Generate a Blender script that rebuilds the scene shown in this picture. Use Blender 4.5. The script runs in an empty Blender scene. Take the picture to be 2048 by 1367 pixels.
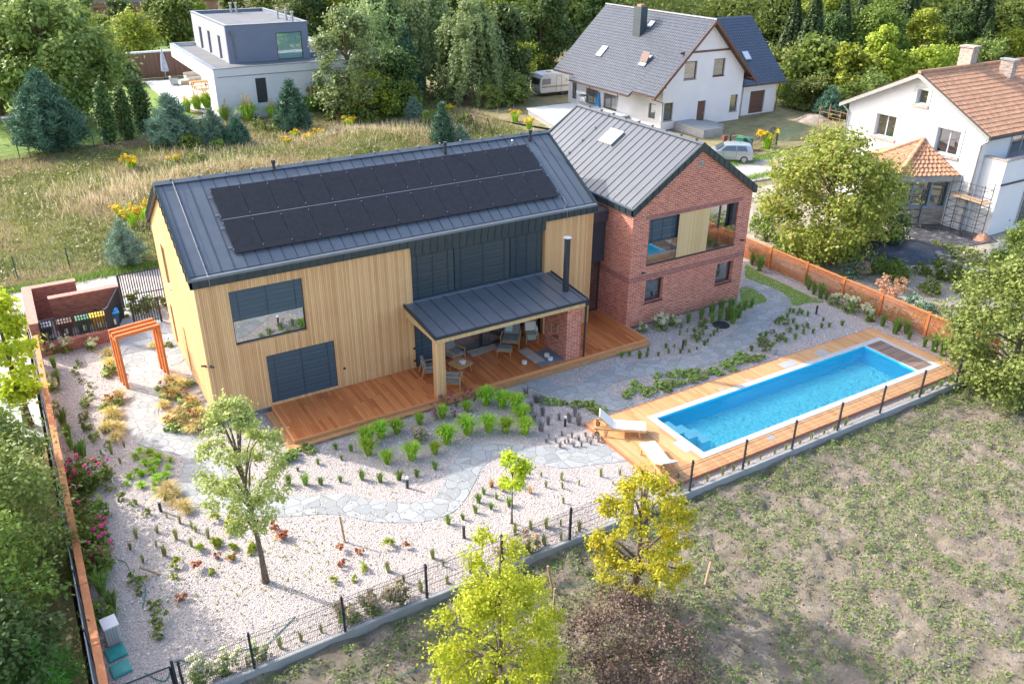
import bpy, bmesh, math, random
import numpy as np
from math import sin, cos, pi, radians, sqrt, atan2
from mathutils import Vector, Matrix
SC = bpy.context.scene
COL = SC.collection

# ------------------------------------------------------------------ camera
F_PX = 1668.794
CAM = Vector((-4.3795, -29.4937, 17.841))
pt, ro, ya = radians(27.07), radians(0.453), radians(31.065)
fw = Vector((sin(ya) * cos(pt), cos(ya) * cos(pt), -sin(pt)))
r0 = Vector((cos(ya), -sin(ya), 0)); u0 = r0.cross(fw)
RT = r0 * cos(ro) + u0 * sin(ro); UP = -r0 * sin(ro) + u0 * cos(ro)
cd = bpy.data.cameras.new('camera'); cam = bpy.data.objects.new('camera', cd); COL.objects.link(cam)
cd.sensor_width = 36; cd.lens = F_PX / 2048 * 36; cd.clip_end = 1500
cam.matrix_world = Matrix.Translation(CAM) @ Matrix((RT, UP, -fw)).transposed().to_4x4()
SC.camera = cam

# ------------------------------------------------------------------ light
EL = radians(34.5); SD = Vector((-.59, .807, 0)).normalized()
world = bpy.data.worlds.new('World'); SC.world = world; world.use_nodes = True
wn = world.node_tree; wn.nodes.clear()
sky = wn.nodes.new('ShaderNodeTexSky'); sky.sky_type = 'NISHITA'; sky.sun_disc = False
sky.sun_elevation = EL; sky.sun_rotation = atan2(-.59, .807); sky.air_density = 1.0; sky.dust_density = 3.0; sky.ozone_density = .6
bg = wn.nodes.new('ShaderNodeBackground'); bg.inputs[1].default_value = .15
wo = wn.nodes.new('ShaderNodeOutputWorld')
wn.links.new(sky.outputs[0], bg.inputs[0]); wn.links.new(bg.outputs[0], wo.inputs[0])
sl = bpy.data.lights.new('sun', 'SUN'); sl.energy = 2.0; sl.angle = radians(.5); sl.color = (1, .95, .88)
so = bpy.data.objects.new('sun', sl); COL.objects.link(so)
sdir = Vector((SD.x * cos(EL), SD.y * cos(EL), sin(EL)))
so.rotation_euler = sdir.to_track_quat('Z', 'Y').to_euler()
SC.view_settings.view_transform = 'Standard'; SC.view_settings.look = 'None'
SC.view_settings.exposure = 1.62; SC.view_settings.gamma = 1
SC.render.engine = 'CYCLES'
SC.cycles.max_bounces = 6; SC.cycles.transparent_max_bounces = 12

# ------------------------------------------------------------------ helpers
def G(u, v, z=0.0):
    """ground point seen at a place of the photograph (2048 px wide)"""
    d = fw * F_PX + RT * (u - 1024) - UP * (v - 683.5)
    t = (z - CAM.z) / d.z
    return CAM + d * t
def R3(reg, x, y):
    return (reg[0] + x / reg[2], reg[1] + y / reg[2])

def tag(o, label=None, cat=None, group=None, kind=None):
    if label: o['label'] = label
    if cat: o['category'] = cat
    if group: o['group'] = group
    if kind: o['kind'] = kind
    return o
def thing(name, label, cat, loc=(0, 0, 0), rz=0, group=None):
    o = bpy.data.objects.new(name, None); COL.objects.link(o)
    o.location = loc; o.rotation_euler = (0, 0, rz); o.empty_display_size = .2
    o['org'] = list(loc); o['rz'] = rz
    return tag(o, label, cat, group)
def kids(o): return [c for c in CH.get(o.name, [])]
CH = {}
def link(o, parent=None):
    COL.objects.link(o)
    if parent:
        o.parent = parent; CH.setdefault(parent.name, []).append(o)
    return o
def dup(root, loc, rz=0, sc=1, label=None, group=None, cat=None):
    r = root.copy(); COL.objects.link(r); r.location = loc; r.rotation_euler = (0, 0, rz)
    r.scale = (sc, sc, sc) if not hasattr(sc, '__len__') else sc
    if label: r['label'] = label
    if group: r['group'] = group
    if cat: r['category'] = cat
    def rec(src, dst):
        for ch in kids(src):
            c = ch.copy(); link(c, dst); rec(ch, c)
    rec(root, r)
    return r

class MB:
    def __init__(s): s.v = []; s.f = []
    def add(s, vs, fs):
        n = len(s.v); s.v += [Vector(p) for p in vs]; s.f += [[i + n for i in f] for f in fs]; return s
    def hexa(s, b, t):
        return s.add(list(b) + list(t), [[3, 2, 1, 0], [4, 5, 6, 7], [0, 1, 5, 4], [1, 2, 6, 5], [2, 3, 7, 6], [3, 0, 4, 7]])
    def box(s, x0, x1, y0, y1, z0, z1):
        if x0 > x1: x0, x1 = x1, x0
        if y0 > y1: y0, y1 = y1, y0
        return s.hexa([(x0, y0, z0), (x1, y0, z0), (x1, y1, z0), (x0, y1, z0)], [(x0, y0, z1), (x1, y0, z1), (x1, y1, z1), (x0, y1, z1)])
    def obox(s, c, d, rz=0, rx=0, ry=0):
        M = Matrix.Translation(c) @ Matrix.Rotation(rz, 4, 'Z') @ Matrix.Rotation(ry, 4, 'Y') @ Matrix.Rotation(rx, 4, 'X')
        a, b, e = d[0] / 2, d[1] / 2, d[2] / 2
        q = [M @ Vector(p) for p in [(-a, -b, -e), (a, -b, -e), (a, b, -e), (-a, b, -e), (-a, -b, e), (a, -b, e), (a, b, e), (-a, b, e)]]
        return s.hexa(q[:4], q[4:])
    def prism(s, poly, z0, z1):
        n = len(poly)
        a = sum(poly[i][0] * poly[(i + 1) % n][1] - poly[(i + 1) % n][0] * poly[i][1] for i in range(n))
        if a < 0: poly = poly[::-1]
        vs = [(p[0], p[1], z0) for p in poly] + [(p[0], p[1], z1) for p in poly]
        return s.add(vs, [list(range(n))[::-1], list(range(n, 2 * n))] + [[i, (i + 1) % n, n + (i + 1) % n, n + i] for i in range(n)])
    def ext(s, poly, d):
        """prism of 3-D polygon along vector d"""
        n = len(poly); d = Vector(d)
        vs = [Vector(p) for p in poly] + [Vector(p) + d for p in poly]
        return s.add(vs, [list(range(n))[::-1], list(range(n, 2 * n))] + [[i, (i + 1) % n, n + (i + 1) % n, n + i] for i in range(n)])
    def tube(s, path, r, n=8, cap=True):
        path = [Vector(p) for p in path]; m = len(path)
        if not hasattr(r, '__len__'): r = [r] * m
        base = len(s.v); ref = None
        for i, p in enumerate(path):
            t = (path[min(i + 1, m - 1)] - path[max(i - 1, 0)]).normalized()
            if ref is None: ref = Vector((0, 0, 1)) if abs(t.z) < .9 else Vector((1, 0, 0))
            a = t.cross(ref).normalized(); b = t.cross(a); ref = -b if False else ref
            for k in range(n):
                th = 2 * pi * k / n
                s.v.append(p + (a * cos(th) + b * sin(th)) * r[i])
        for i in range(m - 1):
            for k in range(n):
                q = base + i * n; s.f.append([q + k, q + n + k, q + n + (k + 1) % n, q + (k + 1) % n])
        if cap:
            s.f.append([base + k for k in range(n)]); s.f.append([base + (m - 1) * n + k for k in range(n)][::-1])
        return s
    def cyl(s, c, r, h, n=12, r2=None):
        return s.tube([c, (c[0], c[1], c[2] + h)], [r, r if r2 is None else r2], n)
    def ball(s, c, r, n=8, m=5):
        c = Vector(c); rr = r if hasattr(r, '__len__') else (r, r, r)
        vs = []; fs = []
        for i in range(m + 1):
            ph = pi * i / m
            for k in range(n): vs.append((c.x + rr[0] * sin(ph) * cos(2 * pi * k / n), c.y + rr[1] * sin(ph) * sin(2 * pi * k / n), c.z + rr[2] * cos(ph)))
        for i in range(m):
            for k in range(n): fs.append([i * n + k, (i + 1) * n + k, (i + 1) * n + (k + 1) % n, i * n + (k + 1) % n])
        return s.add(vs, fs)
    def wall(s, org, U, N, w, h, t, holes=(), h0=0):
        """wall plate: org bottom-left on outer face, U along, N outward normal; holes=(u0,u1,v0,v1)"""
        org, U, N = Vector(org), Vector(U), Vector(N); Z = Vector((0, 0, 1))
        us = sorted({0, w} | {a for q in holes for a in q[:2]}); vs = sorted({h0, h} | {a for q in holes for a in q[2:]})
        us = [a for a in us if 0 <= a <= w]; vs = [a for a in vs if h0 <= a <= h]
        P = lambda u, v, d: org + U * u + Z * v - N * d
        H = lambda u, v: any(q[0] < u < q[1] and q[2] < v < q[3] for q in holes)
        sol = lambda i, j: 0 <= i < len(us) - 1 and 0 <= j < len(vs) - 1 and not H((us[i] + us[i + 1]) / 2, (vs[j] + vs[j + 1]) / 2)
        for i in range(len(us) - 1):
            for j in range(len(vs) - 1):
                if not sol(i, j): continue
                a, b, c, e = us[i], us[i + 1], vs[j], vs[j + 1]
                s.add([P(a, c, 0), P(b, c, 0), P(b, e, 0), P(a, e, 0)], [[0, 1, 2, 3]])
                s.add([P(a, c, t), P(b, c, t), P(b, e, t), P(a, e, t)], [[3, 2, 1, 0]])
                if not sol(i - 1, j): s.add([P(a, c, 0), P(a, e, 0), P(a, e, t), P(a, c, t)], [[0, 1, 2, 3]])
                if not sol(i + 1, j): s.add([P(b, c, 0), P(b, e, 0), P(b, e, t), P(b, c, t)], [[3, 2, 1, 0]])
                if not sol(i, j - 1): s.add([P(a, c, 0), P(b, c, 0), P(b, c, t), P(a, c, t)], [[3, 2, 1, 0]])
                if not sol(i, j + 1): s.add([P(a, e, 0), P(b, e, 0), P(b, e, t), P(a, e, t)], [[0, 1, 2, 3]])
        return s
    def build(s, name, mat, parent=None, local=False, smooth=False, bevel=0):
        me = bpy.data.meshes.new(name)
        vs = s.v
        if parent is not None and not local:
            off = Vector((0, 0, 0)); p = parent
            while p is not None: off += Vector(p.location); p = p.parent
            vs = [v - off for v in vs]
        me.from_pydata([tuple(v) for v in vs], [], s.f)
        if bevel:
            bm = bmesh.new(); bm.from_mesh(me); bmesh.ops.remove_doubles(bm, verts=bm.verts, dist=1e-5)
            bmesh.ops.bevel(bm, geom=list(bm.edges), offset=bevel, segments=2, affect='EDGES', profile=.6)
            bm.to_mesh(me); bm.free()
        me.materials.append(mat)
        if smooth: me.polygons.foreach_set('use_smooth', [True] * len(me.polygons))
        o = bpy.data.objects.new(name, me); link(o, parent)
        return o
def np_mesh(name, V, k, mat, parent=None, smooth=False):
    """V (n*k,3): n separate k-gons"""
    n = len(V) // k
    me = bpy.data.meshes.new(name)
    me.vertices.add(n * k); me.vertices.foreach_set('co', np.asarray(V, np.float32).ravel())
    me.loops.add(n * k); me.loops.foreach_set('vertex_index', np.arange(n * k, dtype=np.int32))
    me.polygons.add(n); me.polygons.foreach_set('loop_start', np.arange(0, n * k, k, dtype=np.int32))
    me.update(calc_edges=True)
    me.materials.append(mat)
    o = bpy.data.objects.new(name, me); link(o, parent)
    return o

# ------------------------------------------------------------------ materials
class NT:
    def __init__(s, name):
        s.m = bpy.data.materials.new(name); s.m.use_nodes = True; s.t = s.m.node_tree
        s.b = s.t.nodes['Principled BSDF']; s.out = s.t.nodes['Material Output']
    def n(s, typ, **kw):
        x = s.t.nodes.new('ShaderNode' + typ)
        for k, v in kw.items():
            if k.startswith('i_'):
                kk = k[2:]; kk = int(kk) if kk.isdigit() else kk
                x.inputs[kk].default_value = v
            else: setattr(x, k, v)
        return x
    def l(s, a, b): s.t.links.new(a, b)
    def math(s, op, a, b=None, c=None):
        x = s.n('Math', operation=op)
        for i, q in enumerate((a, b, c)):
            if q is None: continue
            if isinstance(q, (int, float)): x.inputs[i].default_value = q
            else: s.l(q, x.inputs[i])
        return x.outputs[0]
    def mix(s, f, a, b, mode='MIX'):
        x = s.n('Mix', data_type='RGBA', blend_type=mode)
        for k, q in ((0, f), (6, a), (7, b)):
            if isinstance(q, (int, float)): x.inputs[k].default_value = q
            elif isinstance(q, tuple): x.inputs[k].default_value = (*q[:3], 1)
            else: s.l(q, x.inputs[k])
        return x.outputs[2]
    def pos(s): return s.n('NewGeometry').outputs['Position']
    def obj(s): return s.n('TexCoord').outputs['Object']
    def noise(s, vec, scale, det=2, rough=.5, dim='3D'):
        x = s.n('TexNoise'); x.inputs['Scale'].default_value = scale; x.inputs['Detail'].default_value = det; x.inputs['Roughness'].default_value = rough
        s.l(vec, x.inputs['Vector']); return x.outputs['Fac']
    def ramp(s, f, stops):
        x = s.n('ValToRGB'); e = x.color_ramp.elements
        while len(e) < len(stops): e.new(.5)
        for i, (p, c) in enumerate(stops):
            e[i].position = p; e[i].color = (*c, 1) if len(c) == 3 else c
        s.l(f, x.inputs[0]); return x.outputs[0]
    def mapr(s, f, a, b, c=0, d=1):
        x = s.n('MapRange'); x.clamp = True
        for i, q in enumerate((f, a, b, c, d)):
            if isinstance(q, (int, float)): x.inputs[i].default_value = q
            else: s.l(q, x.inputs[i])
        return x.outputs[0]
    def xyz(s, v): x = s.n('SeparateXYZ'); s.l(v, x.inputs[0]); return x.outputs
    def comb(s, a, b, c=0):
        x = s.n('CombineXYZ')
        for i, q in enumerate((a, b, c)):
            if isinstance(q, (int, float)): x.inputs[i].default_value = q
            else: s.l(q, x.inputs[i])
        return x.outputs[0]
    def color(s, c):
        if isinstance(c, tuple): s.b.inputs['Base Color'].default_value = (*c[:3], 1)
        else: s.l(c, s.b.inputs['Base Color'])
    def bump(s, h, dist=.02, strength=1):
        x = s.n('Bump'); x.inputs['Distance'].default_value = dist; x.inputs['Strength'].default_value = strength
        s.l(h, x.inputs['Height']); s.l(x.outputs[0], s.b.inputs['Normal']); return x
    def rough(s, r): s.b.inputs['Roughness'].default_value = r
def M(name, c, r=.6, var=.12, sc=3, metal=0, bump=0, bsc=40, spec=.5):
    n = NT(name); p = n.pos()
    f = n.noise(p, sc, 4, .6)
    a = tuple(x * (1 - var) for x in c); b = tuple(min(1, x * (1 + var)) for x in c)
    n.color(n.mix(n.mapr(f, .3, .7), a, b)); n.rough(r); n.b.inputs['Metallic'].default_value = metal
    n.b.inputs['Specular IOR Level'].default_value = spec
    if bump: n.bump(n.noise(p, bsc, 3), bump)
    return n.m

def m_brick(name, cols, mortar, bw=.26, rh=.075, ms=.009, vert=False, rnd=.5):
    n = NT(name); p = n.xyz(n.pos()); u = n.math('ADD', p[0], p[1]); v = p[2]
    vec = n.comb(v, u) if vert else n.comb(u, v)
    b = n.n('TexBrick', offset=.5 if not vert else 0.0); n.l(vec, b.inputs['Vector'])
    b.inputs['Scale'].default_value = 1; b.inputs['Mortar Size'].default_value = ms; b.inputs['Brick Width'].default_value = bw; b.inputs['Row Height'].default_value = rh
    b.inputs['Mortar Smooth'].default_value = .3
    b.inputs['Color1'].default_value = (*cols[0], 1); b.inputs['Color2'].default_value = (*cols[1], 1); b.inputs['Mortar'].default_value = (*mortar, 1)
    st = n.n('VectorMath', operation='MULTIPLY'); st.inputs[1].default_value = (3, 12, 1) if not vert else (12, 3, 1); n.l(vec, st.inputs[0])
    f = n.noise(st.outputs[0], 1.0, 2, .7)
    dark = n.mix(n.mapr(f, .50, .60), (1, 1, 1), (.50, .42, .45))
    lf = n.noise(n.pos(), .35, 2)
    c = n.mix(1.0, b.outputs['Color'], dark, 'MULTIPLY')
    c = n.mix(n.mapr(lf, .3, .7, .0, .35), c, cols[2])
    c = n.mix(n.math('MULTIPLY', b.outputs['Fac'], .8), c, mortar)
    n.color(c); n.rough(.85)
    n.bump(n.math('SUBTRACT', 1.0, b.outputs['Fac']), .012)
    return n.m
def m_planks(name, lo, hi, w, axis='xy', gap=.12, grain='z', rough=.6, bump=.01, fine=None, jump=0):
    """planks side by side along axis, random tone each"""
    n = NT(name); p = n.xyz(n.pos())
    u = {'xy': n.math('ADD', p[0], p[1]), 'x': p[0], 'y': p[1], 'z': p[2]}[axis]
    q = n.math('DIVIDE', u, w); i = n.math('FLOOR', q); fr = n.math('FRACT', q)
    other = {'z': p[2], 'y': p[1], 'x': p[0]}[grain]
    wn_ = n.n('TexWhiteNoise', noise_dimensions='2D')
    seg = n.math('FLOOR', n.math('DIVIDE', n.math('ADD', other, n.math('MULTIPLY', i, 1.37)), jump)) if jump else 0.0
    n.l(n.comb(i, seg), wn_.inputs['Vector'])
    g = n.noise(n.comb(n.math('MULTIPLY', u, 40), n.math('MULTIPLY', other, 2.2)), 1.0, 3, .6)
    big = n.noise(n.pos(), .6, 2)
    mid = tuple((a + b) / 2 for a, b in zip(lo, hi))
    c = n.ramp(wn_.outputs[0], [(0, lo), (.5, mid), (1, hi)])
    c = n.mix(n.mapr(g, .3, .7, 0, .35), c, tuple(x * .7 for x in lo))
    c = n.mix(n.mapr(big, .35, .7, 0, .3), c, hi)
    e = n.math('MINIMUM', fr, n.math('SUBTRACT', 1.0, fr))
    gp = n.mapr(e, 0, gap / 2 + .02, 1, 0)
    c = n.mix(n.math('MULTIPLY', gp, .62), c, tuple(x * .25 for x in lo))
    n.color(c); n.rough(rough)
    if bump: n.bump(n.math('SUBTRACT', 1.0, gp), bump)
    return n.m
def m_gravel(name, lo, mid, hi, sc=20):
    n = NT(name); p = n.pos()
    v = n.n('TexVoronoi', feature='F1'); v.inputs['Scale'].default_value = sc; n.l(p, v.inputs['Vector'])
    v2 = n.n('TexVoronoi', feature='F1'); v2.inputs['Scale'].default_value = sc * 2.1; n.l(p, v2.inputs['Vector'])
    x = n.xyz(v.outputs['Color'])
    c = n.ramp(x[0], [(0, lo), (.45, mid), (1, hi)])
    c2 = n.ramp(n.xyz(v2.outputs['Color'])[1], [(0, lo), (.4, mid), (1, hi)])
    c = n.mix(.45, c, c2)
    d = n.mapr(v.outputs['Distance'], .35, .75, 0, .5)
    c = n.mix(d, c, tuple(a * .55 for a in lo))
    c = n.mix(n.mapr(n.noise(p, .5, 4, .6), .35, .7, 0, .3), c, mid)
    n.color(c); n.rough(.9)
    n.bump(n.math('SUBTRACT', 1.0, n.math('ADD', v.outputs['Distance'], n.math('MULTIPLY', v2.outputs['Distance'], .4))), .028)
    return n.m
def m_flag(name, lo, hi, joint, sc=2.3):
    n = NT(name); p = n.pos()
    w = n.n('TexNoise'); w.inputs['Scale'].default_value = 1.1; n.l(p, w.inputs['Vector'])
    a = n.n('VectorMath', operation='MULTIPLY_ADD'); n.l(w.outputs['Color'], a.inputs[0]); a.inputs[1].default_value = (.35, .35, 0); n.l(p, a.inputs[2])
    fl = n.n('VectorMath', operation='MULTIPLY'); fl.inputs[1].default_value = (1, 1, 0); n.l(a.outputs[0], fl.inputs[0])
    v = n.n('TexVoronoi', feature='DISTANCE_TO_EDGE', voronoi_dimensions='2D'); v.inputs['Scale'].default_value = sc; n.l(fl.outputs[0], v.inputs['Vector'])
    v1 = n.n('TexVoronoi', feature='F1', voronoi_dimensions='2D'); v1.inputs['Scale'].default_value = sc; n.l(fl.outputs[0], v1.inputs['Vector'])
    x = n.xyz(v1.outputs['Color'])
    c = n.ramp(x[0], [(0, lo), (.5, tuple((i + j) / 2 for i, j in zip(lo, hi))), (1, hi)])
    c = n.mix(n.mapr(x[1], .7, 1, 0, .3), c, (.42, .38, .32))
    c = n.mix(n.mapr(n.noise(p, 4, 5, .7), .35, .65, 0, .5), c, lo)
    e = n.mapr(v.outputs['Distance'], .012, .04, 0, 1)
    c = n.mix(e, joint, c)
    n.color(c); n.rough(.75)
    n.bump(n.math('ADD', n.math('MULTIPLY', e, 1.0), n.math('MULTIPLY', n.noise(p, 14, 3), .25)), .02)
    return n.m
def m_leaf(name, cols, trans=.35, hue=.0, sc=.8, ramp=None):
    n = NT(name)
    g = n.n('NewGeometry'); r = g.outputs['Random Per Island']
    oi = n.n('ObjectInfo')
    k = len(cols)
    c = n.ramp(r, [(i / max(1, k - 1), cols[i]) for i in range(k)])
    f = n.noise(g.outputs['Position'], sc, 3, .6)
    c = n.mix(n.mapr(f, .3, .7, 0, .6), c, cols[-1])
    hs = n.n('HueSaturation'); n.l(c, hs.inputs['Color'])
    n.l(n.mapr(oi.outputs['Random'], 0, 1, .488, .512), hs.inputs['Hue']); n.l(n.mapr(oi.outputs['Random'], 0, 1, .82, 1.2), hs.inputs['Value'])
    c = hs.outputs[0]
    n.color(c); n.rough(.55); n.b.inputs['Specular IOR Level'].default_value = .35
    if trans:
        t = n.n('BsdfTranslucent'); n.l(c, t.inputs['Color']); mx = n.n('MixShader'); mx.inputs[0].default_value = trans
        n.l(n.b.outputs[0], mx.inputs[1]); n.l(t.outputs[0], mx.inputs[2]); n.l(mx.outputs[0], n.out.inputs['Surface'])
    return n.m
def m_glass(name, tint=(.02, .025, .03), refl=.55):
    """dark glazing: mirrors what stands before it"""
    n = NT(name); n.color(tint); n.rough(.05)
    gl = n.n('BsdfGlossy'); gl.inputs['Roughness'].default_value = .015; gl.inputs['Color'].default_value = (.95, .98, 1, 1)
    lw = n.n('LayerWeight'); lw.inputs[0].default_value = .35
    mx = n.n('MixShader'); n.l(n.mapr(lw.outputs['Facing'], 0, 1, refl * .55, min(1, refl * 1.4)), mx.inputs[0])
    n.l(n.b.outputs[0], mx.inputs[1]); n.l(gl.outputs[0], mx.inputs[2]); n.l(mx.outputs[0], n.out.inputs['Surface'])
    w = n.noise(n.pos(), 1.2, 1); b = n.n('Bump'); b.inputs['Distance'].default_value = .004; n.l(w, b.inputs['Height']); n.l(b.outputs[0], gl.inputs['Normal'])
    return n.m
def m_blind(name, c, pitch=.075):
    n = NT(name); p = n.xyz(n.pos()); q = n.math('FRACT', n.math('DIVIDE', p[2], pitch))
    e = n.mapr(q, 0, .35, 0, 1)
    n.color(n.mix(e, tuple(a * .3 for a in c), c)); n.rough(.38); n.b.inputs['Metallic'].default_value = .3
    n.bump(q, .03); return n.m

BRICK = m_brick('brick', [(.50, .105, .055), (.74, .235, .14), (.66, .18, .105)], (.80, .55, .44), .30, .092, .013)
BRICKV = m_brick('brick_soldier', [(.38, .11, .09), (.46, .16, .12), (.43, .14, .11)], (.52, .34, .3), vert=True)
BRICKW = m_brick('brick_dark', [(.33, .12, .085), (.42, .17, .12), (.38, .15, .11)], (.3, .2, .17), .22, .07)
STONEB = m_brick('stone_brick', [(.42, .34, .28), (.55, .48, .42), (.48, .4, .35)], (.33, .29, .26), .24, .07)
WOOD = m_planks('larch_slats', (.69, .355, .145), (.95, .60, .30), .075, gap=.22, bump=.012)
WOODPALE = m_planks('pale_slats', (.70, .46, .21), (.88, .64, .34), .05, gap=.2)
DECK = m_planks('terrace_boards', (.46, .125, .035), (.78, .28, .09), .13, 'x', .1, 'y', .42, .006, jump=2.1)
DECKE = m_planks('terrace_edge_boards', (.58, .22, .08), (.76, .34, .14), .13, 'z', .05, 'x', .5, .003)
PDECK = m_planks('pool_boards', (.54, .26, .10), (.74, .42, .19), .13, 'x', .1, 'y', .45, .006, jump=1.9)
BOXW = m_planks('shutter_box_boards', (.24, .15, .12), (.4, .3, .25), .09, 'y', .3, 'x', .6, .008)
ZINC = M('zinc_roof', (.145, .163, .187), .36, .1, 1.2, .25)
ZINCL = M('zinc_light', (.122, .132, .148), .36, .06, 1.2, .4)
ZINCF = M('zinc_fascia', (.042, .062, .072), .4, .12, 4, .3)
GUT = M('gutter_metal', (.19, .22, .26), .35, .08, 3, .4)
SEAM = M('seam_metal', (.05, .058, .07), .6, .1, 3, 0, spec=.2)
PV = M('solar_black', (.026, .026, .031), .28, .2, 5, 0, spec=.25)
PVF = M('solar_rail', (.35, .36, .38), .4, .05, 5, .7)
BLIND = m_blind('blind_slats', (.085, .135, .19)); BLINDG = m_blind('blind_slats_grey', (.06, .085, .105))
FRAME = M('window_frame', (.035, .04, .048), .45, .1); ANTH = M('anthracite_metal', (.035, .042, .052), .45, .1, 5, .2)
GLASS = m_glass('window_glass', refl=.42); GLASSM = m_glass('window_mirror_glass', (.02, .03, .035), .62)
CURT = m_glass('curtained_glass', (.16, .17, .17), .35)
RENDER = M('white_render', (.68, .68, .70), .9, .04, .7, bump=.004, bsc=30); RENDERG = M('grey_render', (.20, .22, .27), .9, .06, .8)
PLINTH = M('grey_plinth', (.2, .2, .21), .9, .1, 2)
CONC = M('concrete', (.34, .34, .34), .9, .12, 2, bump=.01); CONCL = M('pale_concrete', (.50, .51, .51), .85, .08, 1.5); COPE = M('coping_stone', (.45, .46, .475), .7, .07, 2)
ROOFD = M('flat_roof', (.15, .155, .165), .9, .12, .6)
TILEG = M('grey_roof_tiles', (.085, .095, .115), .32, .16, 2.5); TILEO = M('orange_roof_tiles', (.46, .25, .15), .8, .28, 3.5)
BROWN = M('brown_woodwork', (.115, .055, .04), .6, .15, 4); ORANGE = M('orange_oiled_wood', (.56, .19, .06), .6, .16, 5); ORANGE2 = M('orange_batten', (.50, .18, .08), .65, .25, 6)
TEAK = M('teak', (.55, .33, .15), .5, .15, 8); CUSH = M('grey_cushion', (.23, .235, .24), .95, .08, 12); CREAM = M('cream_fabric', (.78, .75, .68), .95, .04, 9)
WHITE = M('white_paint', (.78, .78, .78), .5, .04); STEEL = M('galvanised_steel', (.42, .44, .46), .4, .08, 5, .6)
RUST = M('rusty_steel', (.28, .14, .09), .8, .3, 6); SCAF = M('dark_steel_tube', (.05, .055, .06), .5, .2, 6, .3)
BARK = M('bark', (.16, .12, .085), .95, .3, 9, bump=.02, bsc=25); BIRCH = M('birch_bark', (.55, .53, .49), .85, .3, 6)
POLE = M('stake_wood', (.42, .28, .17), .85, .2, 7)
GRAVEL = m_gravel('gravel_stone', (.36, .30, .275), (.52, .455, .42), (.64, .575, .535))
FLAG = m_flag('flagstones', (.28, .295, .30), (.42, .435, .43), (.34, .32, .29))
PAVE = M('grey_paving', (.38, .4, .41), .8, .08, 1.5)

# ------------------------------------------------------------------ ground, roads, paths
def cr(pts, n=6, closed=True):
    out = []; m = len(pts)
    for i in range(m if closed else m - 1):
        p = [Vector(pts[(i + k) % m]) if closed else Vector(pts[max(0, min(m - 1, i + k))]) for k in (-1, 0, 1, 2)]
        for j in range(n):
            t = j / n
            out.append(.5 * ((2 * p[1]) + (-p[0] + p[2]) * t + (2 * p[0] - 5 * p[1] + 4 * p[2] - p[3]) * t * t + (-p[0] + 3 * p[1] - 3 * p[2] + p[3]) * t ** 3))
    if not closed: out.append(Vector(pts[-1]))
    return out
def sheet(name, poly, z, mat, thick=0, kind='structure'):
    b = MB(); poly = [(p[0], p[1]) for p in poly]
    a = sum(poly[i][0] * poly[(i + 1) % len(poly)][1] - poly[(i + 1) % len(poly)][0] * poly[i][1] for i in range(len(poly)))
    if a < 0: poly = poly[::-1]
    if thick: b.prism(poly, z - thick, z)
    else: b.add([(p[0], p[1], z) for p in poly], [list(range(len(poly)))])
    me = b.build(name, mat)
    bm = bmesh.new(); bm.from_mesh(me.data); bmesh.ops.triangulate(bm, faces=bm.faces[:]); bm.to_mesh(me.data); bm.free()
    return tag(me, kind=kind)
rng = np.random.default_rng(7)
def vnoise(x, y, s, seed=0):
    """cheap smooth value noise on arrays"""
    x = np.asarray(x) * s; y = np.asarray(y) * s
    xi = np.floor(x).astype(int); yi = np.floor(y).astype(int); fx = x - xi; fy = y - yi
    fx = fx * fx * (3 - 2 * fx); fy = fy * fy * (3 - 2 * fy)
    def h(a, b):
        q = np.sin(a * 127.1 + b * 311.7 + seed * 74.7) * 43758.5453
        return q - np.floor(q)
    return (h(xi, yi) * (1 - fx) + h(xi + 1, yi) * fx) * (1 - fy) + (h(xi, yi + 1) * (1 - fx) + h(xi + 1, yi + 1) * fx) * fy
def fbm(x, y, s, seed=0, o=3):
    return sum(vnoise(x, y, s * 2 ** k, seed + k) * .5 ** k for k in range(o)) / sum(.5 ** k for k in range(o))
def hgrid(name, x0, x1, y0, y1, st, fn, mat):
    xs = np.arange(x0, x1 + st / 2, st); ys = np.arange(y0, y1 + st / 2, st)
    X, Y = np.meshgrid(xs, ys); Z = fn(X, Y); nx, ny = len(xs), len(ys)
    idx = np.arange(nx * ny).reshape(ny, nx)
    q = np.stack([idx[:-1, :-1], idx[:-1, 1:], idx[1:, 1:], idx[1:, :-1]], -1).reshape(-1, 4)
    me = bpy.data.meshes.new(name); me.from_pydata(np.stack([X, Y, Z], -1).reshape(-1, 3).tolist(), [], q.tolist())
    me.materials.append(mat); me.polygons.foreach_set('use_smooth', [True] * len(me.polygons))
    o = bpy.data.objects.new(name, me); link(o); return tag(o, kind='structure')

n = NT('meadow_soil'); p = n.pos()
c = n.ramp(n.noise(p, .25, 6, .7), [(.3, (.15, .16, .06)), (.45, (.33, .27, .15)), (.55, (.22, .22, .09)), (.75, (.42, .34, .24))])
c = n.mix(n.mapr(n.noise(p, 2.2, 5, .7), .35, .7, 0, .55), c, (.12, .12, .045)); n.color(c); n.rough(.95); n.bump(n.noise(p, 6, 5, .7), .15)
MEADOW = n.m
n = NT('field_soil'); p = n.pos()
c = n.ramp(n.noise(p, 1.3, 8, .75), [(.3, (.19, .15, .11)), (.5, (.34, .275, .215)), (.7, (.46, .385, .315))])
gm = n.mapr(n.noise(p, 2.0, 8, .85), .47, .60, 0, .7); c = n.mix(gm, c, (.19, .19, .085))
vo = n.n('TexVoronoi', feature='F1'); vo.inputs['Scale'].default_value = 5.5; n.l(p, vo.inputs['Vector'])
pit = n.math('MULTIPLY', n.mapr(vo.outputs['Distance'], .12, .3, 1, 0), n.mapr(n.noise(p, 1.1, 3), .48, .6, 0, 1))
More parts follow.
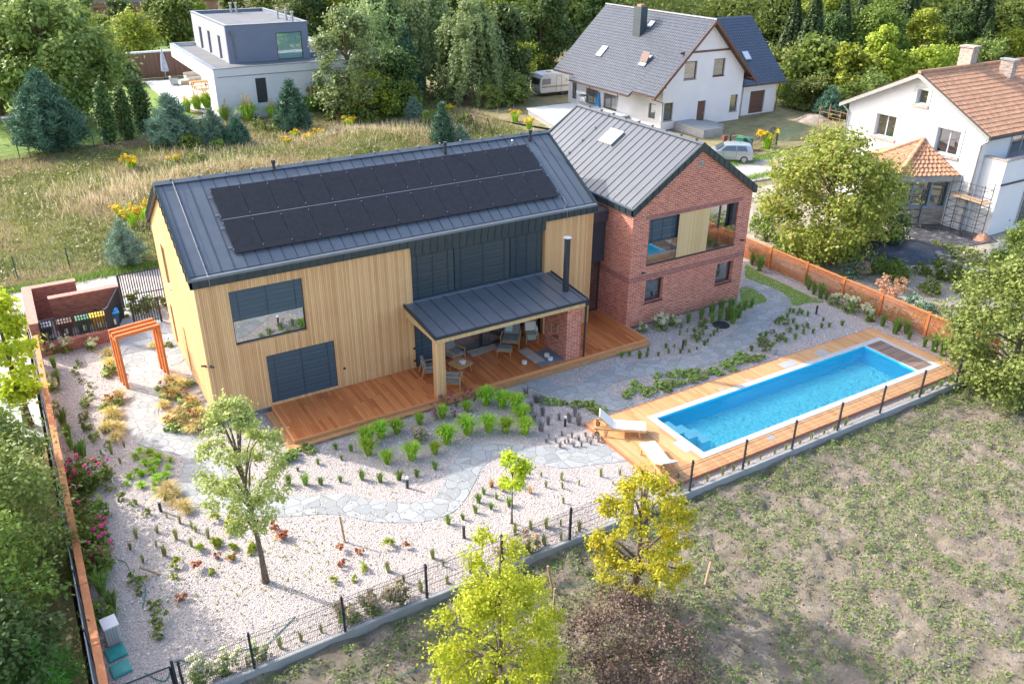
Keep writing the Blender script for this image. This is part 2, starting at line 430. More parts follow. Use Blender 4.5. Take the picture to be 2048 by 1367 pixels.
c = n.mix(n.math('MULTIPLY', pit, .75), c, (.06, .045, .035)); n.color(c); n.rough(.95)
n.bump(n.math('SUBTRACT', n.noise(p, 7, 8, .85), n.math('MULTIPLY', pit, .4)), .14)
FIELD = n.m
n = NT('lawn'); p = n.pos()
n.color(n.ramp(n.noise(p, 5, 5, .7), [(.3, (.10, .17, .02)), (.55, (.17, .26, .035)), (.75, (.27, .33, .08))])); n.rough(.9); n.bump(n.noise(p, 30, 3), .03)
LAWN = n.m
n = NT('dry_lawn'); p = n.pos()
n.color(n.ramp(n.noise(p, .5, 6, .7), [(.3, (.13, .14, .05)), (.5, (.26, .22, .10)), (.7, (.38, .30, .16))])); n.rough(.95); n.bump(n.noise(p, 12, 4), .06)
DRYLAWN = n.m
n = NT('dirt'); p = n.pos()
n.color(n.ramp(n.noise(p, .7, 6, .7), [(.3, (.17, .17, .08)), (.45, (.36, .31, .24)), (.7, (.50, .44, .37))])); n.rough(.95); n.bump(n.noise(p, 6, 5, .7), .1)
DIRT = n.m
n = NT('road_gravel'); p = n.pos()
n.color(n.ramp(n.noise(p, 1.2, 6, .75), [(.3, (.33, .30, .28)), (.6, (.47, .43, .40)), (.8, (.56, .52, .48))])); n.rough(.95); n.bump(n.noise(p, 18, 4), .03)
ROAD = n.m

tag(MB().box(-500, 700, -300, 900, -1.6, -1.3).build('ground', MEADOW), kind='structure')
def hm(X, Y):
    e = np.clip((Y - 18.6) / 3, 0, 1)
    z = fbm(X, Y, .12, 3) * .7 - .35 + fbm(X, Y, .6, 5) * .3 - .15
    z += 1.0 * np.exp(-(((X - 9) / 5) ** 2 + ((Y - 33) / 4) ** 2)) + .9 * np.exp(-(((X - 22) / 7) ** 2 + ((Y - 38) / 4) ** 2)) + .5 * np.exp(-(((X - 33) / 4) ** 2 + ((Y - 44) / 4) ** 2))
    z *= np.clip((44 - X) / 4, 0, 1) * np.clip((58 - Y) / 6, 0, 1)
    return -.06 + np.maximum(z, -.1) * e
hgrid('meadow', -90, 130, 13, 230, 1.0, lambda X, Y: hm(X, Y), MEADOW)
tag(MB().box(-90, -5.9, -60, 13.02, -.3, -.06).build('neighbour_ground', DRYLAWN), kind='structure')
tag(MB().box(30.95, 130, -30, 13.02, -.3, -.055).build('building_lot', DIRT), kind='structure')
def hf(X, Y):
    k = vnoise(X * .8 + 3, Y, 3.2, 9); return -.10 + (fbm(X, Y, .9, 1) - .5) * .12 + (fbm(X, Y, 2.6, 19, 2) - .5) * .14 + (vnoise(X, Y, 5.5, 29) - .5) * .07 - .10 * np.clip((k - .72) / .2, 0, 1)
hgrid('field', -30, 62, -40, -12.72, .13, hf, FIELD)
gb = MB()
for q in ((-5.72, 14.9, -12.7, 15), (14.9, 28.7, -8.25, 15), (14.9, 28.7, -12.7, -11.3), (28.7, 30.95, -12.7, 15)): gb.box(*q, -.25, 0)
tag(gb.build('garden_gravel', GRAVEL), kind='structure')
sheet('gravel_road', [(-90, 15.0), (30, 15.0), (47, 13.9), (60, 15.8), (80, 17), (80, 20.5), (58, 20.1), (47.4, 18.8), (30, 18.2), (-90, 18.2)], .05, ROAD, .3)
sheet('dry_lawn', [(44, 19), (47.4, 19.2), (58, 20.4), (80, 20.7), (84, 40), (60, 62), (40, 62), (36, 44), (42, 30)], .035, DRYLAWN)
sheet('lawn', [(-30, 47.5), (-2, 48.5), (8, 52.5), (12.5, 55), (10.6, 66), (10.6, 79), (-30, 95)], .04 + .0, LAWN, .2)
sheet('far_lawn', [(14, 96), (60, 96), (60, 130), (14, 130)], .05, LAWN, .2)
sheet('entrance_paving', [(-2.7, 6.1), (-.02, 6.4), (-.02, 15), (-2.7, 15)], .008, PAVE)
def gp(reg, pts, z=0): return [G(*R3(reg, x, y), z).to_2d() for x, y in pts]
FULL = (0, 0, 1)
PA = [(283, 690), (248, 702), (256, 742), (265, 772), (261, 805), (256, 844), (265, 879), (290, 893), (332, 904), (362, 911), (367, 925), (359, 948), (361, 980), (386, 1003), (415, 1015), (456, 1026), (502, 1031), (571, 1033), (639, 1028), (690, 1031), (742, 1042), (786, 1045), (844, 1043), (885, 1033), (913, 1018), (933, 994), (950, 963), (967, 932), (998, 912), (1032, 903), (1051, 916), (1102, 933), (1143, 935), (1191, 928), (1225, 925), (1262, 919), (1256, 906), (1218, 889), (1180, 891), (1137, 892), (1100, 893), (1049, 891), (981, 886), (940, 891), (913, 915), (892, 953), (878, 984), (844, 1002), (776, 1002), (725, 994), (690, 989), (620, 990), (560, 990), (500, 972), (462, 938), (440, 902), (398, 876), (344, 862), (319, 841), (318, 815), (331, 793), (328, 760), (334, 735), (366, 722), (366, 694)]
sheet('garden_path', cr(gp(FULL, PA), 4), .014, FLAG, .03)
PB = [(1044, 764), (1072, 756), (1094, 756), (1110, 767), (1130, 771), (1161, 771), (1178, 752), (1212, 738), (1256, 726), (1308, 720), (1362, 715), (1400, 702), (1427, 689), (1454, 672), (1476, 655), (1494, 632), (1515, 614), (1535, 602), (1527, 590), (1507, 577), (1488, 571), (1490, 557), (1512, 564), (1545, 576), (1571, 590), (1582, 605), (1577, 618), (1559, 631), (1542, 649), (1531, 666), (1507, 687), (1478, 707), (1444, 722), (1410, 733), (1342, 747), (1290, 752), (1253, 759), (1222, 769), (1211, 778), (1219, 786), (1246, 795), (1268, 805), (1248, 816), (1228, 822), (1200, 815), (1171, 805), (1137, 798), (1103, 791), (1068, 779)]
sheet('stone_path', cr(gp(FULL, PB), 4), .016, FLAG, .03)
Z4 = (1448, 400, 3.4133)
sheet('grass_strip', cr(gp(Z4, [(150, 440), (250, 500), (350, 545), (450, 590), (550, 640), (680, 695), (600, 700), (560, 705), (490, 722), (452, 700), (418, 650), (330, 600), (220, 558), (150, 533)]), 4), .008, LAWN)
sheet('grass_patch', cr(gp(Z4, [(110, 600), (190, 605), (265, 650), (290, 692), (220, 712), (160, 740), (120, 700)]), 4), .008, LAWN)
Z3 = (1000, 600, 2.9257)

# ------------------------------------------------------------------ foliage generators
def leaves(P, Nrm, size, asp=1.6, seed=0, var=.35):
    """rhombic leaves at points P with rough normals"""
    r = np.random.default_rng(seed); n = len(P)
    N = Nrm + r.normal(0, .55, (n, 3)); N /= np.linalg.norm(N, axis=1)[:, None] + 1e-9
    A = np.cross(N, r.normal(0, 1, (n, 3))); A /= np.linalg.norm(A, axis=1)[:, None] + 1e-9
    B = np.cross(N, A); s = size * (1 + r.uniform(-var, var, n))[:, None]
    V = np.stack([P + A * s * .5 * asp, P + B * s * .5, P - A * s * .5 * asp, P - B * s * .5], 1)
    return V.reshape(-1, 3)
def blob_leaves(blobs, n, size, seed=0, asp=1.6, shell=.55):
    r = np.random.default_rng(seed); C = np.array([b[0] for b in blobs]); R = np.array([b[1] for b in blobs])
    if R.ndim == 1: R = np.stack([R, R, R * .75], 1)
    w = R.prod(1) ** (2 / 3); k = r.choice(len(blobs), n, p=w / w.sum())
    d = r.normal(0, 1, (n, 3)); d /= np.linalg.norm(d, axis=1)[:, None]
    rad = (shell + (1 - shell) * r.random(n)) * (1 + .25 * r.normal(0, .5, n)); st = r.random(n) < .22; rad = np.where(st, np.abs(r.normal(1.15, .45, n)), rad)
    tw = r.normal(0, 1, (len(C), 7, 3)); tw /= np.linalg.norm(tw, axis=2)[:, :, None]; ti = r.integers(0, 7, n); tq = r.random(n) < .45
    d = np.where(tq[:, None], tw[k, ti] + r.normal(0, .22, (n, 3)), d); rad = np.where(tq, r.uniform(.3, 1.45, n), rad)
    P = C[k] + d * R[k] * rad[:, None]; P[:, 2] = np.maximum(P[:, 2], .02)
    return leaves(P, d * .6 + np.array([0, 0, .6]), size, asp, seed + 1)
def env_blobs(h0, h1, w, k, rb, seed, shape='ell', squash=.75):
    r = np.random.default_rng(seed); out = []
    while len(out) < k:
        t = r.random()
        if shape == 'ell': rr = sqrt(max(0, 1 - (2 * t - 1) ** 2))
        elif shape == 'cone': rr = (1 - t) ** .8 * .95 + .05
        elif shape == 'flame': t = t ** 1.25; rr = (.8 + .2 * sin(min(1, t * 3) * pi / 2)) * (1 - t) ** .62 + .03
        elif shape == 'egg': rr = sqrt(max(0, 1 - (2 * t ** .8 - 1) ** 2))
        elif shape == 'vase': rr = .35 + .65 * sin(pi * min(1, t * .9 + .1))
        a = r.random() * 2 * pi; q = sqrt(r.random() * .75 + .25)
        x, y = cos(a) * rr * q * w / 2, sin(a) * rr * q * w / 2
        z = h0 + (h1 - h0) * t
        b = rb * (.6 + .8 * r.random())
        out.append(((x, y, z), (b, b, b * squash)))
    return out
def trunk(parent, h, r, blobs=(), lean=(0, 0), mat=None, seed=0, nl=7, name='trunk', h0=.25):
    rr = random.Random(seed); b = MB()
    pts = []; m = 7
    for i in range(m):
        t = i / (m - 1); pts.append((lean[0] * t * t + rr.uniform(-.03, .03) * h * .12 * (i > 0), lean[1] * t * t + rr.uniform(-.03, .03) * h * .12 * (i > 0), h * t))
    b.tube(pts, [r * (1 - .8 * i / (m - 1)) * (1.25 if i == 0 else 1) for i in range(m)], 7)
    bl = list(blobs); rr.shuffle(bl)
    for c, R in bl[:nl]:
        t = max(h0, min(.9, (c[2] / h) * .75)); k = t * (m - 1); i = int(k); f = k - i
        a = Vector(pts[i]).lerp(Vector(pts[min(i + 1, m - 1)]), f); e = Vector(c); mid = a.lerp(e, .5) + Vector((0, 0, .06 * h))
        b.tube([a, mid, e], [r * .4, r * .25, r * .08], 5)
    return b.build(name, mat or BARK, parent, local=True, smooth=True)
def LM(name, *cols, trans=.35, sc=.8, k=1.6): return m_leaf(name, [tuple(min(.88, x * k) for x in c) for c in cols], trans, sc=sc)
L_GREEN = LM('leaf_green', (0.0715, 0.105, 0.018), (0.156, 0.2, 0.035), (0.104, 0.15, 0.025))
L_MAPLE = LM('leaf_maple', (0.078, 0.12, 0.03), (0.208, 0.24, 0.06), (0.13, 0.18, 0.045))
L_DARK = LM('leaf_dark', (0.037, 0.068, 0.017), (0.09, 0.135, 0.035), (0.058, 0.1, 0.025))
L_BIRCH = LM('leaf_birch', (.10, .15, .05), (.21, .26, .10), (.15, .20, .075))
L_PINE = LM('needle_pine', (.035, .085, .05), (.10, .18, .12), (.06, .13, .08), trans=.1)
L_SPRUCE = LM('needle_spruce', (.024, .046, .016), (.07, .10, .035), (.045, .075, .025), trans=.1)
L_BLUE = LM('needle_blue', (.06, .11, .07), (.15, .22, .15), (.10, .16, .105), trans=.1)
L_YELLOW = LM('leaf_yellow', (.56, .44, .015), (.88, .68, .03), (.60, .56, .03), (.30, .38, .03), trans=.4, sc=1.2, k=1.15)
L_LIME = LM('leaf_lime', (.20, .26, .014), (.40, .42, .025), (.28, .34, .02), trans=.4)
L_YG = LM('leaf_yellowgreen', (.12, .17, .02), (.30, .32, .03), (.20, .24, .03), trans=.35)
L_GARD = LM('leaf_garden_tree', (.16, .20, .05), (.37, .41, .13), (.25, .30, .085), trans=.35)
L_AUT = LM('leaf_autumn_tint', (.09, .14, .02), (.23, .26, .035), (.27, .21, .07), (.16, .20, .03))
L_BROWN = LM('leaf_brown', (.05, .035, .025), (.16, .11, .08), (.10, .07, .05), trans=.1)
L_OLIVE = LM('leaf_olive', (0.065, 0.095, 0.024), (0.195, 0.225, 0.05), (0.125, 0.16, 0.038), trans=.3, sc=1.3)
L_THUJA = LM('leaf_thuja', (.03, .06, .012), (.085, .12, .03), (.05, .09, .02), trans=.1)
G_BRIGHT = LM('grass_bright', (.13, .24, .015), (.30, .42, .04), (.22, .34, .03), trans=.3)
G_GREEN = LM('grass_green', (.07, .13, .02), (.18, .26, .06), (.12, .19, .035), trans=.3)
G_TAN = LM('grass_tan', (.34, .27, .09), (.55, .43, .22), (.36, .32, .11), trans=.3)
G_REED = LM('grass_reed', (.10, .13, .035), (.26, .27, .10), (.18, .20, .06), trans=.2)
G_GREY = LM('lavender_grey', (.10, .11, .09), (.22, .21, .20), (.16, .14, .17), trans=.2)
G_DRY = LM('dry_grass', (.33, .23, .11), (.52, .38, .22), (.42, .32, .16), trans=.2)
F_WHITE = LM('flower_cream', (.62, .60, .40), (.80, .74, .52), (.62, .66, .38), trans=.2, k=1)
F_PINKW = LM('flower_pinkish', (.55, .36, .26), (.66, .50, .36), (.60, .52, .30), trans=.2, k=1)
F_ROSE = LM('flower_rose', (.62, .02, .13), (.80, .06, .22), (.70, .10, .25), trans=.2)
F_RED = LM('flower_dark_red', (.20, .05, .04), (.30, .12, .07), (.25, .12, .06), trans=.1, k=1)
F_PURPLE = LM('flower_purple', (.16, .03, .08), (.28, .06, .14), (.2, .05, .1), trans=.1)
F_GOLD = LM('flower_golden', (.62, .42, .01), (.80, .60, .03), (.70, .46, .02), trans=.2, k=1)
L_RED = LM('leaf_red', (.36, .10, .05), (.55, .22, .11), (.45, .2, .1), trans=.3, k=1)
L_SED = LM('leaf_sedum', (.12, .18, .04), (.26, .30, .08), (.18, .25, .06), trans=.2)

def blades(n, h, spread, w, droop, seed, base=.06, curve=1.0, hv=.35, rot=0):
    r = np.random.default_rng(seed); a = r.random(n) * 2 * pi; q = np.sqrt(r.random(n))
    D = np.stack([np.cos(a), np.sin(a), np.zeros(n)], 1); S = np.stack([-np.sin(a), np.cos(a), np.zeros(n)], 1)
    H = h * (1 - hv * r.random(n)); O = spread * q * (.4 + .6 * r.random(n))
    pts = []
    for t in (0, .45, .8, 1.0):
        out = base * q + O * t ** 1.6; z = H * (sin(t * pi / 2) if curve else t) - droop * H * t ** 3 * q
        pts.append(D * out[:, None] + np.array([0, 0, 1.]) * z[:, None])
    W = [w, w * .9, w * .55, w * .08]; out = []
    for i in range(3):
        out.append(np.stack([pts[i] - S * W[i] / 2, pts[i] + S * W[i] / 2, pts[i + 1] + S * W[i + 1] / 2, pts[i + 1] - S * W[i + 1] / 2], 1))
    return np.concatenate(out, 0).reshape(-1, 3)

class Tree: pass
def tree_obj(name, label, cat, loc, rz=0, group=None): return thing(name, label, cat, loc, rz, group)
PROTO = {}
def make_tree(kind, seed, name, label, cat, loc, h, w, group=None, rz=0):
    t = tree_obj(name, label, cat, loc, rz, group)
    sc = h
    if kind == 'broad':
        bl = env_blobs(h * .22, h * .95, w, 70, w * .13, seed, 'egg'); trunk(t, h * .8, h * .028, bl, seed=seed, nl=9)
        np_mesh('crown', blob_leaves(bl, 15000, .24, seed), 4, L_GREEN, t)
    return t
def crown(t, bl, n, size, mat, seed=0, asp=1.6, shell=.5): return np_mesh('crown', blob_leaves(bl, n, size, seed, asp, shell), 4, mat, t)
def plant_tree(name, label, cat, base, h, w, mat, n, leaf, shape='egg', h0=.2, k=60, rb=.13, tr=.028, seed=0, bark=None, group=None, lean=(0, 0), nl=9, squash=.75, shell=.5, asp=1.6, tc=None):
    t = thing(name, label, cat, (base[0], base[1], 0), 0, group)
    bl = env_blobs(h * h0, h * .95, w, k, w * rb, seed, shape, squash)
    if lean != (0, 0): bl = [((c[0] + lean[0] * (c[2] / h) ** 2, c[1] + lean[1] * (c[2] / h) ** 2, c[2]), R) for c, R in bl]
    trunk(t, h * .85, h * tr, bl, lean, bark, seed, nl)
    np_mesh('crown', blob_leaves(bl, n, leaf, seed, asp, shell), 4, mat, t)
    return t
def spruce_verts(h, w, seed, n=7000, leaf=.22, pw=1.0):
    r = np.random.default_rng(seed); t = r.random(n) ** .75; t = 1 - t if False else t
    z = t * h * .97 + h * .03; lev = np.floor(z / (h * .045)); az = r.random(n) * 2 * pi
    k = np.floor(az / (2 * pi / 9) + lev * .5); az = (k + r.normal(0, .16, n)) * 2 * pi / 9 + lev * .7
    R = (w / 2) * (1 - t) ** pw * (.85 + .3 * r.random(n)); q = np.sqrt(r.random(n)) ; rad = R * q
    zz = z - rad * .35 + r.normal(0, .03 * h / 10, n) * 3
    P = np.stack([np.cos(az) * rad, np.sin(az) * rad, np.maximum(zz, .1)], 1)
    N = np.stack([np.cos(az) * .4, np.sin(az) * .4, np.ones(n) * .8], 1)
    return leaves(P, N, leaf, 2.2, seed)
def plant_spruce(name, label, base, h, w, seed=0, mat=None, n=7000, leaf=.22, cat='spruce', group=None, pw=.9):
    t = thing(name, label, cat, (base[0], base[1], 0), 0, group)
    trunk(t, h * .95, h * .018, [], seed=seed); np_mesh('crown', spruce_verts(h, w, seed, n, leaf, pw), 4, mat or L_SPRUCE, t); return t
def pine_verts(h, w, seed, n=6000, leaf=.16):
    """whorled young pine: tufts of needles on upswept branch tips"""
    r = np.random.default_rng(seed); tips = []
    for lv in range(9):
        t = .05 + .92 * lv / 8; R = w / 2 * (1 - t) ** .75 * (1.0 if lv else .9); m = max(2, int(9 * (1 - t)) + 2)
        for j in range(m):
            a = 2 * pi * (j + r.random() * .7) / m
            for q in np.linspace(.25, 1, 4 if R > .5 else 2):
                tips.append((cos(a) * R * q, sin(a) * R * q, t * h + R * q * .35 + r.normal(0, .02 * h)))
    tips.append((0, 0, h)); tips.append((0, 0, h * .96)); T = np.array(tips); k = r.integers(0, len(T), n)
    d = r.normal(0, 1, (n, 3)); d[:, 2] = np.abs(d[:, 2]) * .9; d /= np.linalg.norm(d, axis=1)[:, None]
    L = leaf * 1.9; A = d; S = np.cross(A, r.normal(0, 1, (n, 3))); S /= np.linalg.norm(S, axis=1)[:, None]
    P = T[k] + r.normal(0, .035 * w, (n, 3)); wd = leaf * .16
    V = np.stack([P - S * wd, P + S * wd, P + A * L + S * wd * .4, P + A * L - S * wd * .4], 1)
    return V.reshape(-1, 3)
def plant_pine(label, base, h, w, seed=0, mat=None, n=6000, leaf=.16, group=None, name='pine_tree', cat='pine'):
    t = thing(name, label, cat, (base[0], base[1], 0), 0, group)
    trunk(t, h * .9, h * .02, [], seed=seed); np_mesh('crown', pine_verts(h, w, seed, n, leaf), 4, mat or L_PINE, t); return t
def birch_verts(h, w, seed, n=14000, leaf=.2):
    r = np.random.default_rng(seed); S = 220
    t = r.random(S) ** .8 * .8 + .2; a = r.random(S) * 2 * pi; R = w / 2 * np.sqrt(np.maximum(0, 1 - (1.6 * (t - .25)) ** 2 * .6)) * np.sqrt(r.random(S) * .8 + .2) * np.where(t > .85, .6, 1)
    X = np.cos(a) * R; Y = np.sin(a) * R; Z = t * h; L = h * (.16 + .24 * r.random(S)); k = r.integers(0, S, n); q = r.random(n) ** .8
    sp = .10 + .22 * (1 - q)
    P = np.stack([X[k] * (1 + .1 * q) + r.normal(0, 1, n) * sp * w * .12, Y[k] * (1 + .1 * q) + r.normal(0, 1, n) * sp * w * .12, np.maximum(.15, Z[k] - q * L[k])], 1)
    N = np.stack([np.cos(a[k]), np.sin(a[k]), np.full(n, .5)], 1)
    return leaves(P, N, leaf, 1.8, seed)

# ------------------------------------------------------------------ main house
X, Y, Z = Vector((1, 0, 0)), Vector((0, 1, 0)), Vector((0, 0, 1))
SL = .574; ZE = 6.2; ZR = 8.62; YR = 4.18; HL = 17.7; HW = 8.36
house = thing('family_house', 'two-storey house of slatted wood and red brick with dark zinc roofs and solar panels', 'house', (0, 0, 0))
# wood wall: front with its openings, left gable end, back
w = MB()
holes = [(1.17, 3.95, 3.19, 5.42), (2.2, 4.97, .36, 2.48)]
w.wall((0, 0, 0), X, -Y, 8.52, 6.0, .25, holes, h0=.22)
w.wall((15.07, 0, 0), X, -Y, 2.63, 6.0, .25, h0=.22)
w.wall((0, HW - .25, 0), -Y, -X, HW - .5, 6.0, .25, [(HW - .25 - 6.7, HW - .25 - 5.85, 3.6, 5.42), (HW - .25 - 7.45, HW - .25 - 6.85, .4, 2.36), (HW - .25 - 4.55, HW - .25 - 4.28, .3, 2.4)], h0=.22)
w.ext([(0, .0, 6.0), (0, HW, 6.0), (0, YR, 6.0 + YR * SL + .05)], (.25, 0, 0))
w.wall((HL, .25, 0), Y, X, HW - .5, 6.0, .25, h0=.22); w.wall((HL, HW, 0), -X, Y, HL, 6.0, .25, h0=.22)
w.ext([(HL, 0, 6.0), (HL, HW, 6.0), (HL, YR, 6.0 + YR * SL + .05)], (-.25, 0, 0))
w.build('wood_wall', WOOD, house)
tag(MB().box(.04, HL - .04, .04, HW - .04, 0, .22).build('plinth', PLINTH, house))
# recessed wall behind the blinds and terrace doors
MB().box(8.54, 15.05, .3, .5, .22, 6.0).build('recess_wall', ANTH, house)
# dark zinc fascia under the eave and above the long window
f = MB()
f.box(-.12, HL + .06, -.13, -.005, 5.82, 6.17)
f.box(8.53, 15.06, -.06, .0, 5.43, 5.82)
f.box(-.12, HL + .06, HW + .005, HW + .13, 5.82, 6.17)
x = 8.7 - .34 * 25
while x < HL: f.box(x, x + .025, -.155, -.13, 5.83, 6.165); x += .34
x = 8.7
while x < 15: f.box(x, x + .025, -.085, -.06, 5.44, 5.815); x += .34
f.build('eave_fascia', ZINCF, house)
g_ = MB().box(-.13, HL + .07, -.15, .10, 6.172, 6.2); g_.box(-.13, HL + .07, -.17, -.15, 6.12, 6.215)
g_.build('gutter', GUT, house)
# rake trim on both gable ends
for xx in (-.14, HL + .04):
    rk = MB()
    for s in (0, 1):
        ys = [(-.13, 5.84), (-.13, 6.22), (YR, ZR + .03), (YR, ZR - .33)] if s == 0 else [(HW + .13, 5.84), (YR, ZR - .33), (YR, ZR + .03), (HW + .13, 6.22)]
        rk.ext([(xx, a, b) for a, b in ys], (.1, 0, 0))
    for k in range(1, 12):
        t = k / 12; yy = -.13 + (YR + .13) * t; zz = 5.84 + (ZR - .33 - 5.84) * t; xa = -.165 if xx < 0 else HL + .14
        rk.box(xa, xa + .025, yy - .012, yy + .012, zz, zz + .37)
        yy = HW + .13 - (YR + .13) * t; rk.box(xa, xa + .025, yy - .012, yy + .012, zz, zz + .37)
    rk.build('gable_trim', ZINCF, house)
def zinc_roof(par, mat, seam_mat, pe, pr, U, L, pitch, th=.1, name='roof', skip=None, first=None):
    """slab from eave point pe to ridge point pr, running L along U with standing seams"""
    pe, pr, U = Vector(pe), Vector(pr), Vector(U); n_ = (pr - pe).cross(U).normalized()
    if n_.z < 0: n_ = -n_
    b = MB(); b.ext([pe, pe + U * L, pr + U * L, pr], -n_ * th); r = b.build(name, mat, par)
    s = MB(); x = pitch * .5 if first is None else first
    while x < L:
        a = pe + U * (x - .008); c = pr + U * (x - .008)
        s.ext([a + n_ * .001, a + U * .014 + n_ * .001, c + U * .014 + n_ * .001, c + n_ * .001], n_ * .022); x += pitch
    s.build('roof_seams', seam_mat, r); return r, n_
roofF, NF = zinc_roof(house, ZINC, SEAM, (-.1, .08, ZE + .03), (-.1, YR, ZR), X, HL + .2, .475)
roofB, _ = zinc_roof(house, ZINC, SEAM, (-.1, HW + .1, ZE + .03), (-.1, YR, ZR), X, HL + .2, .475)
rc = MB().ext([(-.14, YR - .17, ZR - .03), (-.14, YR, ZR + .07), (-.14, YR + .17, ZR - .03)], (HL + .28, 0, 0))
for k in range(17): rc.obox((.5 + k * 1.05, YR, ZR + .1), (.05, .16, .06))
rc.build('ridge_cap', ZINC, house)
# solar panels: 13 x 2, each a part
RS = Vector((0, 1, SL)).normalized()
y0p, y1p = .58, 3.50; px0, px1 = 1.76, 16.16
for j in range(2):
    for i in range(13):
        a = px0 + (px1 - px0) * i / 13 + .007; b_ = px0 + (px1 - px0) * (i + 1) / 13 - .007
        ya_ = y0p + (y1p - y0p) * j / 2 + .012; yb_ = y0p + (y1p - y0p) * (j + 1) / 2 - .012
        z_ = lambda yy: ZE + .03 + (yy - .08) * (ZR - ZE - .03) / (YR - .08) + .09
        MB().ext([(a, ya_, z_(ya_)), (b_, ya_, z_(ya_)), (b_, yb_, z_(yb_)), (a, yb_, z_(yb_))], NF * .035).build('solar_panel', PV, house)
rl = MB()
for yy in (.9, 1.75, 2.33, 3.15): rl.obox(((px0 + px1) / 2, yy, z_(yy) - .03), (px1 - px0 + .3, .04, .04), rx=atan2(SL, 1))
ym = (y0p + y1p) / 2; rl.obox(((px0 + px1) / 2, ym, z_(ym) + .02), (px1 - px0 - .02, .024, .05), rx=atan2(SL, 1))
for i in range(14):
    xx = px0 + (px1 - px0) * i / 13
    for yy in (.75, 1.9, 2.2, 3.35): rl.obox((xx, yy, z_(yy) + .035), (.03, .05, .025), rx=atan2(SL, 1))
rl.build('panel_rails', PVF, house)
# lightning wire, vents
lw_ = MB()
zr_ = lambda yy: ZE + .03 + (yy - .08) * (ZR - ZE - .03) / (YR - .08)
lw_.tube([(.55, YR, ZR + .12)] + [(.55, yy, zr_(yy) + .09) for yy in (3.5, 2.5, 1.5, .5, .05)] + [(.55, -.16, 6.2), (.55, -.17, 5.75)], .012, 5)
for yy in (3.2, 2.2, 1.2, .4): lw_.box(.53, .57, yy - .02, yy + .02, zr_(yy), zr_(yy) + .09)
lw_.build('lightning_wire', PVF, house); lw_ = MB()
lw_.tube([(16.1, .62, zr_(.62) + .09), (16.35, .55, zr_(.55) + .05), (16.3, .2, zr_(.2) + .05), (16.05, .0, 6.25), (16.1, -.17, 6.2), (16.1, -.18, 5.7)], .014, 5)
lw_.build('lightning_wire', PVF, house)
for xx, yy, h_ in ((12.09, 3.75, .48), (4.5, 4.1, .35), (16.57, 3.78, .5)):
    b = MB(); z0 = zr_(yy) - .05
    b.cyl((xx, yy, z0), .085, h_ * .45, 12, .07); b.cyl((xx, yy, z0 + h_ * .45), .06, h_ * .4, 12); b.cyl((xx, yy, z0 + h_ * .85), .085, .14, 12)
    b.build('vent_pipe', ANTH, house, smooth=False)
b = MB(); b.cyl((15.57, 3.72, zr_(3.72)), .04, .14, 10); b.ball((15.57, 3.72, zr_(3.72) + .16), .075); b.build('roof_sensor', STEEL, house)

def window(par, org, U, N, w_, h_, rec=.14, frame=FRAME, glass=GLASS, mull=(), blind=0, bmat=None, sill=None, name='window', ft=.06, label=None, trans=()):
    """window set back in a wall: org lower-left on the wall face"""
    org, U, N = Vector(org), Vector(U), Vector(N)
    def bx(mb, a0, a1, b0, b1, d0, d1):
        q = [org + U * a + Z * b - N * d for a, b, d in ((a0, b0, d1), (a1, b0, d1), (a1, b0, d0), (a0, b0, d0))]
        p = [v + Z * (b1 - b0) for v in q]; mb.hexa(q, p)
    fr = MB(); d0, d1 = rec, rec + .06
    bx(fr, 0, w_, 0, ft, d0, d1); bx(fr, 0, w_, h_ - ft, h_, d0, d1); bx(fr, 0, ft, ft, h_ - ft, d0, d1); bx(fr, w_ - ft, w_, ft, h_ - ft, d0, d1)
    for m_ in mull: bx(fr, m_ - ft / 2, m_ + ft / 2, ft, h_ - ft, d0, d1)
    for m_ in trans: bx(fr, ft, w_ - ft, m_ - ft / 2, m_ + ft / 2, d0 - .004, d1 - .004)
    f_ = fr.build(name, frame, par)
    if label: f_['label'] = label
    if blind < 1:
        gl = MB(); bx(gl, ft, w_ - ft, ft, h_ - ft, d0 + .025, d0 + .05); gl.build('pane', glass, f_)
    if blind:
        bl = MB(); z = h_ - .01; zb = h_ - blind * (h_ - .02)
        while z > zb:
            q = [org + U * a + Z * (z - dz) - N * d for a, dz, d in ((.015, .0, rec - .03), (w_ - .015, .0, rec - .02), (w_ - .015, .11, rec - .07), (.015, .11, rec - .07))]
            bl.ext(q, -N * .006); z -= .125
        for a in [.3, w_ - .3] + ([w_ / 2] if w_ > 1.5 else []): bx(bl, a - .008, a + .008, zb, h_ - .02, rec - .085, rec - .08)
        bl.build('blind', bmat or BLIND, f_)
    if sill:
        s_ = MB(); bx(s_, -.03, w_ + .03, -.05, -.002, -.05, rec); s_.build('sill', sill, f_)
    return f_
window(house, (1.17, 0, 3.19), X, -Y, 2.78, 2.23, rec=.12, blind=.55, sill=None, ft=.05, glass=GLASSM)
window(house, (2.2, 0, .36), X, -Y, 2.77, 2.12, rec=.10, blind=1, ft=.05)
window(house, (8.54, 0, 3.4), X, -Y, 2.02, 2.03, rec=.2, blind=1, bmat=BLINDG)
window(house, (10.58, 0, 3.4), X, -Y, 2.75, 2.03, rec=.2, blind=1, bmat=BLINDG)
window(house, (13.35, 0, 3.4), X, -Y, 1.68, 2.03, rec=.2, blind=1, bmat=BLINDG)
window(house, (8.6, 0, .27), X, -Y, 1.6, 2.3, rec=.2, blind=1)
for a, w_ in ((10.25, 1.6), (11.9, 1.6), (13.55, 1.4)): window(house, (a, 0, .27), X, -Y, w_, 2.3, rec=.22, name='terrace_door', ft=.07)
MB().box(8.54, 15.05, -.02, .24, 3.33, 3.39).build('window_ledge', GUT, house)
window(house, (0, 6.7, 3.6), -Y, -X, .85, 1.82, rec=.12, frame=FRAME, sill=STEEL, blind=.0)
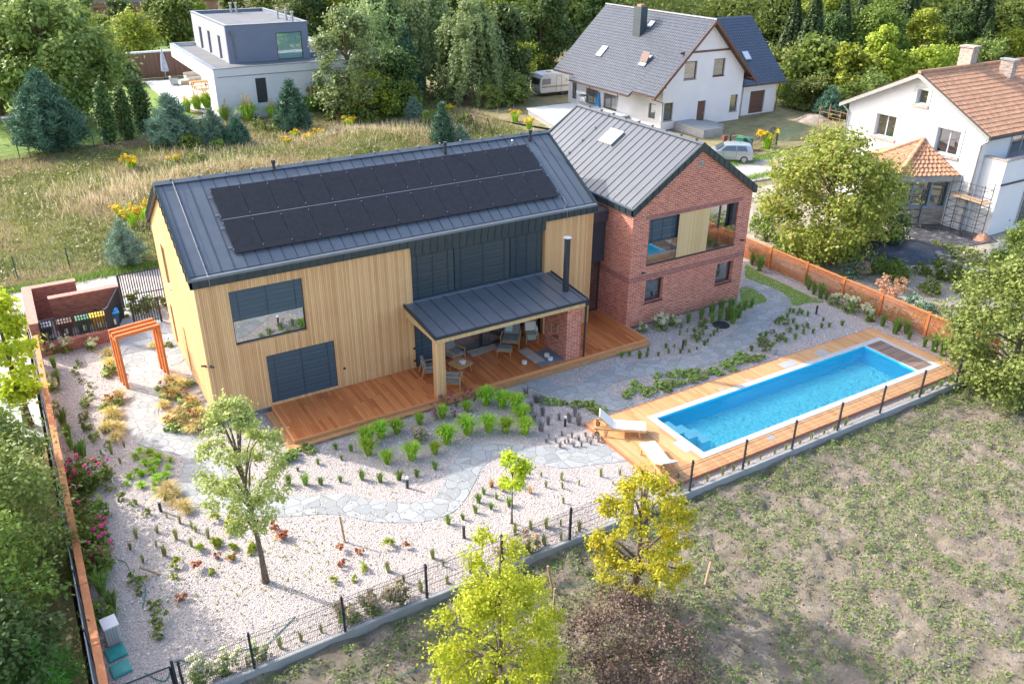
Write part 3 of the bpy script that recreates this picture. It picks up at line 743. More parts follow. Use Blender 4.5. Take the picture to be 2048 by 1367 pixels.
window(house, (0, 7.45, .4), -Y, -X, .6, 1.96, rec=.12)
window(house, (0, 4.55, .3), -Y, -X, .27, 2.1, rec=.12)
for xx, zz in ((5.25, 1.05), (8.42, 1.15), (8.42, .55)): MB().box(xx, xx + .09, -.03, -.001, zz, zz + .09).build('wall_socket', FRAME, house)
def lamp_w(p, s): b = MB(); b.box(p[0] - .03, p[0] + .03, p[1] - .03, p[1] + .03, p[2] - .06, p[2] + .02); b.tube([p, (p[0] + s[0] * .16, p[1] + s[1] * .16, p[2] + .02)], .04, 8); return b
lamp_w((.12, -.04, 2.62), (.4, -1)).build('wall_spotlight', FRAME, house)
lamp_w((-.04, .1, 2.62), (-1, .2)).build('wall_spotlight', FRAME, house)

# canopy over the terrace
cx0, cx1, cyf, zb_, zf_ = 8.12, 15.42, -2.92, 3.33, 3.08
roofC, NC = zinc_roof(house, ZINC, SEAM, (cx0, cyf, zf_), (cx0, -.0, zb_), X, cx1 - cx0, .66, .07, 'canopy_roof', first=.5)
e = MB(); e.ext([(cx0 - .04, cyf - .02, zf_ - .12), (cx0 - .04, .0, zb_ - .12), (cx0 - .04, .0, zb_ + .06), (cx0 - .04, cyf - .02, zf_ + .05)], (.04, 0, 0))
e.ext([(cx1, cyf - .02, zf_ - .12), (cx1, 0, zb_ - .12), (cx1, 0, zb_ + .06), (cx1, cyf - .02, zf_ + .05)], (.05, 0, 0))
e.box(cx0 - .04, cx1 + .05, cyf - .08, cyf - .022, zf_ - .1, zf_ + .0)
e.build('canopy_edge', ANTH, house)
b = MB(); b.box(cx0 + .03, cx1 - .05, cyf + .02, cyf + .3, zf_ - .32, zf_ - .1)
b.ext([(cx0 + .03, cyf + .3, zf_ - .32), (cx0 + .03, -.005, zf_ - .32), (cx0 + .03, -.005, zb_ - .1), (cx0 + .03, cyf + .3, zf_ - .1)], (.18, 0, 0))
b.box(cx0 + .21, 14.5, cyf + .3, -.005, zf_ - .13, zf_ - .09)
b.build('canopy_beam', WOODPALE, house)
MB().box(8.16, 8.56, -2.83, -2.5, .252, 2.75).build('canopy_column', WOOD, house)
# outdoor fireplace
fp = MB(); fp.wall((14.54, -.95, 0), -Y, -X, 1.78, 2.98, .3, [(.55, 1.15, 1.0, 1.68)], h0=.25)
fp.box(14.84, 15.30, -2.73, -.95, .25, 2.98); fp.build('outdoor_fireplace', BRICK, house)
MB().box(14.835, 14.84, -2.2, -1.4, .95, 1.75).build('fireplace_back', M('fire_clay', (.62, .55, .44), .9, .15, 4), house)
b = MB(); b.cyl((15.0, -1.85, 3.1), .2, .05, 16); b.cyl((15.0, -1.85, 3.15), .135, 2.35, 16); b.cyl((15.0, -1.85, 3.3), .145, .12, 16); b.cyl((15.0, -1.85, 4.4), .142, .03, 16)
b.cyl((15.0, -1.85, 5.5), .14, .1, 16); fl_ = b.build('fireplace_flue', ANTH, house)
MB().cyl((15.0, -1.85, 5.62), .19, .025, 16).cyl((15.0, -1.85, 5.59), .1, .03, 12).build('flue_cap', STEEL, fl_)
b = MB(); b.tube([(15.42, -2.9, 3.0), (15.42, -2.86, 2.8), (15.42, -2.84, .15)], .045, 8); b.box(15.34, 15.5, -3.0, -2.84, 2.82, 3.02); b.build('downpipe', ANTH, house)
# glazed link between the wings
l = MB(); l.box(17.72, 18.93, 1.0, 1.15, 2.95, 5.45); l.build('link_wall', ANTH, house)
b = MB(); b.box(17.72, 18.93, .55, 8, 5.5, 5.62); b.build('link_roof', ZINC, house)
b = MB(); b.box(17.72, 18.93, .5, .62, 5.05, 5.5)
x = 17.8
while x < 18.9: b.box(x, x + .02, .48, .5, 5.06, 5.49); x += .25
b.build('link_fascia', M('link_zinc', (.07, .06, .075), .5, .1), house)
MB().box(17.74, 18.92, .64, .99, 2.98, 5.05).build('screen_blind', M('screen_cloth', (.045, .047, .06), .8, .1), house)
window(house, (17.75, .9, .26), X, -Y, 1.15, 2.68, rec=.0, name='link_door', ft=.07)
MB().tube([(17.95, .84, .95), (17.95, .84, 1.55)], .018, 6).build('door_handle', STEEL, house)

# ---- brick wing
BX0, BX1, BY0, BY1 = 18.95, 26.34, -1.345, 8.42; BZ = 6.1; BR = 8.66; BXM = (BX0 + BX1) / 2
h = [(19.92 - BX0, 25.5 - BX0, 3.24, 5.44), (20.0 - BX0, 21.08 - BX0, 1.24, 2.4), (24.55 - BX0, 25.66 - BX0, 1.22, 2.36)]
b = MB(); b.wall((BX0, BY0, 0), X, -Y, BX1 - BX0, BZ - .1, .28, h, h0=.12)
b.ext([(BX0, BY0, BZ - .1), (BX1, BY0, BZ - .1), (BXM, BY0, BR - .12)], (0, .28, 0))
b.wall((BX0, BY1 - .28, 0), -Y, -X, BY1 - BY0 - .56, BZ - .1, .28, h0=.12); b.wall((BX1, BY0 + .28, 0), Y, X, BY1 - BY0 - .56, BZ - .1, .28, h0=.12); b.wall((BX1, BY1, 0), -X, Y, BX1 - BX0, BZ - .1, .28, h0=.12)
b.ext([(BX0, BY1, BZ - .1), (BX1, BY1, BZ - .1), (BXM, BY1, BR - .12)], (0, -.28, 0))
b.build('brick_wall', BRICK, house)
MB().box(BX0 + .04, BX1 - .04, BY0 + .04, BY1 - .04, 0, .13).build('brick_plinth', PLINTH, house)
s = MB(); s.box(BX0 - .006, BX1 + .006, BY0 - .006, BY0 + .1, 2.48, 2.74); s.box(BX0 - .006, BX0 + .1, BY0 + .1, BY1, 2.48, 2.74)
s.box(19.7, 25.72, BY0 - .006, BY0 + .05, 5.442, 5.68)
s.build('soldier_course', BRICKV, house)
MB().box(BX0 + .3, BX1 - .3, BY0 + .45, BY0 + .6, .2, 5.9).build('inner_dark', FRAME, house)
# big opening: blind window, timber shutter, open balcony window
window(house, (19.92, BY0, 3.24), X, -Y, 1.85, 2.2, rec=.2, glass=GLASSM, blind=.55, bmat=BLIND, ft=.06)
rw = window(house, (23.6, BY0, 3.24), X, -Y, 1.9, 2.2, rec=.24, mull=(.95,), glass=GLASSM, ft=.09)
MB().box(21.73, 23.66, BY0 + .02, BY0 + .12, 3.2, 5.46).build('timber_shutter', WOODPALE, house)
MB().box(21.7, 21.73, BY0 + .01, BY0 + .2, 3.22, 5.44).build('shutter_jamb', FRAME, house)
MB().box(25.2, 25.46, BY0 + .05, BY0 + .22, 3.26, 5.42).build('window_jamb', FRAME, house)
MB().box(19.9, 25.52, BY0 - .05, BY0 + .2, 3.18, 3.238).build('window_sill', ANTH, house)
gm = NT('balustrade_glass'); gm.color((.5, .52, .52)); gm.rough(.03)
tr = gm.n('BsdfTransparent'); tr.inputs[0].default_value = (.86, .88, .88, 1); g2 = gm.n('BsdfGlossy'); g2.inputs['Roughness'].default_value = .02
lw = gm.n('LayerWeight'); lw.inputs[0].default_value = .25; mx = gm.n('MixShader'); gm.l(gm.mapr(lw.outputs['Facing'], 0, 1, .12, .8), mx.inputs[0]); gm.l(tr.outputs[0], mx.inputs[1]); gm.l(g2.outputs[0], mx.inputs[2]); gm.l(mx.outputs[0], gm.out.inputs['Surface'])
CLEAR = gm.m
for a, c in ((19.96, 21.68), (23.68, 25.44)): MB().box(a, c, BY0 + .0, BY0 + .012, 3.26, 4.3).build('glass_balustrade', CLEAR, house)
window(house, (20.0, BY0, 1.24), X, -Y, 1.08, 1.16, rec=.18, sill=ANTH, ft=.07); window(house, (24.55, BY0, 1.22), X, -Y, 1.11, 1.14, rec=.18, sill=ANTH, ft=.07)
b = MB(); b.tube([(22.68, BY0 - .03, 7.69), (22.68, BY0 + .02, 7.69)], .14, 16); v_ = b.build('round_vent', STEEL, house)
MB().tube([(22.68, BY0 - .036, 7.69), (22.68, BY0 - .03, 7.69)], .1, 16).build('vent_mesh', M('vent_mesh', (.2, .26, .25), .6), v_)
lamp_w((21.3 - 1.6, BY0 - .04, 2.9), (.3, -1)).build('wall_spotlight', FRAME, house)
lamp_w((25.95, BY0 - .04, 3.4), (.3, -1)).build('wall_spotlight', FRAME, house)
zinc_roof(house, ZINCL, SEAM, (BX0 - .02, BY0 - .1, BZ + .02), (BXM, BY0 - .1, BR), Y, BY1 - BY0 + .2, .485)
zinc_roof(house, ZINCL, SEAM, (BX1 + .1, BY0 - .1, BZ + .02), (BXM, BY0 - .1, BR), Y, BY1 - BY0 + .2, .485)
b = MB(); b.ext([(BXM - .16, BY0 - .14, BR - .03), (BXM, BY0 - .14, BR + .06), (BXM + .16, BY0 - .14, BR - .03)], (0, BY1 - BY0 + .3, 0))
for k in range(9): b.obox((BXM, BY0 + .4 + k * 1.05, BR + .09), (.16, .05, .06))
b.build('ridge_cap', ZINCL, house)
MB().box(BX0 - .16, BX0 - .01, BY0 - .12, BY1 + .1, BZ - .02, BZ + .02).box(BX0 - .18, BX0 - .16, BY0 - .12, BY1 + .1, BZ - .02, BZ + .05).build('gutter', GUT, house)
b = MB(); b.box(BX0 - .14, BX0 - .005, BY0 - .12, BY1 + .1, BZ - .3, BZ - .02); b.box(BX1 + .005, BX1 + .14, BY0 - .12, BY1 + .1, BZ - .3, BZ - .02)
y = BY0
while y < BY1: b.box(BX0 - .165, BX0 - .14, y, y + .025, BZ - .29, BZ - .03); y += .45
for yy in (BY0 - .15, BY1 + .02):
    b.ext([(BX0 - .14, yy, BZ - .32), (BX0 - .14, yy, BZ + .05), (BXM, yy, BR + .04), (BXM, yy, BR - .32)], (0, .12, 0)); b.ext([(BX1 + .14, yy, BZ - .32), (BXM, yy, BR - .32), (BXM, yy, BR + .04), (BX1 + .14, yy, BZ + .05)], (0, .12, 0))
for k in range(1, 11):
    t = k / 11; dz = (BR - BZ) * t
    for xx in (BX0 - .14 + (BXM - BX0 + .14) * t, BX1 + .14 - (BXM - BX0 + .14) * t): b.box(xx - .012, xx + .012, BY0 - .17, BY0 - .15, BZ - .32 + dz, BZ + .05 + dz)
b.build('gable_trim', ZINCF, house)
# roof window on the brick wing
sl_ = (BR - BZ - .02) / (BXM - BX0 + .02); zb = lambda xx: BZ + .02 + (xx - BX0 + .02) * sl_
nb = Vector((-sl_, 0, 1)).normalized()
b = MB().ext([(21.15, 3.45, zb(21.15)), (21.95, 3.45, zb(21.95)), (21.95, 4.5, zb(21.95)), (21.15, 4.5, zb(21.15))][::-1], nb * .12); sk = b.build('roof_window', STEEL, house)
MB().ext([(21.22, 3.53, zb(21.22)), (21.88, 3.53, zb(21.88)), (21.88, 4.42, zb(21.88)), (21.22, 4.42, zb(21.22))][::-1], nb * .13).build('pane', m_glass('skylight_glass', (.5, .52, .54), .6), sk)
b = MB()
for xx in np.arange(19.3, 22.6, .8): b.obox((xx, 5.6, zb(xx) + .08), (.06, .04, .1))
b.tube([(19.0, 5.6, zb(19.0) + .12), (22.6, 5.6, zb(22.6) + .12)], .012, 5); b.build('lightning_wire', PVF, house)

# ------------------------------------------------------------------ terrace
deck = thing('wooden_terrace', 'reddish brown wooden terrace deck along the front of the house', 'terrace', (2.05, -3, 0))
b = MB(); b.box(2.2, 17.7, -2.86, -.005, .19, .25); b.box(17.702, 19.0, -2.86, .9, .19, .25); b.build('deck_boards', DECK, deck)
b = MB(); b.box(2.12, 19.08, -2.92, -2.862, .06, .252); b.box(2.12, 2.198, -2.86, -.0, .06, .252); b.box(19.002, 19.08, -2.86, -1.35, .06, .252); b.build('deck_edge', DECKE, deck)
b = MB(); b.box(1.82, 19.02, -3.2, -2.93, .08, .12); b.box(1.82, 2.11, -2.928, -.2, .08, .12); b.box(1.86, 18.98, -3.17, -2.93, 0, .078); b.build('deck_step', M('step_board', (.50, .27, .12), .5, .2, 5), deck)
MB().box(13.2, 14.53, -2.7, -1.35, .252, .262).build('hearth_slab', M('hearth_slab', (.2, .21, .22), .8, .12, 3), deck)

# ------------------------------------------------------------------ pool
PX0, PX1, PY0, PY1 = 14.75, 28.83, -11.41, -8.12; PZ = .14
IX0, IX1, IY0, IY1 = 15.05, 28.6, -11.13, -8.4; WXE = 27.45
pd = thing('pool_deck', 'light wooden deck laid around the swimming pool', 'deck', (12.4, -7.3, 0))
DX0, DX1, DY0, DY1 = 12.4, 29.38, -12.07, -7.27
b = MB(); b.box(DX0, PX0 - .004, DY0, DY1, .08, .138); b.box(PX0 - .004, PX1 + .004, PY1 + .004, DY1, .08, .138); b.box(PX0 - .004, PX1 + .004, DY0, PY0 - .004, .08, .138); b.box(PX1 + .004, DX1, DY0, DY1, .08, .138)
b.build('deck_boards', PDECK, pd)
b = MB(); b.box(DX0 - .03, DX1 + .03, DY0 - .03, DY0 - .002, 0, .14); b.box(DX0 - .03, DX1 + .03, DY1 + .002, DY1 + .03, 0, .14); b.box(DX0 - .03, DX0 - .002, DY0, DY1, 0, .14); b.box(DX1 + .002, DX1 + .03, DY0, DY1, 0, .14); b.build('deck_edge', ORANGE2, pd)
for q in ([(985, 830), (1060, 810), (1130, 885), (1085, 905)], [(1530, 795), (1585, 775), (1630, 815), (1590, 832)]):
    pts = gp(Z3, q, .14); x0 = min(p.x for p in pts) + .1; x1 = max(p.x for p in pts) - .1; yy0 = min(p.y for p in pts) + .1; yy1 = max(p.y for p in pts) - .1
    MB().box(x0, min(x1, PX0 - .01) if x0 < 14.7 else x1, yy0, yy1, .139, .145).build('cover_plate', PAVE, pd)
for a, c in ((22.6, 23.5), (24.9, 25.5), (20.3, 20.5), (18.8, 19.0)): MB().box(a, c, -8.05, -7.62 if a > 22 else -7.9, .139, .144).build('cover_plate', PAVE, pd)
pool = thing('swimming_pool', 'long blue swimming pool with pale stone rim and slatted cover box', 'swimming pool', (21, -9.8, 0))
b = MB(); b.box(PX0, PX1, IY1, PY1, .02, .152); b.box(PX0, PX1, PY0, IY0, .02, .152); b.box(PX0, IX0, IY0, IY1, .02, .152); b.box(IX1, PX1, IY0, IY1, .02, .152); b.box(WXE, WXE + .12, IY0, IY1, .0, .15)
b.build('coping', COPE, pool)
n = NT('pool_liner'); n.color((.01, .70, .99)); n.rough(.6); LINER = n.m
n = NT('pool_floor'); p = n.pos(); v = n.n('TexNoise'); v.inputs['Scale'].default_value = 2.0; n.l(p, v.inputs['Vector'])
n.color((.22, .93, .99)); n.bump(n.noise(p, 3.4, 3, .55), .3, 1); n.rough(.6); LINF = n.m
D_ = -.68
b = MB(); b.add([(IX0, IY0, D_), (WXE, IY0, D_), (WXE, IY1, D_), (IX0, IY1, D_)], [[0, 1, 2, 3]]); b.build('pool_floor', LINF, pool)
b = MB(); e_ = .004; q = [(IX0 + e_, IY0 + e_), (WXE - e_, IY0 + e_), (WXE - e_, IY1 - e_), (IX0 + e_, IY1 - e_)]
for i in range(4): a, c = q[i], q[(i + 1) % 4]; b.add([(*a, D_), (*c, D_), (*c, .13), (*a, .13)], [[3, 2, 1, 0]])
b.build('pool_wall', LINER, pool)
b = MB()
for k, (x_, y_) in enumerate(((15.06, -9.55), (15.50, -9.85), (15.94, -10.15))): b.box(x_, x_ + .44, y_, y_ + .95, D_, (-.02, -.16, -.32)[k])
b.build('pool_steps', M('pool_step', (.35, .84, .94), .6, .03), pool)
n = NT('pool_water'); p = n.pos()
tr = n.n('BsdfTransparent'); tr.inputs[0].default_value = (.86, .99, 1, 1); gl = n.n('BsdfGlossy'); gl.inputs['Roughness'].default_value = .03
fr = n.n('Fresnel'); fr.inputs[0].default_value = 1.33; mx = n.n('MixShader')
nz = n.noise(p, 2.3, 3, .6); bp = n.n('Bump'); bp.inputs['Distance'].default_value = .05; bp.inputs['Strength'].default_value = .5; n.l(nz, bp.inputs['Height'])
n.l(bp.outputs[0], gl.inputs['Normal']); n.l(bp.outputs[0], fr.inputs['Normal']); n.l(fr.outputs[0], mx.inputs[0]); n.l(tr.outputs[0], mx.inputs[1]); n.l(gl.outputs[0], mx.inputs[2]); n.l(mx.outputs[0], n.out.inputs['Surface'])
b = MB(); b.add([(IX0, IY0, .06), (WXE, IY0, .06), (WXE, IY1, .06), (IX0, IY1, .06)], [[0, 1, 2, 3]]); b.build('pool_water', n.m, pool)
b = MB(); yy = IY0 + .04
while yy < IY1 - .08: b.box(WXE + .14, IX1 - .02, yy, yy + .075, .1, .148); yy += .1
b.build('cover_box_slats', BOXW, pool)
b = MB(); b.box(WXE + .12, IX1, IY0, IY1, 0, .06); b.build('cover_box', FRAME, pool)

# ------------------------------------------------------------------ terrace furniture
def armchair(name, label, loc, rz, group=None, w=.68, d=.74, throw=False, recl=.25, hb=.42):
    t = thing(name, label, 'armchair', loc, rz, group)
    # faces -Y locally
    for sx in (-1, 1):
        MB().tube([(sx * w / 2, -d / 2, 0), (sx * w / 2, -d / 2 + .03, .52)], [.018, .024], 6).build('leg', TEAK, t, local=True)
        MB().tube([(sx * w / 2, d / 2 + .05, 0), (sx * w / 2, d / 2 - .06, .5)], [.018, .024], 6).build('leg', TEAK, t, local=True)
        MB().obox((sx * w / 2, -.02, .54), (.07, d, .03)).build('armrest', TEAK, t, local=True, bevel=.008)
    MB().obox((0, -.02, .28), (w - .03, d - .1, .035)).build('seat_frame', TEAK, t, local=True); MB().obox((0, d / 2 - .02, .62), (w - .04, .03, .05), rx=-recl).build('back_rail', TEAK, t, local=True)
    MB().obox((0, -.02, .36), (w - .1, d - .12, .13), rx=.05).build('seat_cushion', CUSH, t, local=True, bevel=.03)
    MB().obox((0, d / 2 - .1, .42 + hb / 2), (w - .1, .13, hb), rx=-recl).build('back_cushion', CUSH, t, local=True, bevel=.03)
    return t
def TP(x, y, z=.25): return G(*R3((700, 400, 3.4133), x, y), z)
def fa(p, q): d = q - p; return atan2(d.y, d.x) + pi / 2
tc_ = TP(755, 1165)
pA, pB, pC = TP(710, 1085), TP(548, 1190), TP(705, 1270)
ga = 'grey cushioned armchairs on the terrace'
armchair('armchair', 'grey cushioned wooden armchair behind the low table, nearest the terrace doors', (*pA.xy, .25), fa(pA, tc_ + Vector((.6, 0, 0))), ga)
armchair('armchair', 'grey cushioned wooden armchair half hidden left of the canopy column', (*pB.xy, .25), fa(pB, tc_), ga)
armchair('armchair', 'grey cushioned wooden armchair between the canopy column and the low table, at the deck edge', (*pC.xy, .25), fa(pC, tc_ + Vector((.3, .6, 0))), ga)
pL = TP(1098, 985); pO = TP(1055, 1055)
t = armchair('lounge_chair', 'large grey lounge chair with a pale blue throw on its back', (*pL.xy, .25), fa(pL, pO) + .15, ga, .84, .86, recl=.45, hb=.5)
tag(t, cat='lounge chair')
th = MB(); th.obox((-.12, .34, .78), (.32, .19, .5), rx=-.45); o = th.build('throw', M('blue_throw', (.42, .58, .60), .95, .08, 9), None, bevel=.02)
o.location = (*pL.xy, .25); o.rotation_euler = (0, 0, t.rotation_euler.z); tag(o, 'pale blue throw hanging over the back of the large lounge chair', 'throw')
t = thing('footstool', 'grey cushioned wooden footstool in front of the large lounge chair', 'footstool', (*pO.xy, .25), fa(pL, pO) + .1)
for a in (-1, 1):
    for c in (-1, 1): MB().tube([(a * .3, c * .22, 0), (a * .29, c * .21, .3)], .018, 6).build('leg', TEAK, t, local=True)
MB().obox((0, 0, .29), (.64, .48, .04)).build('frame', TEAK, t, local=True); MB().obox((0, 0, .37), (.62, .46, .11)).build('cushion', CUSH, t, local=True, bevel=.03)
pD = TP(1235, 965)
t = armchair('armchair', 'small wooden chair draped with white and green blankets beside the fireplace', (*pD.xy, .25), fa(pD, pD + Vector((-.35, -1, 0))), None, .55, .58)
b = MB(); b.obox((0, .22, .72), (.5, .2, .42), rx=-.2); b.obox((.27, .12, .5), (.1, .3, .42)); o = b.build('blanket', CREAM, None, bevel=.03); o.location = (*pD.xy, .25); o.rotation_euler = t.rotation_euler; tag(o, 'white knitted blanket over the back of the small chair by the fireplace', 'blanket')
b = MB(); b.obox((-.03, -.08, .47), (.42, .4, .05)); b.obox((-.03, -.29, .36), (.4, .03, .24)); o = b.build('folded_cloth', M('sage_cloth', (.35, .42, .36), .95, .15, 20), None, bevel=.015); o.location = (*pD.xy, .25); o.rotation_euler = t.rotation_euler; tag(o, 'sage green cloth on the seat of the small chair by the fireplace', 'cloth')
t = thing('coffee_table', 'low square wooden table with rounded corners among the armchairs', 'table', (*tc_.xy, .25), .25)
b = MB(); r_ = .14; s_ = .42
poly = [(sx * (s_ - r_) + r_ * cos(a), sy * (s_ - r_) + r_ * sin(a)) for sx, sy, a0 in ((1, 1, 0), (-1, 1, pi / 2), (-1, -1, pi), (1, -1, 1.5 * pi)) for a in [a0 + k * pi / 8 for k in range(5)]]
b.prism(poly, .36, .39); b.build('table_top', TEAK, t, local=True)
for a in (-1, 1):
    for c in (-1, 1): MB().tube([(a * .33, c * .33, 0), (a * .29, c * .29, .36)], [.016, .022], 6).build('leg', TEAK, t, local=True)
b = MB().obox((.13, .06, .655), (.26, .2, .03), rz=.4).obox((.13, .05, .685), (.24, .18, .03), rz=.1).obox((.11, -.08, .65), (.22, .16, .02), rz=.9); o = b.build('book_stack', WHITE, None); o.location = (tc_.x, tc_.y, 0); o.location.z = 0; tag(o, 'small pile of white books and magazines on the low table', 'books')
def flat(name, label, cat, px, mat, z0=.253, th=.012):
    pts = [TP(*q) for q in px]; o = MB().prism([(p.x, p.y) for p in pts], z0, z0 + th).build(name, mat); return tag(o, label, cat)
n = NT('striped_rug'); p = n.pos(); n.color(n.ramp(n.noise(p, 5, 3), [(.3, (.42, .36, .31)), (.7, (.55, .49, .44))])); n.rough(.95); n.bump(n.noise(p, 60, 2), .01); RUG = n.m
flat('rug', 'beige woven rug lying in front of the terrace doors', 'rug', [(780, 1025), (985, 972), (1005, 1012), (838, 1070)], RUG)
rg = flat('rug', 'pale patterned rug partly on the grey hearth slab by the fireplace', 'rug', [(1145, 1030), (1208, 1008), (1332, 1095), (1262, 1116)], RUG, .266)
for i, q in enumerate([(1190, 1116), (1343, 1068), (1367, 1092)]):
    p = TP(*q); t = thing('candle_bowl', ['round white candle bowl alone on the deck boards', 'round white candle bowl on the slab, farther from the deck edge', 'round white candle bowl on the slab, nearer the deck edge'][i], 'candle bowl', (p.x, p.y, .252 if i == 0 else .264), 0, 'white candle bowls on the terrace')
    b = MB(); b.tube([(0, 0, 0), (0, 0, .015), (0, 0, .13)], [.09, .11, .12], 16, cap=True); b.build('bowl', WHITE, t, local=True); MB().cyl((0, 0, .131), .09, .004, 14).build('candle', CREAM, t, local=True)

def lounger(label, foot, head, raise_):
    f_, h_ = Vector((foot.x, foot.y, 0)), Vector((head.x, head.y, 0)); d = h_ - f_
    t = thing('sun_lounger', label, 'sun lounger', (f_.x, f_.y, .14), atan2(d.y, d.x), 'white sun loungers on the pool deck'); L = 1.95; w2 = .33
    for s in (-1, 1):
        MB().obox((L / 2, s * w2, .3), (L, .035, .07)).build('side_rail', TEAK, t, local=True)
        MB().obox((.22, s * w2, .14), (.06, .04, .3), ry=.15).build('leg', TEAK, t, local=True)
        MB().obox((L - .5, s * w2, .15), (.06, .04, .3), ry=-.2).build('leg', TEAK, t, local=True)
        wh = MB().tube([(L - .12, s * (w2 + .02), .1), (L - .12, s * (w2 + .06), .1)], .1, 16).build('wheel', FRAME, t, local=True); MB().tube([(L - .12, s * (w2 + .018), .1), (L - .12, s * (w2 + .066), .1)], .065, 12).build('wheel_hub', TEAK, wh, local=True)
        MB().obox((L - .1, s * w2, .22), (.05, .035, .2), ry=.2).build('wheel_strut', TEAK, t, local=True)
    b = MB()
    for xx in (.05, .45, .85, L - .02): b.obox((xx, 0, .3), (.06, 2 * w2, .03))
    b.build('crossbar', TEAK, t, local=True)
    MB().obox((.62, 0, .355), (1.26, .62, .05)).build('mattress', CREAM, t, local=True, bevel=.015)
    c, s_ = cos(raise_), sin(raise_); l = .72
    MB().obox((1.25 + c * l / 2, 0, .36 + s_ * l / 2), (l, .62, .045), ry=-raise_).build('back_mattress', CREAM, t, local=True, bevel=.015)
    bf = MB().obox((1.25 + c * l / 2, -.3, .325 + s_ * l / 2), (l, .03, .04), ry=-raise_).obox((1.25 + c * l / 2, .3, .325 + s_ * l / 2), (l, .03, .04), ry=-raise_)
    bf.tube([(1.6 + c * .05, -.28, .5), (1.75, -.28, .3)], .012, 6).tube([(1.6 + c * .05, .28, .5), (1.75, .28, .3)], .012, 6)
    bf.build('back_frame', TEAK, t, local=True)
    return t
lounger('white sun lounger with teak frame near the corner of the deck, backrest to the left', G(1290, 868, .14), G(1208, 862, .14), radians(42))
lounger('white sun lounger with teak frame pointing its wheels towards the front wire fence', G(1293, 900, .14), G(1338, 960, .14), radians(30))

# ------------------------------------------------------------------ pergola
fr_ = Vector((-.89 + 2.55, 5.26 - 4.78, 0)); ang = atan2(.3, 1.66)
pg = thing('garden_pergola', 'orange wooden pergola of three portal frames over the stone path', 'pergola', (-1.72, 5.0, 0), ang)
for k in range(3):
    yy = k * .38; w_ = .86
    for s in (-1, 1): MB().obox((s * w_, yy, 1.16), (.105, .105, 2.32)).build('post', ORANGE, pg, local=True)
    MB().obox((0, yy, 2.38), (2 * w_ + .105, .105, .14)).build('beam', ORANGE, pg, local=True)
b = MB().obox((-.86, .38, 2.25), (.09, .76, .1)).obox((.86, .38, 2.25), (.09, .76, .1)); b.build('side_rail', ORANGE, pg, local=True)

# ------------------------------------------------------------------ fences
# right: orange batten fence
of = thing('batten_fence', 'orange brown batten fence with square posts along the right side of the garden', 'fence', (30.9, 9, 0))
ys = [11, 8.3, 5.6, 3.1, .85, -1.75, -4.2, -6.5, -9.1, -10.8, -12.5]
for i, yy in enumerate(ys): MB().obox((30.9, yy, .68), (.11, .11, 1.36)).build('post', ORANGE, of)
for i in range(len(ys) - 1):
    b = MB(); a, c = ys[i + 1] + .06, ys[i] - .06; yy = a + .02
    while yy < c: b.box(30.88, 30.905, yy, yy + .035, .08, 1.24); yy += .07
    b.box(30.905, 30.93, a, c, .25, .3); b.box(30.905, 30.93, a, c, 1.0, 1.05)
    b.build('batten_panel', ORANGE2, of)
    MB().box(30.84, 30.97, a, c, 1.242, 1.30).build('top_rail', ORANGE, of)
MB().box(30.8, 31.0, -12.6, 13, -.1, .06).build('fence_footing', CONC, of)
# left: orange fence seen along its top
lf = thing('batten_fence', 'orange wooden fence with a flat top board along the left side of the garden', 'fence', (-5.47, 9, 0))
yy = 8.9
while yy > -12.6:
    MB().box(-5.56, -5.36, yy - 2.48, yy, 1.36, 1.42).build('top_board', ORANGE, lf)
    b = MB(); b.obox((-5.46, yy - .05, .68), (.1, .1, 1.36)); b.build('post', ORANGE, lf)
    b = MB(); q = yy - .12
    while q > yy - 2.42: b.box(-5.49, -5.465, q - .04, q, .06, 1.355); q -= .075
    b.build('batten_panel', ORANGE2, lf); yy -= 2.5
# wire panels of the neighbour just outside it
wf = thing('wire_fence', 'grey wire mesh fence standing just outside the left orange fence', 'fence', (-5.66, 9, 0))
for k in range(9):
    y1_ = 9.5 - k * 2.5; b = MB()
    for q in np.arange(0, 2.5, .06): b.box(-5.665, -5.659, y1_ - q - .005, y1_ - q, .05, 1.5)
    for zz in (.1, .5, .9, 1.3, 1.46): b.box(-5.672, -5.652, y1_ - 2.5, y1_, zz, zz + .008)
    b.build('wire_panel', M('galv_wire', (.30, .33, .38), .5, .05, 4, .4) if k == 0 else WIREG, wf); WIREG = wf.children[0].data.materials[0] if k == 0 else WIREG
    MB().box(-5.68, -5.64, y1_ - .02, y1_ + .02, 0, 1.55).build('post', FRAME, wf)
# front: anthracite mesh fence on a concrete kerb
ff = thing('mesh_fence', 'anthracite wire mesh fence on a concrete kerb along the front of the garden', 'fence', (-3.6, -12.63, 0))
px = [-3.9 + .1, -2.06] + [-2.06 + 2.51 * k for k in range(1, 13)] + [30.6]
WIRE = M('anthracite_wire', (.06, .065, .075), .5, .05, 4, .2)
for i, xx in enumerate(px):
    if i == len(px) - 1: break
    p_ = MB().box(xx - .03, xx + .03, -12.66, -12.60, .0, 1.42).build('post', ANTH, ff)
    b = MB()
    for zz in (.3, .8, 1.3): b.box(xx - .045, xx + .045, -12.675, -12.655, zz, zz + .03)
    b.build('clamp', ANTH, p_)
    b = MB(); x1 = px[i + 1]
    for q in np.arange(xx + .05, x1, .05): b.box(q, q + .0055, -12.632, -12.626, .17, 1.36)
    for zz in (.2, .4, .6, .62, .8, 1.0, 1.2, 1.22, 1.34): b.box(xx, x1, -12.639, -12.633, zz, zz + .006)
    b.build('mesh_panel', WIRE, ff)
MB().box(-3.75, 30.75, -12.71, -12.55, -.15, .15).build('kerb', CONC, ff)
gt = thing('garden_gate', 'small dark metal gate leaning open at the front left corner', 'gate', (-4.95, -12.3, 0))
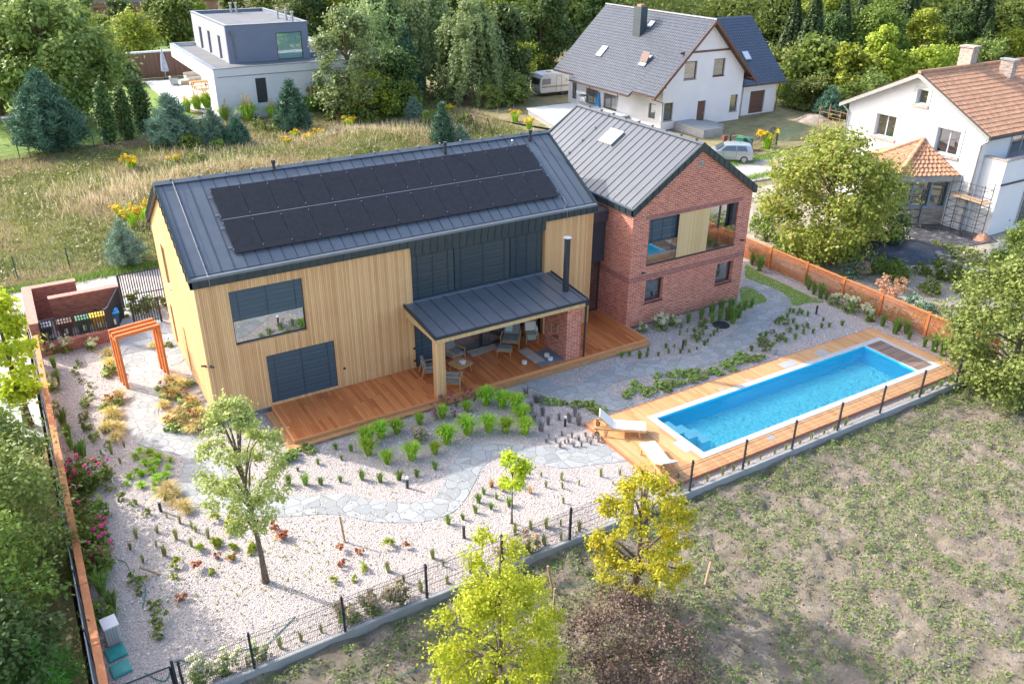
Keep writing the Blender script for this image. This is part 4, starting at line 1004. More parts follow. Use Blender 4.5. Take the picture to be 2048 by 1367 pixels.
b = MB(); z0, z1 = .12, 1.3; a = Vector((-5.15, -12.63, 0)); c = Vector((-4.0, -12.63, 0))
for q in (z0, z1): b.tube([a + Z * q, c + Z * q], .03, 4)
for q in (a, c): b.tube([q + Z * z0, q + Z * z1], .03, 4)
b.build('gate_frame', ANTH, gt)
b = MB()
for k in range(1, 22): q = a.lerp(c, k / 22); b.tube([q + Z * z0, q + Z * z1], .003, 4)
b.build('gate_mesh', WIRE, gt); MB().box(-5.27, -5.2, -12.66, -12.6, 0, 1.45).build('gate_post', ANTH, gt); MB().box(-3.97, -3.9, -12.66, -12.6, 0, 1.5).build('gate_post', ANTH, gt)

# ------------------------------------------------------------------ tile roofs as real corrugated geometry
def tile_roof(par, mat, pe, U, Wd, S, L, tw=.3, tl=.34, amp=.035, name='roof', label=None):
    """pe eave corner, U along eave (Wd long), S unit vector up the slope (L long)"""
    pe, U, S = Vector(pe), Vector(U).normalized(), Vector(S).normalized(); N = U.cross(S).normalized()
    if N.z < 0: N = -N
    nx = max(2, int(round(Wd / tw))) * 4; rows = max(1, int(round(L / tl)))
    us = np.linspace(0, Wd, nx + 1); prof = amp * (.5 + .5 * np.cos(us / (Wd / (nx / 4)) * 2 * pi)); V = []; F = []
    U_, S_, N_, O = map(np.array, (U, S, N, pe)); m = nx + 1
    for i in range(rows):
        for (s_, hh) in ((i * L / rows, .045), ((i + 1) * L / rows, .012)):
            V.append(O + us[:, None] * U_ + s_ * S_ + (prof + hh)[:, None] * N_)
        V.insert(len(V) - 2, O + us[:, None] * U_ + (i * L / rows) * S_ + (prof + (.012 if i else -.03))[:, None] * N_)
    V = np.concatenate(V); R = len(V) // m
    idx = np.arange(R * m).reshape(R, m)
    q = np.stack([idx[:-1, :-1], idx[:-1, 1:], idx[1:, 1:], idx[1:, :-1]], -1).reshape(-1, 4)
    me = bpy.data.meshes.new(name); off = Vector(par.location) if par else Vector((0, 0, 0))
    me.from_pydata((V - np.array(off)).tolist(), [], q.tolist()); me.materials.append(mat)
    o = bpy.data.objects.new(name, me); link(o, par)
    if label: o['label'] = label
    # underside board
    MB().ext([pe, pe + U * Wd, pe + U * Wd + S * L, pe + S * L], -N * .09).build('roof_board', BROWN if mat is TILEG else CONC, o if False else par)
    return o
# ---- white house with steep grey roof
w2 = thing('gabled_house', 'white two-storey house with a steep dark grey tiled roof and brown gable trim', 'house', (47.6, 30.4, 0))
AX0, AX1, AY0, AY1 = 47.6, 57.5, 30.4, 45.4; AM = 52.55; AR = 9.55; AS = .95
zz2 = lambda xx: AR - AS * abs(xx - AM)
b = MB(); hs = [(2.3, 3.8, 4.45, 6.05), (5.85, 7.3, 4.48, 6.07), (.25, 1.35, .92, 2.55), (4.35, 5.35, .12, 2.36), (8.5, 9.5, .97, 2.55)]
e0 = zz2(AX0) - .15
b.wall((AX0, AY0, 0), X, -Y, AX1 - AX0, 4.46, .3, [q for q in hs if q[3] < 4.4], h0=.12)
# gable upper: wall pieces with two windows
up = MB()
zt = 6.3
xa = lambda z: max(AX0, AM - (AR - .15 - z) / AS); xb = lambda z: min(AX1, AM + (AR - .15 - z) / AS)
def strip(z0, z1, x0=None, x1=None):
    p = [(x0 if x0 is not None else xa(z0), AY0, z0), (x1 if x1 is not None else xb(z0), AY0, z0), (x1 if x1 is not None else xb(z1), AY0, z1), (x0 if x0 is not None else xa(z1), AY0, z1)]
    b.ext(p, (0, .3, 0))
strip(6.06, AR - .16)
for z0, z1 in ((4.46, e0), (e0, 6.06)): strip(z0, z1, None, AX0 + 2.3); strip(z0, z1, AX0 + 3.8, AX0 + 5.85); strip(z0, z1, AX0 + 7.3, None)
b.wall((AX0, AY1, 0), -Y, -X, AY1 - AY0 - .3, e0, .3, [(AY1 - 42.4, AY1 - 40.2, .25, 2.1), (AY1 - 39.4, AY1 - 37.2, .25, 2.1), (AY1 - 32.3, AY1 - 31.3, .95, 2.3), (AY1 - 44.9, AY1 - 44.1, .6, 2.3)], h0=.12)
b.wall((AX1, AY0 + .3, 0), Y, X, AY1 - AY0 - .3, e0, .3, h0=.12)
b.ext([(AX0, AY1, 0), (AX1, AY1, 0), (AX1, AY1, e0), (AM, AY1, AR - .2), (AX0, AY1, e0)], (0, .2, 0))
b.build('wall', RENDER, w2)
MB().box(AX0 + .03, AX1 - .03, AY0 + .03, AY1 - .03, -.05, .12).build('plinth', PLINTH, w2)
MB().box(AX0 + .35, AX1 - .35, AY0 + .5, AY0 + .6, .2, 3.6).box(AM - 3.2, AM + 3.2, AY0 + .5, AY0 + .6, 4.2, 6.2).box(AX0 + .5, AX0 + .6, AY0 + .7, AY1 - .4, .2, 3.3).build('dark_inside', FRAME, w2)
MB().box(AX0 + 1.6, AX1 - 1.6, AY0 - .06, AY0 - .002, 6.75, 6.93).build('gable_beam', BROWN, w2)
GREENC = m_glass('green_curtain_glass', (.04, .06, .045), .28)
for u_, z_, w_, h_ in ((2.3, 4.45, 1.5, 1.6), (5.85, 4.48, 1.45, 1.59), (.25, .92, 1.1, 1.63), (8.5, .97, 1.0, 1.58)):
    window(w2, (AX0 + u_, AY0, z_), X, -Y, w_, h_, rec=.14, frame=BROWN, glass=GREENC if u_ > 5 and z_ > 4.46 or u_ < 1 else GLASS, sill=BROWN, ft=.09, mull=())
dr = MB().box(AX0 + 4.37, AX0 + 5.33, AY0 + .08, AY0 + .14, .14, 2.34).build('front_door', BROWN, w2); MB().box(AX0 + 5.15, AX0 + 5.2, AY0 + .04, AY0 + .08, 1.1, 1.3).build('door_handle', STEEL, dr)
for y1_, y0_, z_, h_ in ((42.4, 40.2, .25, 1.85), (39.4, 37.2, .25, 1.85), (32.3, 31.3, .95, 1.35), (44.9, 44.1, .6, 1.7)):
    window(w2, (AX0, y1_, z_), -Y, -X, y1_ - y0_, h_, rec=.14, frame=BROWN, glass=CURT, mull=(1.1,) if y1_ - y0_ > 2 else (), ft=.1)
sU = Vector((1, 0, AS)).normalized(); sV = Vector((-1, 0, AS)).normalized()
def slope_pt(x, y): return Vector((x, y, zz2(x)))
for x0, y0, y1 in ((46.05, 29.7, 32.95), (45.65, 32.95, 42.7), (46.15, 42.7, 46.3)):
    L = (AM - x0) * sqrt(1 + AS * AS)
    tile_roof(w2, TILEG, slope_pt(x0, y0), Y, y1 - y0, sU, L)
    MB().box(x0 - .13, x0 + .02, y0, y1, zz2(x0) - .1, zz2(x0) - .02).build('gutter', BROWN, w2)
tile_roof(w2, TILEG, slope_pt(58.6, 29.7), Y, 16.6, sV, (58.6 - AM) * sqrt(1 + AS * AS))
MB().tube([(AM, 29.65, AR + .05), (AM, 46.35, AR + .05)], .12, 8).build('ridge_tiles', TILEG, w2)
for sgn, xe in ((-1, 45.95), (1, 58.65)):
    MB().ext([(xe, 29.62, zz2(xe) - .28), (xe, 29.62, zz2(xe) + .06), (AM, 29.62, AR + .08), (AM, 29.62, AR - .26)], (0, .07, 0)).build('gable_trim', BROWN, w2)
for xx in (47.2, 57.9):
    MB().obox((xx, 30.05, zz2(xx) - .35), (.16, .75, .18)).build('rafter_end', BROWN, w2)
# downpipes
for xx, yy in ((46.0, 30.1), (45.75, 36.9), (45.75, 41.6)):
    ze_ = zz2(45.9) - .1; MB().tube([(xx, yy, ze_), (AX0 - .08, yy + .12, ze_ - .5), (AX0 - .08, yy + .12, .1)], .045, 6).build('downpipe', BROWN, w2)
# chimney, roof windows
b = MB(); b.box(50.2, 51.0, 37.6, 38.7, zz2(50.2) - .2, 10.1); ch_ = b.build('chimney', M('slate_chimney', (.055, .075, .085), .7, .2, 4), w2)
MB().box(50.35, 50.85, 37.85, 38.45, 10.1, 10.3).build('chimney_pot', M('clay', (.4, .24, .15), .8), ch_)
def roofwin(par, pf, x0, x1, y0, y1, S, N, open_=False):
    P = [pf(x0, y0), pf(x1, y0), pf(x1, y1), pf(x0, y1)]; P = [p + N * .06 for p in P]
    f_ = MB().ext(P, N * .09).build('roof_window', GUT, par)
    c = sum(P, Vector()) / 4; Q = [c + (p - c) * .84 + N * .092 for p in P]
    o = MB().ext(Q, N * .01).build('pane', SKYG, f_)
    return f_
SKYG = m_glass('bright_roof_glass', (.6, .64, .66), .4)
nn = Vector((-AS, 0, 1)).normalized()
roofwin(w2, slope_pt, 48.02, 48.98, 40.7, 41.6, sU, nn); roofwin(w2, slope_pt, 48.02, 48.98, 33.8, 34.8, sU, nn); roofwin(w2, slope_pt, 51.1, 51.7, 38.9 - 1.9, 39.6 - 1.9 + .0, sU, nn)
f_ = MB().ext([slope_pt(48.3, 33.78) + nn * .2, slope_pt(48.95, 33.78) + nn * .55, slope_pt(48.95, 34.82) + nn * .55, slope_pt(48.3, 34.82) + nn * .2], nn * .05).build('open_sash', BROWN, w2)
# garage annex
b = MB(); b.wall((59.0, 31.6, 0), X, -Y, 4.6, 3.0, .25, [(1.0, 3.05, .15, 2.35)], h0=.05); b.box(57.52, 63.6, 31.86, 40, 0, 3.0)
b.ext([(63.6, 31.6, 3.0), (63.6, 42.5, 3.0), (63.6, 36.9, 8.3)], (-.2, 0, 0))
b.build('annex_wall', RENDER, w2)
MB().box(60.02, 62.03, 31.72, 31.8, .15, 2.33).build('garage_door', m_planks('garage_slats', (.11, .055, .04), (.13, .065, .05), .28, 'z', .08, 'x'), w2)
aS = Vector((0, 1, .95)).normalized()
tile_roof(w2, m_ := M('annex_tiles', (.06, .08, .12), .32, .12, 2), (57.0, 30.93, 3.1), X, 7.2, aS, 6.0 * sqrt(1 + .9025))
MB().ext([(57, 36.95, 8.78), (64.25, 36.95, 8.78), (64.25, 43, 3.1), (57, 43, 3.1)], (0, 0, -.1)).build('annex_back_roof', m_, w2)
MB().box(57.6, 64.3, 30.8, 30.92, 3.02, 3.1).build('gutter', BROWN, w2)
MB().tube([(63.7, 31.4, 3.05), (63.7, 31.5, .1)], .045, 6).build('downpipe', BROWN, w2)
an_ = Vector((0, -.95, 1)).normalized(); ap = lambda x, y: Vector((x, y, 3.1 + (y - 30.93) * .95))
roofwin(w2, ap, 60.1, 61.0, 33.0, 33.8, aS, an_)
MB().box(57.6, 59.0, 30.45, 30.75, 0, 2.9).build('porch_wall', RENDERG, w2) if False else None
# steps and terrace of that house
o = tag(MB().box(49.2, 51.5, 26.3, 30.38, -.05, .78).box(51.5, 53.2, 27.9, 30.3, -.05, .55).build('entrance_landing', CONC), 'pale grey concrete landing in front of the brown door of the grey-roofed house', 'landing')
t = thing('raised_terrace', 'raised pale concrete terrace on the left of the grey-roofed house', 'terrace', (41, 38, 0))
MB().prism([(40.6, 42.7), (47.5, 42.7), (47.5, 35.0), (38.9, 35.0)], .56, .66).build('terrace_slab', CONCL, t); MB().prism([(40.7, 42.6), (47.5, 42.6), (47.5, 35.1), (39.05, 35.1)], -.1, .558).build('terrace_side', CONC, t)
# laundry rack with blue cloth
t = thing('drying_rack', 'folding laundry rack standing on the raised terrace', 'laundry rack', (46.6, 41.6, .66), .5)
b = MB()
for s in (-1, 1): b.tube([(-.5, s * .35, 0), (.5, s * .35, .9)], .02, 5); b.tube([(.5, s * .35, 0), (-.5, s * .35, .9)], .02, 5)
for k in range(6): b.tube([(-.6 + .24 * k, -.4, .92), (-.6 + .24 * k, .4, .92)], .012, 4)
b.build('rack_frame', STEEL, t, local=True); MB().obox((.1, 0, .86), (.8, .6, .1)).build('hung_clothes', M('dark_blue_cloth', (.06, .09, .16), .9), t, local=True)
tag(MB().add([(47.3, 40.4, .66), (47.3, 39.7, .66), (47.45, 39.95, 2.0), (47.45, 40.1, 2.0), (47.42, 40.4, .66), (47.42, 39.7, .66), (47.55, 39.95, 2.0), (47.55, 40.1, 2.0)], [[0, 1, 2, 3], [7, 6, 5, 4], [0, 4, 5, 1], [1, 5, 6, 2], [2, 6, 7, 3], [3, 7, 4, 0]]).build('paddle_board', M('blue_plastic', (.03, .25, .55), .4, .05)), 'upright blue board leaning on the wall beside the laundry rack', 'board')
# caravan
t = thing('caravan', 'white caravan with brown stripes parked beside the trees and the grey-roofed house', 'caravan', (46.6, 49.4, 0), -.05)
b = MB(); prof = [(0, .45), (-.12, .9), (-.08, 1.6), (.18, 2.35), (.5, 2.5), (4.9, 2.5), (5.15, 2.3), (5.3, .5)]
b.ext([(x, 0, z) for x, z in prof], (0, 2.1, 0)); b.build('body', M('caravan_white', (.68, .67, .63), .4, .05), t, local=True, bevel=.04)
b = MB(); b.box(.1, 5.1, -.004, .0, 1.02, 1.1); b.box(.1, 5.1, -.006, 0, 1.14, 1.18); b.build('stripes', M('brown_stripe', (.35, .15, .07), .6), t, local=True)
for a, c, z0, z1 in ((.12, 1.2, 1.35, 1.95), (4.4, 5.0, 1.4, 1.95)): MB().box(a, c, -.02, -.002, z0, z1).build('window', m_glass('caravan_glass', (.09, .055, .045), .4), t, local=True)
MB().ext([(-.13, .2, 1.3), (-.13, 1.9, 1.3), (.02, 1.9, 1.95), (.02, .2, 1.95)], (-.02, 0, 0)).build('front_window', m_glass('caravan_front_glass', (.06, .05, .05), .4), t, local=True)
b = MB()
for q in ((1.9, 1.93, .55, 2.2), (2.55, 2.58, .55, 2.2), (1.93, 2.55, 2.17, 2.2)): b.box(q[0], q[1], -.015, -.003, q[2], q[3])
b.build('door', FRAME, t, local=True); b = MB(); b.box(3.1, 3.35, -.012, -.003, 1.5, 1.8); b.build('hatch', STEEL, t, local=True)
for s in (.15, 1.95): MB().tube([(2.9, s - .08, .33), (2.9, s + .08, .33)], .33, 14).build('wheel', FRAME, t, local=True)
MB().box(.3, 5.1, .15, 1.95, .25, .5).build('chassis', FRAME, t, local=True); MB().box(1.2, 1.6, .7, 1.1, 2.5, 2.6).build('roof_hatch', M('hatch_orange', (.5, .3, .16), .6), t, local=True)
# car
def hatchback(name, label, loc, rz):
    t = thing(name, label, 'car', loc, rz); CP = M('car_silver', (.42, .46, .50), .28, .03, 2, .5)
    L = 3.9; hw = .8
    st = [(-1.95, .35, .78, .78), (-1.9, .3, .95, 1.0), (-1.75, .25, .98, 1.38), (-1.3, .25, .97, 1.46), (-.2, .25, .95, 1.47), (.35, .25, .93, 1.38), (.95, .25, .92, .98), (1.6, .25, .85, .9), (1.9, .3, .7, .75), (1.97, .38, .6, .62)]
    V = []; F = []
    for i, (x, zb, zs, zt) in enumerate(st):
        wi = hw * (.86 if i in (0, 9) else .97 if i in (1, 8) else 1); wt = wi * (.8 if zt > 1.2 else .93)
        V += [(x, -wi * .95, zb), (x, -wi, (zb + zs) / 2), (x, -wi * .97, zs), (x, -wt, zt - .03), (x, -wt * .6, zt), (x, wt * .6, zt), (x, wt, zt - .03), (x, wi * .97, zs), (x, wi, (zb + zs) / 2), (x, wi * .95, zb)]
    for i in range(9):
        for k in range(10): a = i * 10; F.append([a + k, a + (k + 1) % 10, a + 10 + (k + 1) % 10, a + 10 + k])
    F.append(list(range(10))[::-1]); F.append([90 + k for k in range(10)])
    b = MB(); b.add(V, F); b.build('body', CP, t, local=True, smooth=False, bevel=.02)
    cg = m_glass('car_glass', (.015, .025, .03), .22)
    for s in (-1, 1):
        for x0, x1, z0, z1, xt0, xt1 in ((-1.45, -.62, 1.0, 1.36, -1.3, -.62), (-.54, .62, .99, 1.36, -.54, .22)):
            p = [(x0, s * .785, z0), (x1, s * .785, z0), (xt1, s * .668, z1), (xt0, s * .668, z1)]; MB().ext(p, (0, s * .012, 0)).build('side_window', cg, t, local=True)
        for x in (-1.25, 1.25):
            wl = MB().tube([(x, s * .66, .3), (x, s * .82, .3)], .3, 18).build('wheel', FRAME, t, local=True); MB().tube([(x, s * .80, .3), (x, s * .828, .3)], .19, 14).build('rim', STEEL, wl, local=True)
        MB().obox((.75, s * .9, 1.0), (.14, .16, .11)).build('mirror', CP, t, local=True, bevel=.02)
        MB().obox((1.88, s * .55, .68), (.1, .32, .13), rz=-s * .25).build('headlight', M('headlight', (.7, .72, .74), .15), t, local=True)
        MB().obox((-1.9, s * .62, .92), (.08, .14, .3)).build('tail_light', M('tail_light', (.4, .02, .02), .3), t, local=True)
        b = MB(); b.box(-.6, -.58, s * .79 - .005, s * .79 + .012, .4, 1.0); b.box(.45, .47, s * .79 - .005, s * .79 + .012, .45, .98); b.build('door_gap', FRAME, t, local=True)
    MB().ext([(.98, -.68, .99), (.98, .68, .99), (.4, .56, 1.37), (.4, -.56, 1.37)], (.02, 0, .02)).build('windscreen', cg, t, local=True)
    MB().ext([(-1.9, -.6, 1.02), (-1.9, .6, 1.02), (-1.78, .54, 1.35), (-1.78, -.54, 1.35)], (-.02, 0, .01)).build('rear_window', cg, t, local=True)
    MB().obox((-.9, 0, 1.52), (.04, .04, .1)).build('aerial', FRAME, t, local=True)
    return t
pc = G(1462, 325, 0); hatchback('parked_car', 'silver hatchback parked on the gravel road behind the brick gable', (pc.x, pc.y + .5, .05), radians(142))
# yard fence with arched gate of grey-roofed house
t = thing('yard_fence', 'dark metal yard fence with an arched gate beside the gravel road', 'fence', (48.5, 21, 0))
A_ = [G(1458, 300), G(1500, 312), G(1530, 296), G(1552, 291)]
def railp(a, c, arch, nm, h=1.15):
    b = MB(); m = 22; top = []
    for i in range(m + 1):
        s = i / m; p = a.lerp(c, s); z = h + arch * sin(pi * s); top.append((p.x, p.y, z)); b.tube([(p.x, p.y, .05), (p.x, p.y, z)], .012, 4)
    b.tube(top, .03, 5); b.tube([(a.x, a.y, .15), (c.x, c.y, .15)], .025, 5); b.tube([(a.x, a.y, .8), (c.x, c.y, .8)], .02, 5)
    b.build(nm, SCAF, t)
railp(A_[0], A_[1], .3, 'fence_leaf'); railp(A_[1], A_[2], .1, 'fence_leaf'); railp(A_[2], A_[3], .55, 'arched_gate')
for p in A_: MB().box(p.x - .05, p.x + .05, p.y - .05, p.y + .05, 0, 1.4).build('post', SCAF, t)
q0, q1 = A_[3], G(1602, 275); b = MB()
for s in np.linspace(0, 1, 60): p = q0.lerp(q1, s); b.tube([(p.x, p.y, .05), (p.x, p.y, 1.35)], .006, 3)
b.build('green_mesh', M('green_mesh', (.10, .22, .15), .6), t)
def bin_(label, loc, rz, col, lid=None, group=None, s=1.0, cat='rubbish bin'):
    t = thing('wheelie_bin', label, cat, loc, rz, group); m_ = M('bin_' + label.split()[0], col, .5, .1, 4); l_ = M('lid_' + label.split()[0], lid or col, .45, .1, 4)
    b = MB(); b.hexa([(-.2 * s, -.22 * s, .08), (.2 * s, -.22 * s, .08), (.2 * s, .24 * s, .08), (-.2 * s, .24 * s, .08)], [(-.28 * s, -.3 * s, .98 * s), (.28 * s, -.3 * s, .98 * s), (.28 * s, .32 * s, .98 * s), (-.28 * s, .32 * s, .98 * s)]); b.build('body', m_, t, local=True)
    MB().obox((0, 0, 1.03 * s), (.64 * s, .72 * s, .07), rx=-.06).obox((0, .1 * s, 1.08 * s), (.5 * s, .4 * s, .05)).build('lid', l_, t, local=True, bevel=.015)
    for sx in (-1, 1): MB().tube([(sx * .22 * s - .03, .28 * s, .1), (sx * .22 * s + .03, .28 * s, .1)], .1, 12).build('wheel', FRAME, t, local=True)
    MB().box(-.28 * s, .28 * s, .34 * s, .38 * s, .94 * s, .98 * s).build('handle', l_, t, local=True); return t
p = G(1490, 302); bin_('bright green rubbish bin behind the dark yard fence', (p.x, p.y + .6, 0), .3, (.05, .30, .17), None, 'bins in the yard')
p = G(1505, 303); bin_('darker green rubbish bin, the right one beside the goldenrod behind the yard fence', (p.x, p.y + .6, 0), .2, (.03, .16, .13), None, 'bins in the yard')
p = G(1446, 300); t = thing('mail_box', 'dark red box on a post beside the yard fence', 'letter box', (p.x, p.y, 0)); MB().box(-.03, .03, -.03, .03, 0, .8).build('post', SCAF, t, local=True); MB().box(-.2, .2, -.15, .15, .8, 1.25).build('box', M('dark_red', (.18, .06, .05), .6), t, local=True)
# ---- orange-tiled house on the right
w3 = thing('tiled_house', 'white house with an orange clay tile roof and scaffolding, at the right edge', 'house', (46.7, 4, 0))
b = MB(); WX = 46.7; b.wall((WX, 9.6, 0), -Y, -X, 10.2, 6.1, .35, [(9.6 - 7.25, 9.6 - 5.7, 4.55, 6.02), (9.6 - 2.62, 9.6 - 1.03, 4.4, 5.97)], h0=0)
zg = lambda y: 9.0 - (.50 if y > 4.47 else .535) * abs(y - 4.47)
b.ext([(WX, 9.6, 6.35), (WX, -.6, 6.35), (WX, 3.83, zg(3.83) - .12), (WX, 3.83, 7.12)][:4], (.35, 0, 0)) if False else None
b.ext([(WX, 9.6, 6.1), (WX, 9.6, 6.31), (WX, 4.62, zg(4.62) - .12), (WX, 4.62, 6.1)], (.35, 0, 0))
b.ext([(WX, 3.84, 6.1), (WX, 3.84, zg(3.84) - .12), (WX, -.6, 6.16), (WX, -.6, 6.1)], (.35, 0, 0))
b.ext([(WX, 4.62, 6.1), (WX, 4.62, 7.12), (WX, 3.84, 7.12), (WX, 3.84, 6.1)], (.35, 0, 0))
b.ext([(WX, 4.62, 8.03), (WX, 4.62, zg(4.62) - .12), (WX, 4.47, 8.9), (WX, 3.84, zg(3.84) - .12), (WX, 3.84, 8.03)], (.35, 0, 0))
b.box(WX + .351, 66, -.6, 9.6, 0, 6.08); b.build('wall', RENDER, w3)
for y1_, z_, w_, h_ in ((7.25, 4.55, 1.55, 1.47), (2.62, 4.4, 1.59, 1.57), (4.62, 7.12, .78, .91)):
    window(w3, (WX, y1_, z_), -Y, -X, w_, h_, rec=.2, frame=M('grey_white_frame', (.42, .45, .52), .4), mull=(w_ / 2,) if w_ > 1 else (), ft=.08, glass=GLASS)
    b = MB(); b.box(WX - .03, WX - .002, y1_ - w_ - .25, y1_ + .25, z_ + h_, z_ + h_ + .2); b.box(WX - .03, WX - .002, y1_, y1_ + .25, z_ - .2, z_ + h_); b.box(WX - .03, WX - .002, y1_ - w_ - .25, y1_ - w_, z_ - .2, z_ + h_); b.build('window_surround', CONCL, w3)
    MB().box(WX - .09, WX - .035, y1_ - w_ - .2, y1_ + .2, z_ - .2, z_ - .02).build('stone_sill', STONEB, w3)
# roofs: ridge along X
for ye, sg in ((-1.05, 1), (10.1, -1)):
    k = .535 if sg > 0 else .50; L = abs(ye - 4.47); ze = 9.0 - k * L + .05
    S = Vector((0, sg, k)).normalized(); tile_roof(w3, TILEO, (WX - .45, ye, ze), X, 20, S, L * sqrt(1 + k * k), .34, .36, .05)
    MB().ext([(WX - .5, ye, ze - .22), (WX - .5, ye, ze + .02), (WX - .5, 4.47, 9.07), (WX - .5, 4.47, 8.8)], (.06, 0, 0)).build('gable_trim', STEEL, w3)
MB().tube([(WX - .5, 4.47, 9.13), (66, 4.47, 9.13)], .13, 8).build('ridge_tiles', TILEO, w3)
MB().box(WX - .5, 66, -1.2, -1.06, 5.95, 6.1).build('gutter', ANTH, w3)
MB().tube([(WX - .1, -1.1, 6.0), (WX - .1, -.5, 5.5), (WX - .1, -.45, 0)], .07, 6).build('downpipe', STEEL, w3); MB().tube([(WX - .1, 10.0, 6.1), (WX - .1, 9.5, 5.7), (WX - .1, 9.5, 0)], .07, 6).build('downpipe', STEEL, w3)
for x, y, h_, w_ in ((51.4, 4.9, 1.15, .7), (53.9, 3.4, .85, .5)):
    b = MB(); b.box(x, x + w_, y - .45, y + .45, 8.2 if y > 4 else 7.3, 9.1 + h_ - (.5 if y < 4 else 0)); c = b.build('chimney', STONEB, w3); zt_ = 9.1 + h_ - (.5 if y < 4 else 0)
    MB().box(x - .07, x + w_ + .07, y - .52, y + .52, zt_, zt_ + .1).build('chimney_cap', STEEL if y < 4 else STONEB, c)
# balcony block
b = MB(); b.box(WX + .35, 66, -2.05, -.62, 0, 4.2); b.box(WX + .35, 66, -2.05, -1.8, 4.202, 4.75); b.box(WX + .35, WX + .6, -1.8, -.62, 4.202, 4.75); b.build('balcony_block', RENDER, w3)
MB().box(WX + .3, 66, -2.1, -1.75, 4.752, 4.84).box(WX + .3, WX + .65, -1.75, -.65, 4.752, 4.84).build('balcony_cap', STONEB, w3)
window(w3, (49.5, -.6, 4.25), X, -Y, 2.4, 1.8, rec=-.06, mull=(1.2,), frame=STEEL, ft=.08); window(w3, (49.9, -2.05, .3), X, -Y, 3.5, 2.9, rec=-.07, mull=(1.7,), frame=STEEL, glass=GREENC, ft=.1)
MB().box(WX + .3, 66, -2.14, -2.06, 3.25, 3.35).build('string_gutter', ANTH, w3)
# bay window with its own tiled roof
bay = [(46.7, 6.6), (44.2, 5.4), (43.6, 2.6), (46.7, .9)]
zE = 3.35; apx = Vector((46.65, 3.4, 5.0))
ex = [(46.7, 7.3), (43.55, 5.7), (42.9, 2.1), (46.7, .35)]
MB().prism(ex + [(46.7, 3)], zE - .35, zE - .01).build('bay_eave', CONC, w3)
for i in range(3):
    a, c = Vector((*ex[i], zE)), Vector((*ex[i + 1], zE)); rows = 9; bm_ = MB(); nn_ = (c - a).cross(apx - a).normalized()
    if nn_.z < 0: nn_ = -nn_
    for r_i in range(rows):
        t0, t1 = r_i / rows, (r_i + 1) / rows; a0, c0, a1, c1 = a.lerp(apx, t0), c.lerp(apx, t0), a.lerp(apx, t1), c.lerp(apx, t1)
        m_n = max(1, int((c0 - a0).length / .3))
        for j in range(m_n):
            s0, s1 = j / m_n, (j + 1) / m_n
            p = [a0.lerp(c0, s0), a0.lerp(c0, (s0 + s1) / 2), a0.lerp(c0, s1)]; q = [a1.lerp(c1, s0), a1.lerp(c1, (s0 + s1) / 2), a1.lerp(c1, s1)]
            bm_.add([p[0] + nn_ * .05, p[1] + nn_ * .12, p[2] + nn_ * .05, q[0] + nn_ * .01, q[1] + nn_ * .07, q[2] + nn_ * .01, p[0], p[1], p[2]], [[0, 1, 4, 3], [1, 2, 5, 4], [6, 7, 1, 0], [7, 8, 2, 1]])
    bm_.build('bay_roof', TILEO, w3)
b = MB()
for i in (1, 2): b.tube([Vector((*ex[i], zE + .08)), apx + Vector((0, 0, .1))], .12, 7)
b.build('hip_tiles', TILEO, w3)
MB().prism(bay, 0, 1.1).build('bay_base', STONEB, w3)
for i in range(3):
    a, c = Vector((*bay[i], 1.1)), Vector((*bay[i + 1], 1.1)); d = (c - a); L = d.length; d.normalize(); nn_ = Vector((d.y, -d.x, 0))
    if nn_.x > 0: nn_ = -nn_
    window(w3, a, d, nn_, L, 1.95, rec=.02, mull=(L / 3, 2 * L / 3), frame=M('bluish_frame', (.25, .32, .45), .4), glass=GREENC if i != 1 else CURT, ft=.13, trans=(.9,) if i < 2 else ())
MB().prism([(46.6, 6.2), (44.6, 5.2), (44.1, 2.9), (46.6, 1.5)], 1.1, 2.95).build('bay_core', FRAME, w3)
# scaffolds
def scaffold(label, org, rz, w_, d_, levels, mat, plank=True, cat='scaffold', pz=None, dens=True):
    t = thing('scaffold', label, cat, org, rz, None)
    for sx in (0, 1):
        for sy in (0, 1): MB().tube([(sx * w_, sy * d_, 0), (sx * w_, sy * d_, levels[-1] + .4)], .028, 5).build('upright', mat, t, local=True)
    b = MB()
    for z in levels:
        for sy in (0, 1): b.tube([(0, sy * d_, z), (w_, sy * d_, z)], .02, 4)
        for sx in (0, 1): b.tube([(sx * w_, 0, z), (sx * w_, d_, z)], .02, 4)
        if dens:
            for sy in (0, 1):
                for k in (.33, .66): b.tube([(w_ * k, sy * d_, z - .45), (w_ * k, sy * d_, z)], .016, 4)
    b.build('cross_tubes', mat, t, local=True)
    if plank: MB().box(-.2, w_ + .2, .05, d_ - .05, (pz or levels[-2]) + .03, (pz or levels[-2]) + .07).build('plank_platform', POLE, t, local=True)
    return t
scaffold('dark tube scaffold with a plank platform beside the bay window, against the white wall', (45.6, .15, 0), -pi / 2 - .05, 2.2, .9, [.5, 1.0, 1.5, 2.0, 2.5, 3.1], SCAF, pz=2.3)
scaffold('low dark tube scaffold wrapped in front of the bay window', (43.2, 2.6, 0), -.45, 2.3, .8, [.5, 1.0, 1.5, 1.9], SCAF, pz=1.9)
scaffold('rusty tube scaffold at the far left corner of the orange-tiled house', (46.2, 11.6, 0), -pi / 2, 1.8, 1.0, [1.6, 3.2, 4.9, 5.4], RUST, pz=3.2, dens=False)
p = G(1930, 482); n = NT('black_tarp'); q = n.pos(); n.color(n.ramp(n.noise(q, 2.5, 5, .7), [(.35, (.03, .03, .035)), (.55, (.09, .09, .10)), (.7, (.35, .31, .29))])); n.rough(.5); n.bump(n.noise(q, 3, 4), .1); TARP = n.m
